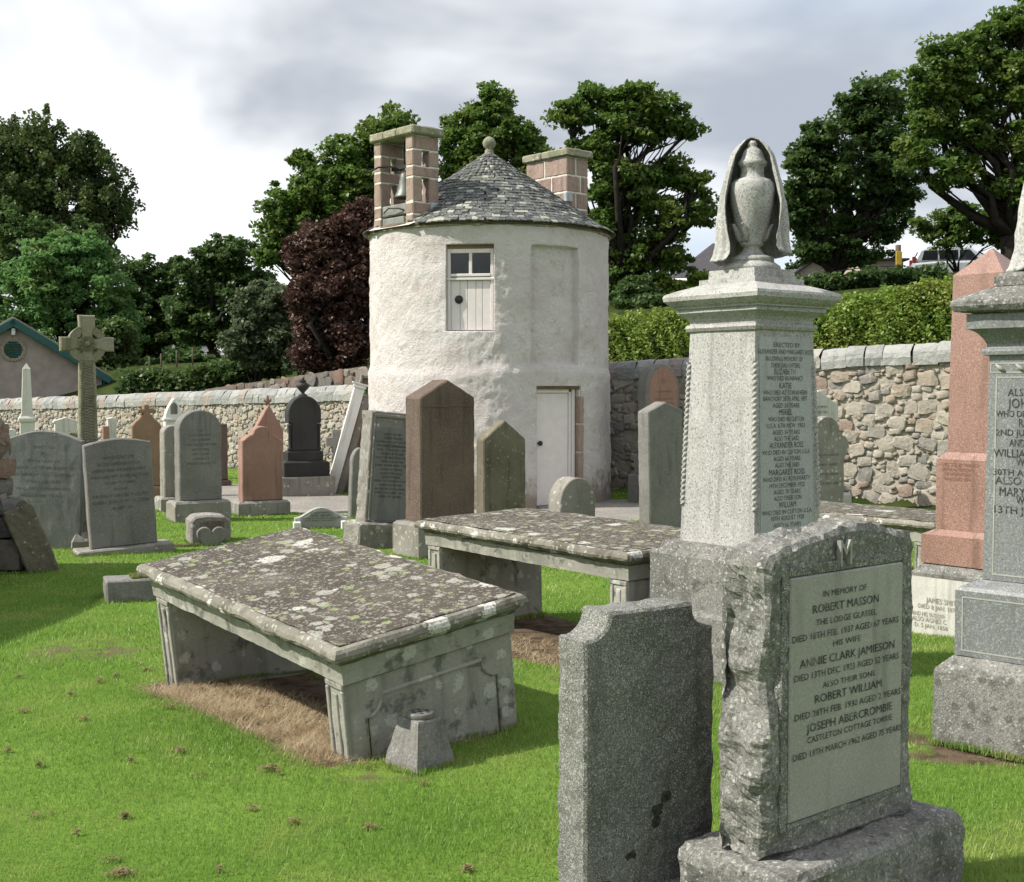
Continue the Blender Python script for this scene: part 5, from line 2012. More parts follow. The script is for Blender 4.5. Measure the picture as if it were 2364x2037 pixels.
LEFT = [
    # label, Y, xl, xr, T, ytop, shape, material, keywords
    ('broad blue-grey headstone with gently curved top, leftmost beside the rubble ruin', 13.2, 6, 182, 0.11, 994, 'segment', 'granite_bluegrey', dict(yaw=2, lean=1.6, e=0.10, plinth=None, lines=rows([('ERECTED', .28), ('BY', .06), ('JOHN GEDDES', .42), ('FARMER AT UPPER BALFOUR', .8), ('IN MEMORY OF HIS FATHER', .72), ('JOHN GEDDES', .45), ('WHO DIED 12TH MAY 1872', .72), ('AGED 68 YEARS', .6)], 0.86, 0.45, 0.024))),
    ('grey headstone on a low kerb base leaning left in front of the Celtic cross', 12.75, 208, 362, 0.14, 1012, 'segment', 'granite_grey', dict(yaw=27, lean=-3.2, e=0.05, plinth=(0.14, 0.07, 0.12), pmat='stone_warmgrey', lines=rows([('IN MEMORY OF', .45), ('ALEXANDER PAUL', .66), ('MERCHANT IN BANCHORY', .78), ('WHO DIED 4TH NOVEMBER 1864', .86), ('AGED 71 YEARS', .45), ('AND HIS', .2), ('FAMILY JANE HELEN', .84), ('DIED JUNE 4TH 1870', .84), ('AGED 14', .3)], 0.84, 0.40, 0.024))),
    ('grey round-topped headstone with lit left edge on a chamfered plinth', 15.9, 414, 511, 0.22, 947, 'round', 'granite_grey', dict(yaw=31, e=0.24, plinth=(0.085, 0.26, 0.09), pmat='stone_warmgrey', lines=rows([('IN', .1), ('LOVING MEMORY OF', .5), ('JAMES MILNE', .45), ('WHO DIED 3RD MAY 1899', .7), ('AGED 69 YEARS', .4), ('ALSO HIS WIFE', .4), ('ANN WATT', .4), ('WHO DIED 10TH APRIL 1911', .7)], 0.82, 0.52, 0.017))),
    ('grey headstone with white-lichened left edge hidden behind the round-topped one', 17.2, 379, 425, 0.22, 982, 'round', 'stone_warmgrey', dict(yaw=31, e=0.10, plinth=(0.07, 0.2, 0.07))),
    ('tan headstone with a small stepped cross on curved shoulders, below the left wall', 19.5, 306, 372, 0.14, 934, 'crosstop', 'sandstone_tan', dict(yaw=28, plinth=(0.06, 0.18, 0.06))),
    ('brown slab just visible to the right of the round-topped grey headstone', 22.0, 480, 525, 0.12, 979, 'flat', 'sandstone_brown', dict(yaw=28, plinth=(0.05, 0.10, 0.05))),
    ('pink sandstone headstone with stepped ogee top and lit left edge on grey plinth', 16.8, 559, 652, 0.19, 984, 'ogee', 'sandstone_red', dict(yaw=29, e=0.19, plinth=(0.075, 0.19, 0.07), pmat='stone_warmgrey')),
    ('steep gabled pinkish headstone with fleur finial behind the ogee-topped one', 20.6, 588, 654, 0.14, 934, 'gable', 'sandstone_red', dict(yaw=29, e=0.42, plinth=(0.06, 0.22, 0.06), finial=True)),
    ('low pale headstone with pedimented top in front of the far left wall', 22.5, 124, 181, 0.16, 963, 'pediment', 'stone_pale', dict(yaw=24)),
    ('flat-capped pale pillar stone to the right of the Celtic cross shaft', 23.5, 248, 270, 0.16, 964, 'pediment', 'stone_pale', dict(yaw=24, e=0.02)),
    ('short reddish stone squeezed between Celtic cross and pale pillar stone', 22.6, 238, 252, 0.12, 984, 'flat', 'sandstone_red', dict(yaw=24)),
    ('pair-lobed low stone, left lobe, behind the leftmost headstones', 17.5, 151, 182, 0.10, 998, 'round', 'sandstone_olive', dict(yaw=10, e=0.09)),
    ('tiny round-topped stone behind the leftmost blue-grey headstone', 18.5, 18, 34, 0.10, 990, 'round', 'stone_pale', dict(yaw=8)),
    ('small white Gothic marble headstone with trefoil niche against the left wall', 23.5, 381, 424, 0.15, 919, 'gothic', 'marble_white', dict(yaw=26, e=0.42)),
    ('narrow grey rounded slab standing behind the leaning panelled headstone', 16.4, 808, 846, 0.10, 1034, 'round', 'granite_grey', dict(yaw=30, e=0.2, lean=2.5)),
    ('tall brown sandstone headstone with pointed gable in front of the white tower', 12.55, 971, 1096, 0.29, 877, 'gable', 'sandstone_brown', dict(yaw=36, e=0.19, plinth=(0.09, 0.34, 0.10), pmat='stone_warmgrey')),
    ('smaller olive-brown pointed headstone with dark-streaked tip before the tower', 14.0, 1117, 1214, 0.16, 971, 'gable', 'sandstone_olive', dict(yaw=34, e=0.22)),
    ('little half-round grey stone below the ground-floor door of the tower', 14.6, 1294, 1376, 0.25, 1103, 'round', 'stone_warmgrey', dict(yaw=34, e=0.30)),
    ('upright grey headstone with low pointed top right of the tower', 14.5, 1502, 1582, 0.20, 928, 'gable', 'granite_grey', dict(yaw=34, e=0.12, lean=-1.4)),
    ('small dim stone on a block in the shade behind the pointed grey headstone', 18.6, 1474, 1502, 0.10, 1056, 'flat', 'granite_grey', dict(yaw=34, plinth=(0.07, 0.42, 0.05))),
    ('pale shouldered headstone with faint lettering, right of the urn monument near the wall', 17.6, 1842, 1936, 0.11, 901, 'gable', 'stone_pale', dict(yaw=26, e=0.22, plinth=(0.16, 0.20, 0.10), lines=rows([('IN LOVING', .4), ('MEMORY OF', .4), ('ANN REID', .5), ('AGED 62', .4)], 0.86, 0.72, 0.02), tmat='lettering_mid')),
    ('grey trefoil-topped headstone partly hidden by the urn monument pedestal', 16.2, 1858, 1962, 0.14, 961, 'trefoil', 'stone_warmgrey', dict(yaw=28, lines=rows([('WILLIAM COUTTS', .5), ('DIED 1888', .4), ('AGED 70 YEARS', .5), ('ALSO HIS WIFE', .5)], 0.62, 0.34, 0.02))),
]
for lab, Y, xl, xr, T, yt, sh, mt, kw in LEFT:
    kw = dict(kw)
    fin = kw.pop('finial', False)
    t = headstone(lab, Y, xl, xr, T, yt, sh, mt, **kw)
    W, H, T = t['size']
    if fin:
        f = MB().tube([(0, 0, H - 0.02), (0, 0, H + 0.10)], 0.028, 8)
        for s in (-1, 1):
            f.tube([(0, 0, H + 0.04), (s * 0.05, 0, H + 0.055), (s * 0.06, 0, H + 0.09)], [0.025, 0.022, 0.012], 7)
        f.tube([(0, 0, H + 0.08), (0, 0, H + 0.15)], [0.03, 0.012], 8)
        f.build('finial', 'sandstone_red', t)
    if 'white Gothic' in lab:
        MB().prism([(x, z + H - 0.30) for x, z in outline('gothic', 0.13, 0.22, 0.08)], -T / 2 - 0.004, -T / 2 + 0.02, 0.004).build('niche', 'granite_grey', t)
        MB().box(-W / 2 - 0.02, W / 2 + 0.02, -T / 2 - 0.03, T / 2 + 0.03, H - 0.42, H - 0.37, 0.008).build('moulding', 'marble_white', t)
        for s in (-1, 1):
            MB().box(s * (W / 2 - 0.03) - 0.025, s * (W / 2 - 0.03) + 0.025, -T / 2 - 0.03, T / 2, 0.0, H - 0.42, 0.01).build('colonnette', 'marble_white', t)
    if 'gable in front' in lab:
        MB().box(-W / 2 + 0.03, W / 2 - 0.03, -T / 2 - 0.006, -T / 2 + 0.01, H - 0.27, H - 0.255, 0.003).build('moulding', 'sandstone_brown', t)

# stone cap with a rust-stained hollow, and heart-shaped marker before it
p = gp(441, 1257)
t = thing('low_block', 'low squat stone block with rounded top behind the small heart marker', 'stone block', (p.x, p.y, p.z), R(22))
MB().prism([(0.43, -0.1), (0.43, 0.24), (0.36, 0.29), (0.18, 0.305), (0.05, 0.29), (0, 0.24), (0, -0.1)], 0.02, 0.40, 0.02).build('block', 'stone_warmgrey', t, rough=(0.05, 0.008, 9, 2))
MB().box(0.10, 0.36, 0.012, 0.03, -0.05, 0.24, 0.004).build('rusty_face', 'sandstone_olive', t, rough=(0.05, 0.008, 12, 2))
p = gp(455, 1262)
t = thing('heart_marker', 'small grey heart-shaped marker leaning on the low squat block', 'grave marker', (p.x, p.y, p.z), R(18))
hp = []
for i in range(40):
    a = 2 * math.pi * i / 40
    hp.append((0.0098 * 16 * math.sin(a) ** 3 + 0.15, 0.0098 * (13 * math.cos(a) - 5 * math.cos(2 * a) - 2 * math.cos(3 * a) - math.cos(4 * a)) + 0.09))
MB().prism(hp, -0.04, 0.02, 0.01).build('heart', 'granite_grey', t, rough=(0.04, 0.003, 10, 1))

# mossy block in the shade by the front table tomb
p = gp(245, 1393)
t = thing('kerb_block', 'low mossy stone block in the shaded grass left of the front table tomb', 'stone block', (p.x, p.y, p.z), R(22))
MB().box(0, 0.62, 0, 0.32, -0.1, 0.17, 0.012).build('block', 'granite_grey', t, rough=(0.04, 0.008, 7, 4))
MB().box(0.20, 0.60, 0.04, 0.30, 0.165, 0.19, 0.01).build('moss_cushion', 'moss', t, rough=(0.03, 0.018, 16, 4))

# low curved white-edged stone
p = at(680, 1200, 15.0)
t = thing('kerb_headstone', 'low white-edged curved memorial with black lettering behind the front table tomb', 'headstone', (p.x, p.y, gz(p.x, p.y)), R(14))
wd = 0.62
pr = [(wd, -0.1), (wd, 0.13), (wd * 0.93, 0.135)] + [(wd * (0.93 - 0.86 * i / 16), 0.135 + 0.115 * math.sin(math.pi * i / 16) ** 1.3) for i in range(1, 16)] + [(wd * 0.07, 0.135), (0, 0.13), (0, -0.1)]
MB().prism(pr, 0, 0.10, 0.008).build('slab', 'granite_light', t)
MB().prism([(wd / 2 + (x - wd / 2) * 0.80, z * 0.86 + 0.008) for x, z in pr], -0.004, 0.05, 0.003).build('inscription_panel', 'panel_grey', t)
inscription([('IN LOVING MEMORY OF', wd / 2, 0.188, 0.018, 0.25), ('DAVID HENDRY', wd / 2, 0.155, 0.026, 0.24), ('WHO DIED AT ORCHARD LEA, BANCHORY', wd / 2, 0.122, 0.017, 0.46), ('14TH AUGUST 1943 AGED 74', wd / 2, 0.095, 0.017, 0.36)], -0.0055, 'lettering_dark', t)
for x0, x1 in ((-0.02, 0.07), (wd - 0.08, wd + 0.14)):
    MB().box(x0, x1, -0.10, 0.0 if x0 < 0 else 0.05, -0.1, 0.09, 0.008).build('kerb', 'marble_white', t)


# leaning headstone with a sunk lettered panel (rock-faced left side)
def leaning_panel():
    Y, yaw = 13.3, R(30)
    A = at(838, 1200, Y)
    u = (937 - CX) / F
    W = (u * A.y - A.x) / (math.cos(yaw) - u * math.sin(yaw))
    T = 0.25
    mid = A.xy + Vector((math.cos(yaw), math.sin(yaw))) * W / 2
    ctr = mid + Vector((-math.sin(yaw), math.cos(yaw))) * T / 2
    z0 = gz(ctr.x, ctr.y)
    hb = 0.25
    H = zat(952, mid.y) - z0
    t = thing('headstone', 'grey headstone leaning right with rough left edge and sunk lettered panel', 'headstone', (ctr.x, ctr.y, z0), yaw)
    t.rotation_euler = (R(-1.5), R(5.0), yaw)
    MB().box(-W / 2 - 0.10, W / 2 + 0.09, -T / 2 - 0.09, T / 2 + 0.08, -0.2, hb - 0.003, 0.02).build('base', 'stone_warmgrey', t, rough=(0.05, 0.014, 8, 3))
    me = MB().prism([(W / 2, hb), (W / 2, H), (-W / 2, H), (-W / 2, hb)], -T / 2, T / 2, 0.008).mesh('slab')
    rough_mesh(me, 0.04, 0.002, 10, 4)
    for v in me.vertices:
        k = 1 - abs(v.normal.y)
        v.co += v.normal * k * 0.016 * noise.fractal(v.co * 9.0, 0.8, 2.0, 4)
    mk('slab', me, 'stone_warmgrey', t)
    c = 0.06
    MB().prism([(W / 2 - 0.035, hb + 0.02), (W / 2 - 0.035, H - 0.20), (W / 2 - 0.10, H - 0.155), (-W / 2 + 0.13, H - 0.155), (-W / 2 + 0.055, H - 0.22), (-W / 2 + 0.055, hb + 0.02)], -T / 2 - 0.005, -T / 2 + 0.02, 0.004).build('inscription_panel', 'granite_bluegrey', t)
    fr = MB()
    fr.box(-W / 2 + 0.035, W / 2 - 0.015, -T / 2 - 0.012, -T / 2 + 0.01, H - 0.065, H - 0.03, 0.004)
    fr.box(-W / 2 + 0.03, -W / 2 + 0.05, -T / 2 - 0.011, -T / 2 + 0.01, hb + 0.02, H - 0.07, 0.003)
    fr.build('panel_border', 'stone_warmgrey', t)
    tx = ['ERECTED BY', 'JOHN TOUGH', 'IN MEMORY OF HIS WIFE', 'CAROLINE DUNNINGHAM', 'DIED 5TH NOV. 1879', 'AGED 78 YEARS', 'ALSO HIS SECOND WIFE', 'JANE ANN KING', 'DIED 22ND APR. 1887', 'AGED 43 YEARS', 'ALSO THE SAID', 'JOHN TOUGH', 'DIED 1ST MARCH 1905', 'AGED 84 YEARS', 'ALSO HIS SON JAMES', 'DIED 3RD JAN. 1915', 'AGED 39 YEARS']
    n = len(tx)
    L = [(s, 0.012, H - 0.235 - 0.041 * i, 0.026 if s.startswith(('JOHN', 'CAR')) else 0.020, min(W * 0.78, 0.0185 * len(s) + 0.02)) for i, s in enumerate(tx)]
    inscription(L, -T / 2 - 0.0075, 'lettering_dark', t)


leaning_panel()


# dark polished arched stone with columns and urn
def dark_arch():
    Y, yaw = 19.9, R(26)
    A = at(667, 1100, Y)
    u = (742 - CX) / F
    W = (u * A.y - A.x) / (math.cos(yaw) - u * math.sin(yaw))
    T = 0.22
    mid = A.xy + Vector((math.cos(yaw), math.sin(yaw))) * W / 2
    ctr = mid + Vector((-math.sin(yaw), math.cos(yaw))) * T / 2
    z0 = gz(ctr.x, ctr.y)

    def z(py):
        return zat(py, mid.y) - z0
    t = thing('headstone', 'dark polished arched headstone with side columns and small urn on top', 'headstone', (ctr.x, ctr.y, z0), yaw)
    h = W / 2
    MB().loft([(h + 0.17, T / 2 + 0.16, -0.1), (h + 0.17, T / 2 + 0.16, z(1100) - 0.02), (h + 0.16, T / 2 + 0.15, z(1100))]).build('lower_plinth', 'stone_warmgrey', t)
    MB().loft([(h + 0.10, T / 2 + 0.10, z(1100) + 0.002), (h + 0.10, T / 2 + 0.10, z(1068)), (h + 0.04, T / 2 + 0.04, z(1063))]).build('upper_plinth', 'polished_dark', t)
    MB().loft([(h + 0.02, T / 2 + 0.02, z(1063) + 0.002), (h + 0.02, T / 2 + 0.02, z(1045)), (h - 0.02, T / 2 - 0.01, z(1040))]).build('foot', 'polished_dark', t)
    b = z(1040)
    MB().prism([(h - 0.06, b)] + [(h - 0.06, z(978))] + [(h, z(976)), (h, z(955))] + [(h * math.cos(R(a)), z(955) + (z(914) - z(955)) * math.sin(R(a))) for a in range(10, 171, 10)] + [(-h, z(955)), (-h, z(976)), (-h + 0.06, z(978)), (-h + 0.06, b)], -T / 2, T / 2, 0.012).build('slab', 'polished_dark', t)
    for s in (-1, 1):
        MB().lathe([(0.04, b + 0.002), (0.04, b + 0.03), (0.026, b + 0.05), (0.024, z(990)), (0.04, z(983)), (0.04, z(979))], 14, cx=s * (h - 0.03), cy=-T / 2 + 0.04).build('column', 'polished_dark', t)
    zu = z(915)
    MB().lathe([(0.07, zu - 0.01), (0.07, zu + 0.02), (0.03, zu + 0.04), (0.03, zu + 0.06), (0.095, zu + 0.13), (0.11, zu + 0.17), (0.06, zu + 0.205), (0.05, zu + 0.22), (0.065, zu + 0.23), (0.02, zu + 0.265), (0.025, zu + 0.28), (0.0, zu + 0.29)], 20).build('urn', 'polished_dark', t)


dark_arch()


# white obelisk far left
def white_obelisk():
    p = at(63, 1000, 21.0)
    z0 = gz(p.x, p.y)
    t = thing('obelisk', 'slender white obelisk on a pedestal in front of the hall', 'obelisk', (p.x, p.y, z0), R(24))

    def z(py):
        return zat(py, p.y) - z0
    s = p.y / F
    MB().loft([(12 * s, 12 * s, z(960)), (8.2 * s, 8.2 * s, z(852)), (0.004, 0.004, z(839))]).build('shaft', 'stone_pale', t)
    MB().loft([(17 * s, 17 * s, z(975)), (19 * s, 19 * s, z(971)), (19 * s, 19 * s, z(966)), (14 * s, 14 * s, z(960)), (13.5 * s, 13.5 * s, z(957))]).build('cornice', 'stone_pale', t)
    MB().loft([(15.5 * s, 15.5 * s, 0.22), (15.5 * s, 15.5 * s, z(975) - 0.002)]).build('pedestal', 'stone_pale', t)
    MB().loft([(22 * s, 22 * s, -0.1), (22 * s, 22 * s, 0.219)]).build('base', 'stone_pale', t)


white_obelisk()

# small dark cross by the leaning white slab
p = at(776, 1050, 21.0)
t = thing('stone_cross', 'small dark stone cross half hidden behind the leaning white slab', 'cross', (p.x, p.y, gz(p.x, p.y)), R(16))
zt = zat(990, 21.0)
MB().prism([(0.07, 0), (0.07, zt - 0.28), (0.17, zt - 0.28), (0.17, zt - 0.13), (0.07, zt - 0.13), (0.07, zt), (-0.07, zt), (-0.07, zt - 0.13), (-0.17, zt - 0.13), (-0.17, zt - 0.28), (-0.07, zt - 0.28), (-0.07, 0)], -0.06, 0.06, 0.01).build('cross', 'granite_grey', t)
MB().box(-0.2, 0.2, -0.15, 0.15, -0.1, 0.16, 0.02).build('base', 'granite_grey', t)


# white slab leaning against the tower, and framed wall tablet behind
def leaning_slab():
    Y = 20.6
    a, b = at(772, 1098, Y), at(838, 900, Y)
    t = thing('leaning_slab', 'tall white stone slab leaning against the left side of the tower', 'stone slab', (a.x, a.y, gz(a.x, a.y)), R(8))
    ln = Vector((b.x - a.x, 0, b.z - gz(a.x, a.y)))
    t.rotation_euler = (0, math.atan2(ln.x, ln.z), R(8))
    L = ln.length
    MB().box(-0.15, 0.02, -0.14, 0.55, -0.05, L, 0.008).build('slab', 'marble_white', t)
    MB().loft([(0.085, 0.35, L + 0.002), (0.105, 0.36, L + 0.02), (0.10, 0.355, L + 0.05), (0.13, 0.38, L + 0.07), (0.13, 0.38, L + 0.09)], cx=-0.065, cy=0.205).build('cap_moulding', 'marble_white', t)
    MB().box(0.023, 0.14, -0.06, 0.5, -0.05, L - 0.05, 0.008).build('back_board', 'stone_warmgrey', t)
    p1 = at(836, 870, 21.9)
    t2 = thing('wall_tablet', 'framed stone tablet standing up behind the coping left of the tower', 'wall tablet', (p1.x, p1.y, gz(p1.x, p1.y)), R(10))
    zt = zat(857, 21.9) - gz(p1.x, p1.y)
    MB().box(0.03, 0.75, 0.03, 0.09, 0.0, zt - 0.05, 0.004).build('tablet', 'sandstone_tan', t2)
    f = MB().box(-0.02, 0.03, -0.02, 0.11, 0.0, zt, 0.008).box(0.75, 0.80, -0.02, 0.11, 0.0, zt, 0.008).box(0.032, 0.748, -0.02, 0.11, zt - 0.05, zt, 0.008)
    f.build('frame', 'stone_warmgrey', t2)
    t2.rotation_euler = (0, R(14), R(10))
    t2.location.x -= zt * 0.24


leaning_slab()


# pink arched stone in grey surround, right of tower
def pink_arch():
    Y, yaw = 18.4, R(34)
    A = at(1497, 1050, Y)
    u = (1573 - CX) / F
    W = (u * A.y - A.x) / (math.cos(yaw) - u * math.sin(yaw))
    T = 0.22
    mid = A.xy + Vector((math.cos(yaw), math.sin(yaw))) * W / 2
    ctr = mid + Vector((-math.sin(yaw), math.cos(yaw))) * T / 2
    z0 = gz(ctr.x, ctr.y)
    H = zat(840, mid.y) - z0
    t = thing('headstone', 'arched headstone with pink panel in a grey granite surround beside the tower', 'headstone', (ctr.x, ctr.y, z0), yaw)
    t.rotation_euler = (0, R(-1.2), yaw)
    MB().prism([(x, z - 0.1) for x, z in outline('round', W, H + 0.1, 0.36)], -T / 2, T / 2, 0.02).build('surround', 'granite_grey', t)
    MB().prism([(x, z + 0.2) for x, z in outline('round', W - 0.10, H - 0.25, 0.32)], -T / 2 - 0.006, -T / 2 + 0.02, 0.004).build('panel', 'sandstone_red', t)
    inscription([('I H S', 0, H - 0.25, 0.07, 0.09), ('IN LOVING MEMORY', 0, H - 0.40, 0.028, 0.3), ('OF', 0, H - 0.45, 0.024, None), ('CHARLES DAVIDSON', 0, H - 0.51, 0.030, 0.34), ('WHO DIED 7TH MAY 1893', 0, H - 0.57, 0.024, 0.34)], -T / 2 - 0.0085, 'lettering_pink', t)


pink_arch()


# ------------------------------------------------------------------ ruin at the left edge, and slab leaning on it
def ruin():
    A, B = Vector((-5.15, 7.6)), Vector((-4.66, 11.75))
    # visible end faces the viewer's right; the wall runs out of the picture towards the viewer
    t = rubble_wall('dark rubble ruin wall entering at the left edge of the lawn', A, B, 2.0, 1.36, 0.7, 0.21, 0.16, 'ruined_wall', 31, smat='rubble_ruin', mortar='mortar_ruin', vis=lambda x, z: x > 2.4)
    # end face with big stones
    r = random.Random(6)
    zs = [0.0, 0.30, 0.50, 0.66, 0.84, 1.02, 1.2, 1.34]
    for i in range(len(zs) - 1):
        z0, z1 = zs[i], zs[i + 1]
        for k, y0 in enumerate((0.02, 0.36)):
            d = 0.32
            out = (0.12, 0.10, 0.06, 0.02, 0.05, 0.0, 0.0)[i]
            M = Matrix.Translation((4.195 + out / 2 - 0.06, y0 + d / 2 - (0.24, 0.16, 0.10, 0.05, 0.07, 0.04, 0.03)[i], (z0 + z1) / 2)) @ Matrix.Diagonal((0.30 + out, d * 1.02, (z1 - z0) * 0.98, 1))
            me = r.choice(RUBSQ).copy()
            me.materials.clear()
            me.materials.append(MATS['rubble_ruin'])
            o = mk('stone', me, None, t)
            o.matrix_local = M
    return t


stone('mortar_ruin', (0.15, 0.125, 0.10), (0.22, 0.19, 0.155), bump=1.0, grain=70)
ruin()
p = gp(95, 1318)
t = thing('leaning_slab', 'dark mossy stone slab leaning against the rubble ruin at the left edge', 'stone slab', (p.x, p.y, p.z), R(30))
t.rotation_euler = (0, R(-21), R(28))
MB().prism([(0.15, -0.1), (0.15, 0.60), (0.10, 0.665), (0.02, 0.63), (-0.10, 0.62), (-0.12, 0.58), (-0.12, -0.1)], -0.10, 0.11, 0.012).build('slab', 'sandstone_olive', t, rough=(0.04, 0.008, 10, 3))

# ------------------------------------------------------------------ trees
def leaf_quads(C, size, r, up=0.35):
    """leaf-sized diamonds at points C; returns V, F arrays"""
    n = len(C)
    nrm = r.normal(size=(n, 3))
    nrm[:, 2] = np.abs(nrm[:, 2]) + up
    nrm /= np.linalg.norm(nrm, axis=1, keepdims=True)
    a = r.normal(size=(n, 3))
    a -= nrm * np.sum(a * nrm, 1, keepdims=True)
    a /= np.linalg.norm(a, axis=1, keepdims=True)
    b = np.cross(nrm, a)
    s = size * r.uniform(0.6, 1.25, (n, 1))
    w = 0.62
    V = np.stack([C - a * s, C + b * s * w + nrm * s * 0.12, C + a * s, C - b * s * w + nrm * s * 0.12], 1).reshape(-1, 3)
    Fq = np.arange(n * 4).reshape(-1, 4)
    return V, Fq


def tree(label, Y, trunk, lobes, nleaf, lsize, mat, trad=0.28, cat='tree', name='tree', clump=0.62, droop=0.0, seed=1, dense=1.0, nbr=16, up=0.35, flat=0.62, group=None, depth=0.85):
    """lobes: (px, py, rx, ry) in photo pixels at distance Y; trunk: (px, py) of its foot"""
    r = np.random.default_rng(seed)
    nleaf = int(nleaf * 1.75)
    lsize = lsize * 0.73
    clump = clump * 0.78
    s = Y / F
    foot = at(trunk[0], trunk[1], Y)
    g = gz(foot.x, foot.y)
    base = Vector((foot.x, foot.y, min(g, foot.z) - 0.3))
    t = thing(name, label, cat, (base.x, base.y, base.z), 0.0, group)
    L = []
    for px, py, rx, ry in lobes:
        c = at(px, py, Y) - base
        rd = 0.5 * (rx + ry) * s * depth
        c.y += r.uniform(-0.35, 0.35) * rd
        L.append((np.array(c), np.array([rx * s, rd, ry * s])))
    area = np.array([q[1][0] * q[1][2] for q in L])
    area = area / area.sum()
    pts = []
    tips = []
    for (c, rad), f in zip(L, area):
        vol_n = max(6, int(f * nleaf / 80 * dense))
        d = r.normal(size=(vol_n, 3))
        d /= np.linalg.norm(d, axis=1, keepdims=True)
        k = r.uniform(0.2, 1.0, (vol_n, 1)) ** 0.45 * (ex_ := np.where(r.random((vol_n, 1)) < 0.26, r.uniform(1.12, 1.34, (vol_n, 1)), 1.0))
        wob = 1 + 0.22 * np.sin(d[:, :1] * 5.1 + d[:, 2:] * 3.7 + seed)
        cc = c + d * k * rad * wob
        tips.append(cc)
        m = int(f * nleaf / vol_n)
        cr = clump * r.uniform(0.5, 1.25, (vol_n, 1, 1)) * np.where(ex_[:, :, None] > 1.0, 0.72, 1.0) * np.array([1.0, 1.0, flat])
        q = r.normal(size=(vol_n, m, 3))
        q /= np.linalg.norm(q, axis=2, keepdims=True)
        q = q * r.uniform(0, 1, (vol_n, m, 1)) ** 0.5 * cr
        if droop:
            q[:, :, 2] -= droop * np.hypot(q[:, :, 0], q[:, :, 1]) + droop * 0.8 * r.uniform(0, 1, (vol_n, m))
        pts.append((cc[:, None, :] + q).reshape(-1, 3))
    C = np.concatenate(pts)
    V, Fq = leaf_quads(C, lsize, r, up)
    mk('crown', np_mesh('crown', V, Fq), mat, t)
    # trunk and limbs
    mb = MB()
    top = np.mean([q[0] for q in L], axis=0)
    fork = Vector((0.25 * top[0] + 0.15 * r.normal(), 0.1 * top[1], max(0.28 * top[2], 0.6)))
    mb.tube([Vector((0, 0, -0.2)), Vector((0.02, 0, 0.25)), fork * 0.55 + Vector((0.12 * r.normal(), 0, 0)), fork], [trad * 1.5, trad * 1.08, trad * 0.92, trad * 0.8], 9)
    for (c, rad), cc in zip(L, tips):
        c = Vector(c)
        mid = fork.lerp(c, 0.5) + Vector((r.normal() * 0.12, r.normal() * 0.12, 0.10)) * (c - fork).length
        limb = [fork, fork.lerp(mid, 0.55) + Vector((r.normal(), r.normal(), r.normal())) * 0.1, mid, mid.lerp(c, 0.6) + Vector((r.normal(), r.normal(), r.normal())) * 0.12, c]
        mb.tube(limb, [trad * 0.5, trad * 0.34, trad * 0.25, trad * 0.17, trad * 0.09], 6)
        for i in r.choice(len(cc), min(nbr, len(cc)), replace=False):
            e = Vector(cc[i])
            k = r.uniform(0.3, 1.0)
            st = mid.lerp(c, k) if r.random() < 0.7 else fork.lerp(mid, k)
            m2 = st.lerp(e, 0.5) + Vector((r.normal(), r.normal(), abs(r.normal()))) * 0.07 * (e - st).length
            mb.tube([st, m2, e], [trad * 0.11, trad * 0.07, trad * 0.03], 4)
    mb.build('trunk', 'bark', t)
    return t


tree('huge weeping beech rising above the hall at the far left', 72, (70, 900), [(60, 380, 120, 95), (150, 340, 75, 60), (215, 400, 55, 75), (250, 470, 62, 55), (120, 470, 150, 80), (-30, 430, 110, 120), (40, 300, 75, 40), (290, 455, 26, 38), (215, 330, 22, 42), (160, 545, 100, 55)], 30000, 0.17, 'leaf_beech', 0.5, droop=0.75, clump=0.85, seed=3, up=0.1)
tree('dark lower tree filling the gap beneath the weeping beech', 66, (60, 900), [(60, 560, 110, 80), (-20, 620, 90, 110), (200, 560, 55, 60), (230, 600, 50, 60), (150, 640, 120, 80)], 17000, 0.17, 'leaf_dark', 0.4, seed=5)
tree('bright green broadleaf tree directly behind the hall roof', 56, (150, 900), [(110, 640, 90, 75), (190, 590, 75, 52), (70, 700, 85, 70), (210, 680, 90, 75), (150, 570, 45, 40), (265, 750, 62, 70), (40, 780, 60, 60), (170, 790, 120, 70)], 26000, 0.15, 'leaf_bright', 0.35, seed=6)
tree('dark rounded tree right of the hall, left of the taller one', 64, (345, 880), [(320, 640, 45, 40), (370, 650, 55, 48), (340, 720, 75, 70), (300, 800, 60, 70), (400, 760, 60, 75)], 17000, 0.16, 'leaf_dark', 0.35, seed=8)
tree('dark taller tree standing between hall and copper tree', 60, (487, 850), [(490, 590, 48, 42), (545, 600, 45, 45), (465, 650, 52, 55), (530, 670, 75, 60), (590, 680, 40, 52), (500, 745, 80, 55), (430, 740, 50, 60)], 20000, 0.15, 'leaf_dark', 0.36, seed=9)
tree('loose grey-green bush left of the copper tree', 36, (600, 862), [(600, 740, 62, 62), (560, 790, 50, 48), (650, 760, 60, 70), (620, 690, 55, 38), (590, 820, 62, 38), (680, 800, 45, 55)], 15000, 0.095, 'leaf_greygreen', 0.09, cat='bush', name='bush', seed=10, clump=0.4, nbr=20)
tree('dark purple copper-leaved tree against the left side of the tower', 33, (800, 880), [(790, 560, 72, 62), (840, 510, 52, 42), (730, 600, 60, 60), (720, 690, 52, 62), (800, 660, 85, 75), (760, 770, 75, 72), (830, 770, 65, 75), (850, 620, 50, 70), (720, 820, 48, 50), (690, 590, 26, 34)], 30000, 0.085, 'leaf_copper', 0.25, seed=11, clump=0.42)
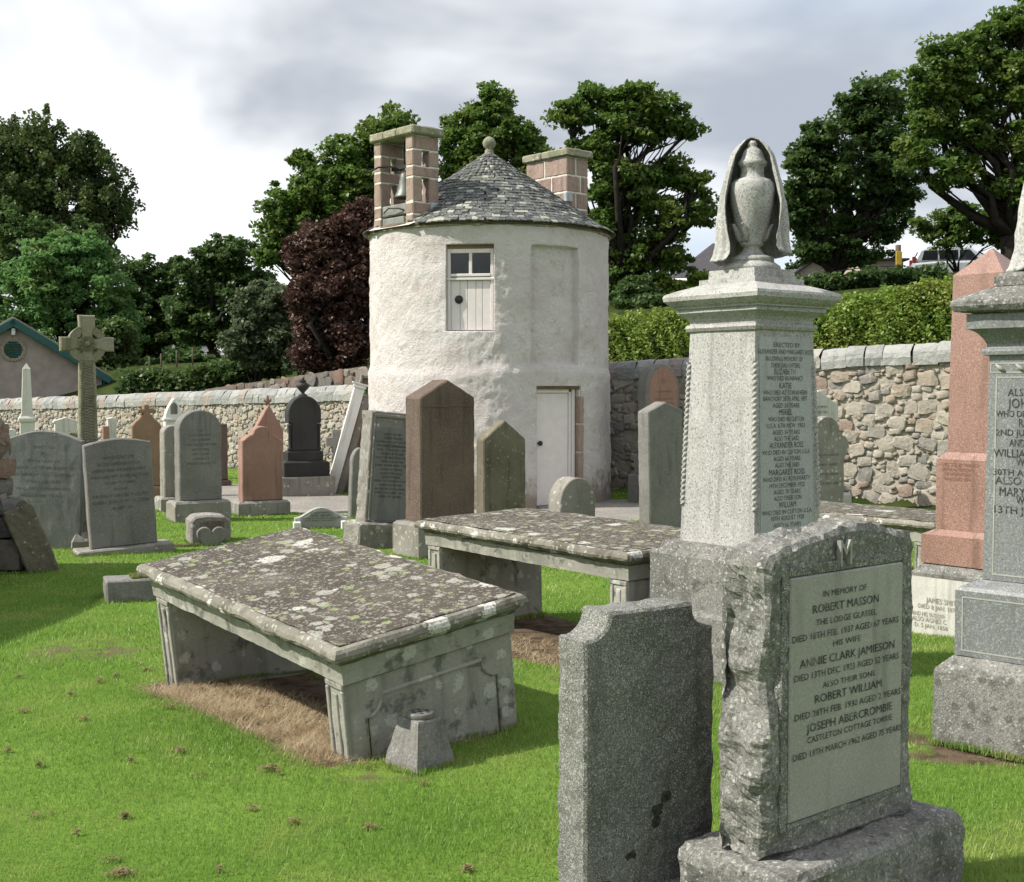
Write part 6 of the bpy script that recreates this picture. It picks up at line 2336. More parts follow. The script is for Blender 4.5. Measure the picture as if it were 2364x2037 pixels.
tree('tall oak behind the copper tree, left of the belfry', 50, (760, 860), [(905, 290, 50, 38), (860, 330, 55, 45), (800, 370, 62, 50), (740, 430, 62, 58), (690, 500, 58, 48), (650, 470, 36, 40), (640, 540, 44, 42), (830, 440, 80, 70), (760, 520, 80, 60), (900, 400, 60, 70), (630, 590, 36, 30), (700, 370, 28, 26)], 26000, 0.14, 'leaf_oak', 0.42, seed=12, clump=0.6)
tree('oak crown showing above the slate cone between belfry and chimney', 50, (1120, 860), [(1140, 250, 42, 44), (1090, 270, 40, 30), (1060, 330, 42, 50), (1150, 320, 75, 55), (1210, 330, 45, 42), (1100, 390, 80, 50), (1200, 400, 60, 50), (1140, 215, 20, 18)], 17000, 0.13, 'leaf_oak', 0.4, seed=13, clump=0.52, dense=1.2)
tree('spreading oak with bare dark limbs right of the tower chimney', 42, (1425, 720), [(1400, 230, 75, 38), (1500, 235, 62, 40), (1320, 260, 46, 38), (1560, 280, 42, 36), (1450, 300, 90, 40), (1590, 300, 24, 18), (1360, 350, 62, 46), (1530, 400, 55, 38), (1440, 420, 80, 55), (1590, 430, 42, 34), (1620, 500, 36, 22), (1540, 510, 75, 46), (1400, 500, 55, 60), (1470, 590, 80, 46), (1560, 590, 38, 36), (1420, 650, 50, 40), (1630, 475, 20, 16)], 27000, 0.125, 'leaf_oak', 0.34, seed=14, clump=0.5, flat=0.5, dense=1.15, nbr=18)
tree('dense dark oak right of the draped urn', 48, (1937, 650), [(2030, 210, 60, 42), (1990, 260, 55, 48), (1920, 330, 70, 55), (1850, 360, 48, 40), (2040, 300, 70, 62), (1870, 430, 70, 50), (1960, 430, 90, 62), (2060, 400, 62, 70), (1850, 490, 46, 44), (1930, 530, 90, 50), (2040, 500, 75, 52), (1880, 570, 52, 38), (1985, 585, 62, 30)], 28000, 0.135, 'leaf_dark', 0.42, seed=15, clump=0.55)
tree('tallest oak cut off by the right edge above the silver car', 40, (2355, 640), [(2300, 90, 70, 45), (2360, 60, 60, 45), (2200, 130, 70, 45), (2140, 200, 60, 48), (2250, 200, 85, 55), (2350, 190, 70, 75), (2170, 280, 70, 50), (2270, 310, 75, 50), (2370, 320, 60, 60), (2120, 350, 46, 40), (2200, 400, 60, 36), (2330, 430, 60, 32), (2420, 200, 70, 120)], 28000, 0.12, 'leaf_oak', 0.40, seed=16, clump=0.5, flat=0.55, dense=1.1)
tree('small thin tree above the silver car roof', 43, (2225, 610), [(2150, 520, 36, 30), (2210, 510, 50, 36), (2270, 525, 46, 34), (2320, 540, 40, 30), (2180, 560, 40, 18)], 5200, 0.11, 'leaf_oak', 0.10, cat='tree', seed=17, clump=0.42, nbr=14)
tree('leafy shrub growing by the tower side of the hillside house', 39, (1480, 720), [(1475, 665, 36, 34), (1450, 690, 30, 24), (1500, 690, 28, 20)], 4200, 0.10, 'leaf_dark', 0.06, cat='shrub', name='shrub', seed=18, clump=0.35, nbr=8)
tree('yellow-green shrub in front of the hillside house', 42, (1600, 695), [(1560, 672, 46, 24), (1620, 655, 46, 26), (1520, 655, 24, 22)], 5200, 0.10, 'leaf_hedge', 0.06, cat='shrub', name='shrub', seed=19, clump=0.35, nbr=8)
tree('dark bushy undergrowth beneath the trees right of the hall', 52, (320, 880), [(290, 855, 70, 36), (250, 800, 60, 60), (430, 835, 60, 24), (560, 845, 50, 24), (480, 860, 60, 20), (400, 868, 60, 18), (300, 890, 60, 18)], 13000, 0.15, 'leaf_dark', 0.1, cat='bush', name='bush', seed=20, clump=0.6)
tree('upright green creeper between leaning white slab and tower', 21.3, (846, 1090), [(848, 930, 7, 45), (850, 985, 6, 40)], 1500, 0.045, 'leaf_bright', 0.02, cat='plant', name='creeper', seed=21, clump=0.1, nbr=6)
tree('small silvery bush by the pink obelisk above the wall', 19.5, (2150, 785), [(2150, 770, 36, 26), (2110, 782, 28, 14), (2180, 745, 20, 28)], 2600, 0.04, 'leaf_greygreen', 0.02, cat='bush', name='bush', seed=22, clump=0.16, nbr=8)


tree('dark scrub put in for tree shade under the oaks, on the bank above the right hedge', 38, (1900, 680), [(1760, 668, 60, 16), (1840, 662, 60, 18), (1930, 655, 60, 18), (2010, 645, 50, 16), (1690, 682, 50, 16), (1480, 704, 60, 16), (1570, 698, 60, 16), (1640, 690, 50, 16), (2080, 640, 50, 14), (2150, 632, 50, 12)], 13000, 0.10, 'leaf_dark', 0.05, cat='shrub', name='scrub', seed=28, clump=0.4, nbr=6)  # added shrubs that darken the bank as the oaks' shade would
tree('low dark scrub added in place of tree shade along the bank above the left boundary wall', 38, (420, 900), [(330, 885, 50, 22), (390, 880, 60, 20), (460, 875, 60, 20), (540, 862, 60, 22), (610, 850, 50, 20)], 12000, 0.10, 'leaf_dark', 0.05, cat='shrub', name='scrub', seed=27, clump=0.45, nbr=8)  # added dark cover standing in for tree shade on the grass bank


# ------------------------------------------------------------------ clipped hedge on the bank behind the right wall
def hedge():
    t = thing('hedge', 'thick yellow-green clipped hedge along the bank above the right wall', 'hedge', (0, 0, 0))
    r = np.random.default_rng(33)
    ex = np.array([0.826, -0.564])
    o = np.array([WR0.x, WR0.y]) + np.array([NR.x, NR.y]) * 0.75
    Lh = 9.5
    HS = np.linspace(0, Lh, 40)
    HZ = []
    for q in HS:
        hp = o + ex * q + np.array([NR.x, NR.y]) * 0.8
        ppx = CX + F * hp[0] / hp[1]
        HZ.append(-0.13 + zat(float(np.interp(ppx, [1300, 1412, 1590, 1780, 1880, 1960, 2060, 2130, 2200, 2400], [735, 724, 708, 700, 692, 682, 664, 646, 634, 615])), hp[1]))
    HZ = np.array(HZ)
    # profile across the hedge: leans back over the bank (u = distance behind the wall, z)
    def surf(s, k):
        # k 0..1 from foot over the front to the back of the top
        top = np.interp(s, HS, HZ)
        bot = 1.7
        u = np.where(k < 0.6, 0.05 + 0.75 * (k / 0.6) ** 1.4, 0.8 + (k - 0.6) / 0.4 * 1.3)
        z = np.where(k < 0.6, bot + (top - bot) * np.sin(k / 0.6 * math.pi / 2) ** 0.9, top + 0.10 * np.sin((k - 0.6) * 6))
        bump = 0.10 * np.sin(s * 5.3 + k * 4) * np.sin(s * 2.1 - k * 9) + 0.07 * np.sin(s * 11 + k * 17)
        return u - bump * 0.6, z + bump * 0.5
    ns, nk = 90, 24
    S, K = np.meshgrid(np.linspace(0, Lh, ns), np.linspace(0, 1, nk))
    u, z = surf(S, K)
    X = o[0] + ex[0] * S + NR.x * (u + 0.10)
    Y = o[1] + ex[1] * S + NR.y * (u + 0.10)
    V = np.stack([X.ravel(), Y.ravel(), z.ravel() - 0.07], 1)
    i = (np.arange(nk - 1)[:, None] * ns + np.arange(ns - 1)[None, :]).ravel()
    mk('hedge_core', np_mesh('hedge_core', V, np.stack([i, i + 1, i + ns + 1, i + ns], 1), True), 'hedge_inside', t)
    n = 62000
    s = r.uniform(0, Lh, n)
    k = r.uniform(0, 1, n) ** 0.9
    u, z = surf(s, k)
    d = r.normal(0, 0.05, n) + 0.05 * np.sin(s * 23 + k * 40)
    C = np.stack([o[0] + ex[0] * s + NR.x * (u - d), o[1] + ex[1] * s + NR.y * (u - d), z + d * 0.6], 1)
    V, Fq = leaf_quads(C, 0.033, r, 0.5)
    f = mk('foliage', np_mesh('foliage', V, Fq), 'leaf_hedge', t)


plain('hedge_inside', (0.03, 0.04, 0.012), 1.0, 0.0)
hedge()


# ------------------------------------------------------------------ hall at the far left
def hall():
    Y = 46.0
    a = at(29, 735, Y)
    ya = R(25)
    u = (259 - CX) / F
    hw = (u * Y - a.x) / (math.cos(ya) - u * math.sin(ya))
    e = at(259, 873, Y + hw * math.sin(ya))
    zb = 0.3
    t = thing('hall', 'pink-harled gabled hall with dark green barge boards at far left', 'building', (a.x, Y, 0), ya)
    za, ze = a.z, e.z
    mb = MB()
    w = hw - 0.35
    zw = za - (za - ze) * (w / hw) - 0.22
    mb.add([(-w, 0, zb), (w, 0, zb), (w, 0, zw), (0, 0, za - 0.22), (-w, 0, zw), (-w, 12, zb), (w, 12, zb), (w, 12, zw), (0, 12, za - 0.22), (-w, 12, zw)], [(0, 1, 2, 3, 4), (6, 5, 9, 8, 7), (1, 6, 7, 2), (5, 0, 4, 9), (2, 7, 8, 3), (3, 8, 9, 4)])
    mb.build('wall', 'harl_pink', t)
    for s in (-1, 1):
        M = Matrix.Translation((0, -0.3, za)) @ Matrix.Rotation(s * math.atan2(za - ze, hw), 4, 'Y')
        L = math.hypot(hw, za - ze)
        x0, x1 = (0.0, L) if s > 0 else (-L, 0.0)
        MB().box(x0, x1, 0, 0.06, -0.26, 0.0, 0.01, M).build('barge_board', 'green_paint', t)
        MB().box(x0, x1, 0.062, 12.6, -0.08, 0.05, 0.01, M).build('roof', 'roof_tile_tan', t)
    MB().tube([(hw - 0.12, -0.2, ze - 0.12), (hw - 0.12, 12, ze - 0.12)], 0.07, 8).build('gutter', 'green_paint', t)
    MB().tube([(w + 0.08, -0.1, ze - 0.1), (w + 0.08, -0.1, zb)], 0.05, 8).build('downpipe', 'green_paint', t)
    vz = zat(807, Y)
    vx = 0.0
    rr = 19.5 * Y / F
    v = thing_part('round_vent', t)
    v.location = (vx, 0, 0)
    n = 26
    V, Fc = [], []
    mb = MB()
    for i in range(7):
        zz = vz - rr + (i + 0.5) * 2 * rr / 7
        hwid = math.sqrt(max(0.0, rr * rr - (zz - vz) ** 2))
        M = Matrix.Translation((0, -0.01, zz)) @ Matrix.Rotation(R(35), 4, 'X')
        MB().box(-hwid, hwid, -0.06, 0.06, -0.012, 0.012, 0, M).build('louvre', 'green_paint', v)
    MB().lathe([(0.0, 0.0), (rr, 0.0), (rr, 0.02), (0.0, 0.02)], 32, Matrix.Translation((0, 0.03, vz)) @ Matrix.Rotation(R(90), 4, 'X')).build('vent_back', 'green_paint', v)
    q = MB().box(-0.5, 0.5, -0.5, 0.5, -0.5, 0.5, 0.06).mesh('brick')
    q.materials.append(MATS['brick_ring'])
    for i in range(n):
        a2 = 2 * math.pi * i / n
        o = bpy.data.objects.new('brick', q)
        COL.objects.link(o)
        o.parent = v
        o.matrix_local = Matrix.Translation((math.cos(a2) * (rr + 0.075), -0.01, vz + math.sin(a2) * (rr + 0.075))) @ Matrix.Rotation(-a2, 4, 'Y') @ Matrix.Diagonal((0.12, 0.08, 2 * math.pi * (rr + 0.07) / n * 0.86, 1))
    lz = zat(766, Y)
    MB().box(-0.06, 0.08, -0.18, 0.0, lz - 0.13, lz + 0.13, 0.02).build('lamp_box', 'paint_white', t)


plain('roof_tile_tan', (0.30, 0.25, 0.205), 0.9, 0.1)
plain('brick_ring', (0.34, 0.27, 0.21), 0.9, 0.1, var=0.3, scale=2)
hall()


# ------------------------------------------------------------------ cars
def car(label, loc, rz, paint, L=4.5, Wd=1.75, Hh=1.5, estate=True):
    t = thing('car', label, 'car', loc, rz)
    # side outline, x forward
    def cage(x):
        return x * L
    low = [(-0.5, 0.28), (-0.495, 0.55), (-0.48, 0.86), (-0.30, 0.92), (0.15, 0.93), (0.30, 0.90), (0.46, 0.74), (0.497, 0.55), (0.5, 0.30), (0.42, 0.22), (-0.44, 0.22)]
    if estate:
        roof = [(-0.475, 0.90), (-0.42, 1.36), (-0.36, 1.46), (-0.10, 1.50), (0.06, 1.45), (0.235, 0.95)]
    else:
        roof = [(-0.38, 0.90), (-0.27, 1.36), (-0.20, 1.42), (-0.02, 1.44), (0.06, 1.39), (0.235, 0.95)]
    def solid(pr, y0, y1, nm, mat, par, c=0.05, taper=0.0):
        mb = MB().prism([(cage(x), z) for x, z in pr], y0, y1, c)
        if taper:
            zs = [v[2] for v in mb.v]
            z0, z1 = min(zs), max(zs)
            mb.v = [(x, y * (1 - taper * (z - z0) / (z1 - z0)), z) for x, y, z in mb.v]
        return mb.build(nm, mat, par)
    body = solid(low, -Wd / 2, Wd / 2, 'body', paint, t, 0.09)
    solid(roof, -Wd / 2 + 0.08, Wd / 2 - 0.08, 'cabin', paint, t, 0.06, 0.12)
    for s in (-1, 1):
        xs = [(-0.40, -0.25), (-0.235, -0.06), (-0.045, 0.135)] if estate else [(-0.30, -0.13), (-0.11, 0.13)]
        for x0, x1 in xs:
            zt = 1.36
            f0 = 0.05 if x0 < -0.28 else 0.0
            f1 = 0.085 if x1 > 0.1 else 0.0
            yb, yt = Wd / 2 - 0.075, Wd / 2 - 0.075 - 0.085
            V = [(cage(x0), s * yb, 0.97), (cage(x1), s * yb, 0.97), (cage(x1 - f1), s * (yt + 0.01), zt), (cage(x0 + f0 * 0.5), s * (yt + 0.01), zt)]
            V += [(x, y - s * 0.03, z) for x, y, z in V]
            MB().add(V, [(0, 1, 2, 3), (7, 6, 5, 4), (0, 4, 5, 1), (1, 5, 6, 2), (2, 6, 7, 3), (3, 7, 4, 0)]).build('side_window', 'glass_dark', t)
    MB().box(-0.02, 0.02, -Wd / 2 + 0.2, Wd / 2 - 0.2, -0.2, 0.2, 0, Matrix.Translation((cage(0.17 if True else 0), 0, 1.18)) @ Matrix.Rotation(R(-56), 4, 'Y')).build('windscreen', 'glass_dark', t)
    MB().box(-0.02, 0.02, -Wd / 2 + 0.22, Wd / 2 - 0.22, -0.17, 0.17, 0, Matrix.Translation((cage(-0.452 if estate else -0.33), 0, 1.14)) @ Matrix.Rotation(R(22 if estate else 48), 4, 'Y')).build('rear_window', 'glass_dark', t)
    for s in (-1, 1):
        MB().box(cage(-0.489), cage(-0.455), s * (Wd / 2 - 0.13) - 0.06, s * (Wd / 2 - 0.13) + 0.06, 0.88, 1.12, 0.02).build('tail_lamp', 'red_lamp', t)
        MB().box(cage(0.43), cage(0.475), s * (Wd / 2 - 0.22) - 0.16, s * (Wd / 2 - 0.22) + 0.16, 0.62, 0.78, 0.03).build('headlight', 'glass_dark', t)
        MB().box(cage(0.13), cage(0.165), s * (Wd / 2 + 0.07) - 0.08, s * (Wd / 2 + 0.07) + 0.08, 0.95, 1.08, 0.03).build('wing_mirror', paint, t)
        for x in (-0.30, 0.31):
            M = Matrix.Translation((cage(x), s * (Wd / 2 - 0.08), 0.31)) @ Matrix.Rotation(R(90), 4, 'X')
            w = MB().lathe([(0.0, -0.1), (0.31, -0.1), (0.32, -0.06), (0.32, 0.06), (0.31, 0.1), (0.0, 0.1)], 22, M).build('wheel', 'rubber', t)
            MB().lathe([(0.0, -0.106), (0.19, -0.106), (0.2, -0.09), (0.2, 0.09), (0.19, 0.106), (0.0, 0.106)], 16, M).build('rim', 'tin_grey', w)
    return t


plain('asphalt', (0.055, 0.055, 0.057), 0.95, 0.1)
c = at(2222, 600, 52.0)
car('silver estate car parked on the bank above the hedge', (c.x, c.y, zat(573, 52.0) - 1.5), R(-13), 'car_silver', L=4.1, Hh=1.5)
c = at(345, 852, 96.0)
car('dark blue car parked in the shade under the trees', (c.x, c.y, zat(838, 96.0) - 1.44), R(245), 'car_blue', L=4.2, estate=False)
c = at(395, 906, 44.0)
car('white car whose roof just shows over the left wall coping', (c.x, c.y, zat(899, 44.0) - 1.5), R(186), 'car_white', L=4.0)


# ------------------------------------------------------------------ hillside house, sheds, post
def house():
    Y = 56.0
    a, b = at(1548, 642, Y), at(1780, 642, Y)
    r0, r1 = at(1672, 585, Y), at(1740, 585, Y)
    zb = gz(a.x, Y) - 0.5
    t = thing('house', 'low hillside house with grey hipped slate roof behind the urn monument', 'house', (0, 0, 0))
    d = 6.5
    V = [(a.x, Y, a.z), (b.x, Y, a.z), (b.x, Y + d, a.z), (a.x, Y + d, a.z), (r0.x, Y + d / 2, r0.z + 0.8), (r1.x, Y + d / 2, r0.z + 0.8)]
    V += [(x, y, z - 0.14) for x, y, z in V[:4]]
    MB().add(V, [(0, 1, 5, 4), (1, 2, 5), (2, 3, 4, 5), (3, 0, 4), (0, 6, 7, 1), (1, 7, 8, 2), (2, 8, 9, 3), (3, 9, 6, 0), (9, 8, 7, 6)]).build('roof', 'roof_slate_far', t)
    MB().box(a.x + 0.35, b.x - 0.35, Y + 0.4, Y + d - 0.4, zb, a.z - 0.141).build('wall', 'wall_brick_far', t)
    for px0, px1 in ((1617, 1629), (1634, 1646), (1665, 1690)):
        p0, p1 = at(px0, 655, Y), at(px1, 655, Y)
        w = MB().box(p0.x, p1.x, Y + 0.36, Y + 0.42, a.z - 1.15, a.z - 0.25, 0.02).build('window', 'paint_white', t)
        MB().box(p0.x + 0.05, p1.x - 0.05, Y + 0.345, Y + 0.37, a.z - 1.08, a.z - 0.32).build('pane', 'glass_dark', w)
    MB().tube([(a.x - 0.05, Y - 0.08, a.z - 0.1), (b.x + 0.05, Y - 0.08, a.z - 0.1)], 0.07, 6).build('gutter', 'paint_white', t)
    # glazed lean-to
    g = thing('glasshouse', 'white-framed glasshouse left of the hillside house', 'glasshouse', (0, 0, 0))
    p0, p1 = at(1520, 640, 53.0), at(1568, 640, 53.0)
    zg = gz(p0.x, 53.0)
    z1 = zat(640, 53.0)
    for k in range(5):
        x = p0.x + (p1.x - p0.x) * k / 4
        MB().tube([(x, 53.0, zg), (x, 53.0, z1 - 0.35), (x, 54.6, z1 + 0.05)], 0.035, 5).build('frame_rib', 'paint_white', g)
        if k < 4:
            xx = x + (p1.x - p0.x) / 4
            MB().add([(x + 0.04, 53.0, z1 - 0.35), (xx - 0.04, 53.0, z1 - 0.35), (xx - 0.04, 54.6, z1 + 0.05), (x + 0.04, 54.6, z1 + 0.05), (x + 0.04, 53.0, z1 - 0.39), (xx - 0.04, 53.0, z1 - 0.39), (xx - 0.04, 54.6, z1 + 0.01), (x + 0.04, 54.6, z1 + 0.01)], [(0, 1, 2, 3), (7, 6, 5, 4), (0, 4, 5, 1), (1, 5, 6, 2), (2, 6, 7, 3), (3, 7, 4, 0)]).build('pane', 'pane_pale', g)
            MB().box(x + 0.04, xx - 0.04, 53.0, 53.03, zg + 0.3, z1 - 0.4).build('pane', 'pane_pale', g)
    # second gabled roof behind the oak
    q0, q1 = at(1835, 640, 58.0), at(1925, 640, 58.0)
    h2 = thing('house', 'small gabled house half hidden behind the dense dark oak', 'house', (0, 0, 0))
    zt = zat(598, 58.0)
    ze = zat(636, 58.0)
    zg = gz(q0.x, 58.0) - 0.5
    m = (q0.x + q1.x) / 2
    MB().add([(q0.x, 58, zg), (q1.x, 58, zg), (q1.x, 58, ze), (m, 58, zt - 0.1), (q0.x, 58, ze), (q0.x, 64, zg), (q1.x, 64, zg), (q1.x, 64, ze), (m, 64, zt - 0.1), (q0.x, 64, ze)], [(0, 1, 2, 3, 4), (6, 5, 9, 8, 7), (1, 6, 7, 2), (5, 0, 4, 9), (2, 7, 8, 3), (3, 8, 9, 4)]).build('wall', 'wall_far', h2)
    for s in (-1, 1):
        hw = (q1.x - q0.x) / 2 + 0.25
        V = [(m, 57.7, zt), (m + s * hw, 57.7, ze - 0.15), (m + s * hw, 64.3, ze - 0.15), (m, 64.3, zt)]
        V += [(x, y, z + 0.12) for x, y, z in V]
        MB().add(V, [(3, 2, 1, 0), (4, 5, 6, 7), (0, 1, 5, 4), (1, 2, 6, 5), (2, 3, 7, 6), (3, 0, 4, 7)]).build('roof', 'roof_slate_far', h2)
    # brown shed wall behind the post
    w0, w1 = at(1985, 640, 52.0), at(2085, 640, 52.0)
    sh = thing('shed', 'brown shed wall seen under the dark oak beside the yellow-signed post', 'shed', (0, 0, 0))
    MB().box(w0.x, w1.x, 52.0, 55.0, gz(w0.x, 52.0) - 0.5, zat(602, 52.0)).build('wall', 'wall_far', sh)
    MB().box(w0.x - 0.2, w1.x + 0.2, 51.8, 55.2, zat(602, 52.0) + 0.003, zat(597, 52.0), 0.02).build('roof', 'roof_slate_far', sh)
    # post with yellow plate
    p = at(2073, 620, 43.0)
    po = thing('post', 'wooden post with a yellow plate left of the silver car', 'post', (p.x, p.y, gz(p.x, p.y) - 0.2))
    zz = zat(566, 43.0) - gz(p.x, p.y) + 0.2
    MB().tube([(0, 0, 0), (0, 0, zz)], 0.09, 8).build('pole', 'wood_post', po)
    zy = zat(597, 43.0) - gz(p.x, p.y) + 0.2
    MB().box(-0.10, 0.10, -0.12, -0.085, zy - 0.22, zy + 0.22, 0.01).build('sign_plate', 'yellow_sign', po)
    # white house glimpsed through the dark trees on the left
    b0, b1 = at(375, 805, 90.0), at(440, 805, 90.0)
    bh = thing('house', 'pale house glimpsed between the dark trees right of the hall', 'house', (0, 0, 0))
    MB().box(b0.x, b1.x, 90, 96, zat(860, 90.0), zat(793, 90.0)).build('wall', 'paint_white', bh)
    m = (b0.x + b1.x) / 2
    zt, ze = zat(768, 90.0), zat(793, 90.0)
    MB().add([(b0.x - 0.3, 89.6, ze), (b1.x + 0.3, 89.6, ze), (b1.x + 0.3, 96.4, ze), (b0.x - 0.3, 96.4, ze), (b0.x, 93, zt), (b1.x, 93, zt)], [(0, 1, 5, 4), (1, 2, 5), (2, 3, 4, 5), (3, 0, 4), (3, 2, 1, 0)]).build('roof', 'roof_slate_far', bh)
    w = MB().box(m - 0.1, m + 0.7, 89.95, 89.99, zat(802, 90.0), zat(796, 90.0)).build('window', 'glass_dark', bh)


plain('pane_pale', (0.55, 0.58, 0.60), 0.2, 0.5, var=0.05)
house()

# dark sloping wall beyond the boundary wall, left of the copper tree
A = at(475, 905, 33.0)
B = at(730, 850, 30.0)
rubble_wall('dark sloping wall on the bank beyond the left boundary wall', Vector((A.x, A.y)), Vector((B.x + 1.2, B.y - 0.3)), zat(899, 33.0), zat(846, 30.0), 0.4, 0.34, 0.24, 'sloping_wall', 44, smat='rubble_ruin', mortar='mortar_ruin')
# fence posts on the bank under the trees
p_first = None
for k, px in enumerate((345, 372, 408, 445, 520, 552, 580)):
    p = at(px, 850, 48.0)
    z = gz(p.x, p.y)
    o = MB().tube([(0, 0, -0.1), (0, 0, 0.62)], 0.03, 6).build('fence_post', 'wood_post')
    o.location = (p.x, p.y, z)
    tag(o, 'thin dark fence post under the left trees, ' + ('nearest the hall', 'second from the hall', 'third from the hall', 'fourth, midway along the row', 'third from the copper tree', 'second from the copper tree', 'nearest the copper tree')[k], 'fence post', 'fence posts under the trees')

# ------------------------------------------------------------------ grass
def blades(name, label, regions, mat, seed, kind='grass', tufts=None):
    r = np.random.default_rng(seed)
    Vs, Fs, base = [], [], 0
    if tufts is not None:
        x, y = tufts[:, 0], tufts[:, 1]
        n = len(x)
        z = ground(x, y)
        pt = np.sin(x * 9) * np.sin(y * 7) * 0.5 + 0.5
        hh = r.uniform(0.012, 0.036, n) * (0.35 + pt)
        a, b = r.uniform(0, 6.283, n), r.uniform(0, 6.283, n)
        ww = np.where(y > 9, 0.005, 0.0021)
        ln = hh * r.uniform(0.1, 0.6, n)
        p0 = np.stack([x - np.cos(a) * ww, y - np.sin(a) * ww, z - 0.005], 1)
        p1 = np.stack([x + np.cos(a) * ww, y + np.sin(a) * ww, z - 0.005], 1)
        p2 = np.stack([x + np.cos(b) * ln, y + np.sin(b) * ln, z + hh], 1)
        Vs.append(np.stack([p0, p1, p2], 1).reshape(-1, 3))
        Fs.append(np.arange(n * 3).reshape(-1, 3))
        base = n * 3
    for (y0, y1, dens, h, w, lo, hi, xm) in regions:
        n = int(dens * (y1 - y0) * 2 * xm * 0.5 * (y0 + y1))
        y = r.uniform(y0, y1, n)
        x = (r.uniform(lo, hi, n)) * y
        soil, grav, wild = zones(x, y)
        # patchy length and thinning
        pt = np.sin(x * 3.1 + 1.3 * np.sin(y * 2.3)) * np.sin(y * 2.7 + 1.1 * np.sin(x * 1.9)) * 0.5 + 0.5
        keep = (soil < 0.35 + 0.2 * r.uniform(-1, 1, n)) & (grav < 0.4) & (wild < 0.2) & (r.uniform(0, 1, n) < 0.75 + 0.25 * pt)
        x, y, pt = x[keep], y[keep], pt[keep]
        n = len(x)
        z = ground(x, y)
        hh = h * r.uniform(0.5, 1.25, n) * (0.75 + 0.5 * pt)
        a = r.uniform(0, 2 * math.pi, n)
        ln = hh * r.uniform(0.25, 0.9, n)
        b = r.uniform(0, 2 * math.pi, n)
        ww = w * r.uniform(0.7, 1.3, n)
        dx, dy = np.cos(a) * ww, np.sin(a) * ww
        p0 = np.stack([x - dx, y - dy, z - 0.004], 1)
        p1 = np.stack([x + dx, y + dy, z - 0.004], 1)
        p2 = np.stack([x + np.cos(b) * ln, y + np.sin(b) * ln, z + hh], 1)
        Vs.append(np.stack([p0, p1, p2], 1).reshape(-1, 3))
        Fs.append(np.arange(n * 3).reshape(-1, 3) + base)
        base += n * 3
    o = mk(name, np_mesh(name, np.concatenate(Vs), np.concatenate(Fs)), mat)
    return tag(o, label, kind, kind='stuff')


XL, XR = -0.42, 0.42


def foot_tufts():
    """longer blades left standing where the mower cannot reach, along the feet of the stones"""
    r = np.random.default_rng(77)
    P = []
    bpy.context.view_layer.update()
    for o in list(bpy.data.objects):
        if o.parent is None or o.type != 'MESH' or o.name.split('.')[0] not in ('base', 'step', 'plinth', 'end_slab', 'block', 'slab', 'lower_plinth', 'kerb', 'pedestal', 'surround', 'heart'):
            continue
        W = o.matrix_world
        bb = [W @ Vector(c) for c in o.bound_box]
        lo = sorted(bb, key=lambda q: q.z)[:4]
        d = min(q.y for q in lo)
        cen = sum(lo, Vector()) / 4
        g = gz(cen.x, cen.y)
        if lo[0].z > g + 0.03 or d > 19 or d < 2:
            continue
        lo = sorted(lo, key=lambda q: math.atan2(q.y - cen.y, q.x - cen.x))
        for a, b in zip(lo, lo[1:] + lo[:1]):
            L = (b - a).xy.length
            n = int(L * (900 if d < 9 else 350))
            k = r.uniform(0, 1, n)
            nx, ny = (b.y - a.y) / (L + 1e-6), -(b.x - a.x) / (L + 1e-6)
            off = np.abs(r.normal(0, 0.014, n))
            P.append(np.stack([a.x + (b.x - a.x) * k + nx * off, a.y + (b.y - a.y) * k + ny * off], 1))
    P = np.concatenate(P)
    return P


blades('mown_grass', 'short mown green grass covering the churchyard lawn', [
    (3.1, 5.0, 17000, 0.020, 0.0019, XL, XR, 0.42),
    (5.0, 7.0, 9500, 0.021, 0.0024, XL, XR, 0.42),
    (7.0, 10.5, 3400, 0.024, 0.0042, XL, XR, 0.42),
    (10.5, 16.0, 1100, 0.027, 0.007, XL, XR, 0.42),
    (16.0, 26.0, 260, 0.030, 0.012, XL, XR, 0.42)], 'grass_blade', 51, tufts=foot_tufts())


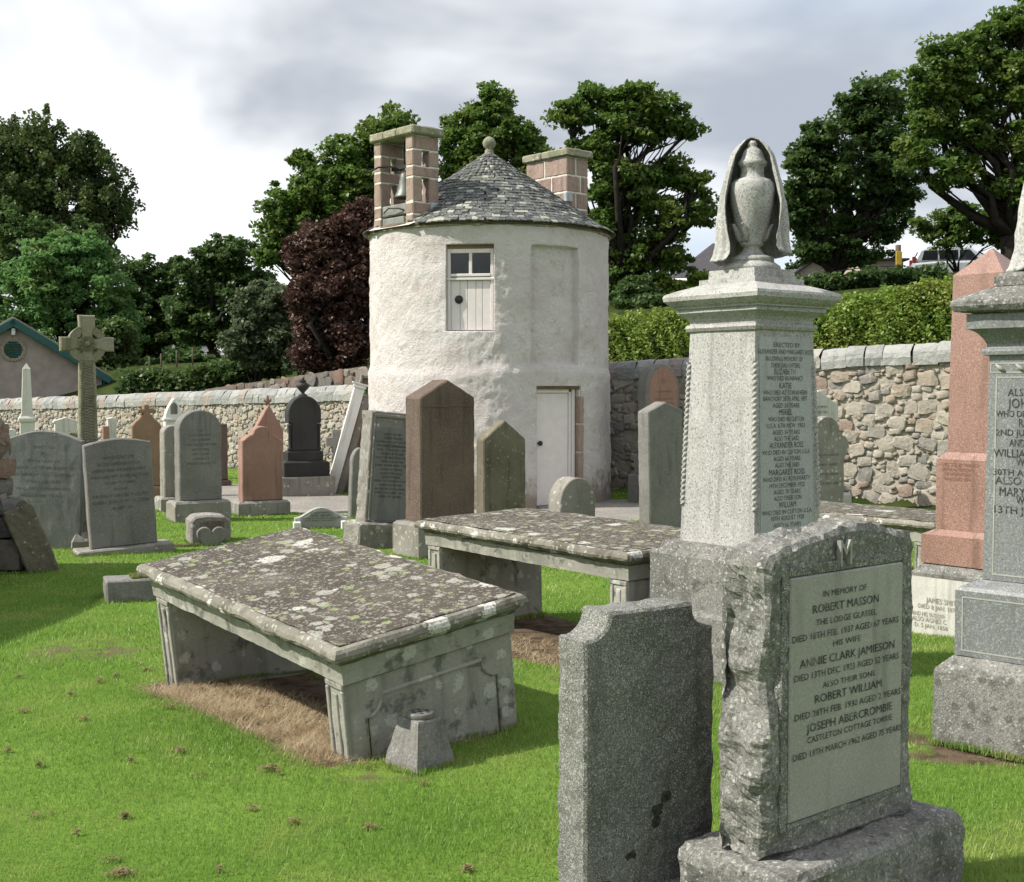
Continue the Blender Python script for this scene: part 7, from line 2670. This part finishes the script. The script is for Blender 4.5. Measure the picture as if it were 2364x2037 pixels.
def dry_grass():
    """bleached grass and roots on the bare ground under the table tombs, tufts round stone feet"""
    r = np.random.default_rng(8)
    Vs = []

    def patch(o, ex, ey, a0, a1, b0, b1, n, h):
        u, v = r.uniform(a0, a1, n), r.uniform(b0, b1, n)
        kp = (np.sin(u * 13 + 3 * np.sin(v * 5)) * np.sin(v * 9 + 2 * np.sin(u * 11)) + r.uniform(-0.7, 0.7, n)) > -0.15
        u, v = u[kp], v[kp]
        n = len(u)
        x, y = o.x + ex.x * u + ey.x * v, o.y + ex.y * u + ey.y * v
        z = ground(x, y) - 0.015
        a = r.uniform(0, 2 * math.pi, n)
        ln = h * r.uniform(0.4, 2.2, n)
        rise = h * r.uniform(0.05, 0.8, n)
        w = r.uniform(0.0008, 0.002, n)
        px, py = -np.sin(a) * w, np.cos(a) * w
        p0 = np.stack([x - px, y - py, z], 1)
        p1 = np.stack([x + px, y + py, z], 1)
        p2 = np.stack([x + np.cos(a) * ln, y + np.sin(a) * ln, z + rise], 1)
        Vs.append(np.stack([p0, p1, p2], 1).reshape(-1, 3))
    patch(T1_NEAR, EX1, EY1, -0.04, 0.5, 0.12, T1_L - 0.1, 17000, 0.055)
    patch(T1_NEAR, EX1, EY1, -0.05, 0.16, 0.1, T1_L - 0.2, 9000, 0.075)
    ex2, ey2 = Vector((math.cos(T2_YAW), math.sin(T2_YAW))), Vector((-math.sin(T2_YAW), math.cos(T2_YAW)))
    patch(T2_NEAR, ex2, ey2, -0.3, 0.3, 0.0, T2_L, 6000, 0.05)
    patch(T1_NEAR, EX1, EY1, 0.05, T1_W - 0.05, 0.02, 0.10, 900, 0.035)
    V = np.concatenate(Vs)
    o = mk('dry_grass', np_mesh('dry_grass', V, np.arange(len(V)).reshape(-1, 3)), 'grass_dry')
    tag(o, 'bleached dead grass on the bare soil under the table tombs', 'dry grass', kind='stuff')


dry_grass()


def clippings():
    """small brown clumps of mown clippings lying on the lawn"""
    r = np.random.default_rng(18)
    Vs = []
    m = 130
    cy = r.uniform(3.2, 8.5, m)
    cx = r.uniform(XL, 0.30, m) * cy
    for x, y in zip(cx, cy):
        k = int(r.integers(14, 90))
        o = Vector((x, y))
        s = r.uniform(0.005, 0.02)
        n = k
        xx, yy = x + r.normal(0, s, n), y + r.normal(0, s * 0.7, n)
        z = ground(xx, yy) + r.uniform(0.006, 0.024, n)
        a = r.uniform(0, 2 * math.pi, n)
        ln = r.uniform(0.006, 0.02, n)
        w = 0.0028
        px, py = -np.sin(a) * w, np.cos(a) * w
        p0 = np.stack([xx - px, yy - py, z], 1)
        p1 = np.stack([xx + px, yy + py, z], 1)
        p2 = np.stack([xx + np.cos(a) * ln, yy + np.sin(a) * ln, z + r.uniform(-0.008, 0.008, n)], 1)
        Vs.append(np.stack([p0, p1, p2], 1).reshape(-1, 3))
    V = np.concatenate(Vs)
    o = mk('grass_clippings', np_mesh('grass_clippings', V, np.arange(len(V)).reshape(-1, 3)), 'grass_clip')
    tag(o, 'small brown clumps of mown clippings scattered over the lawn', 'clippings', kind='stuff')


clippings()
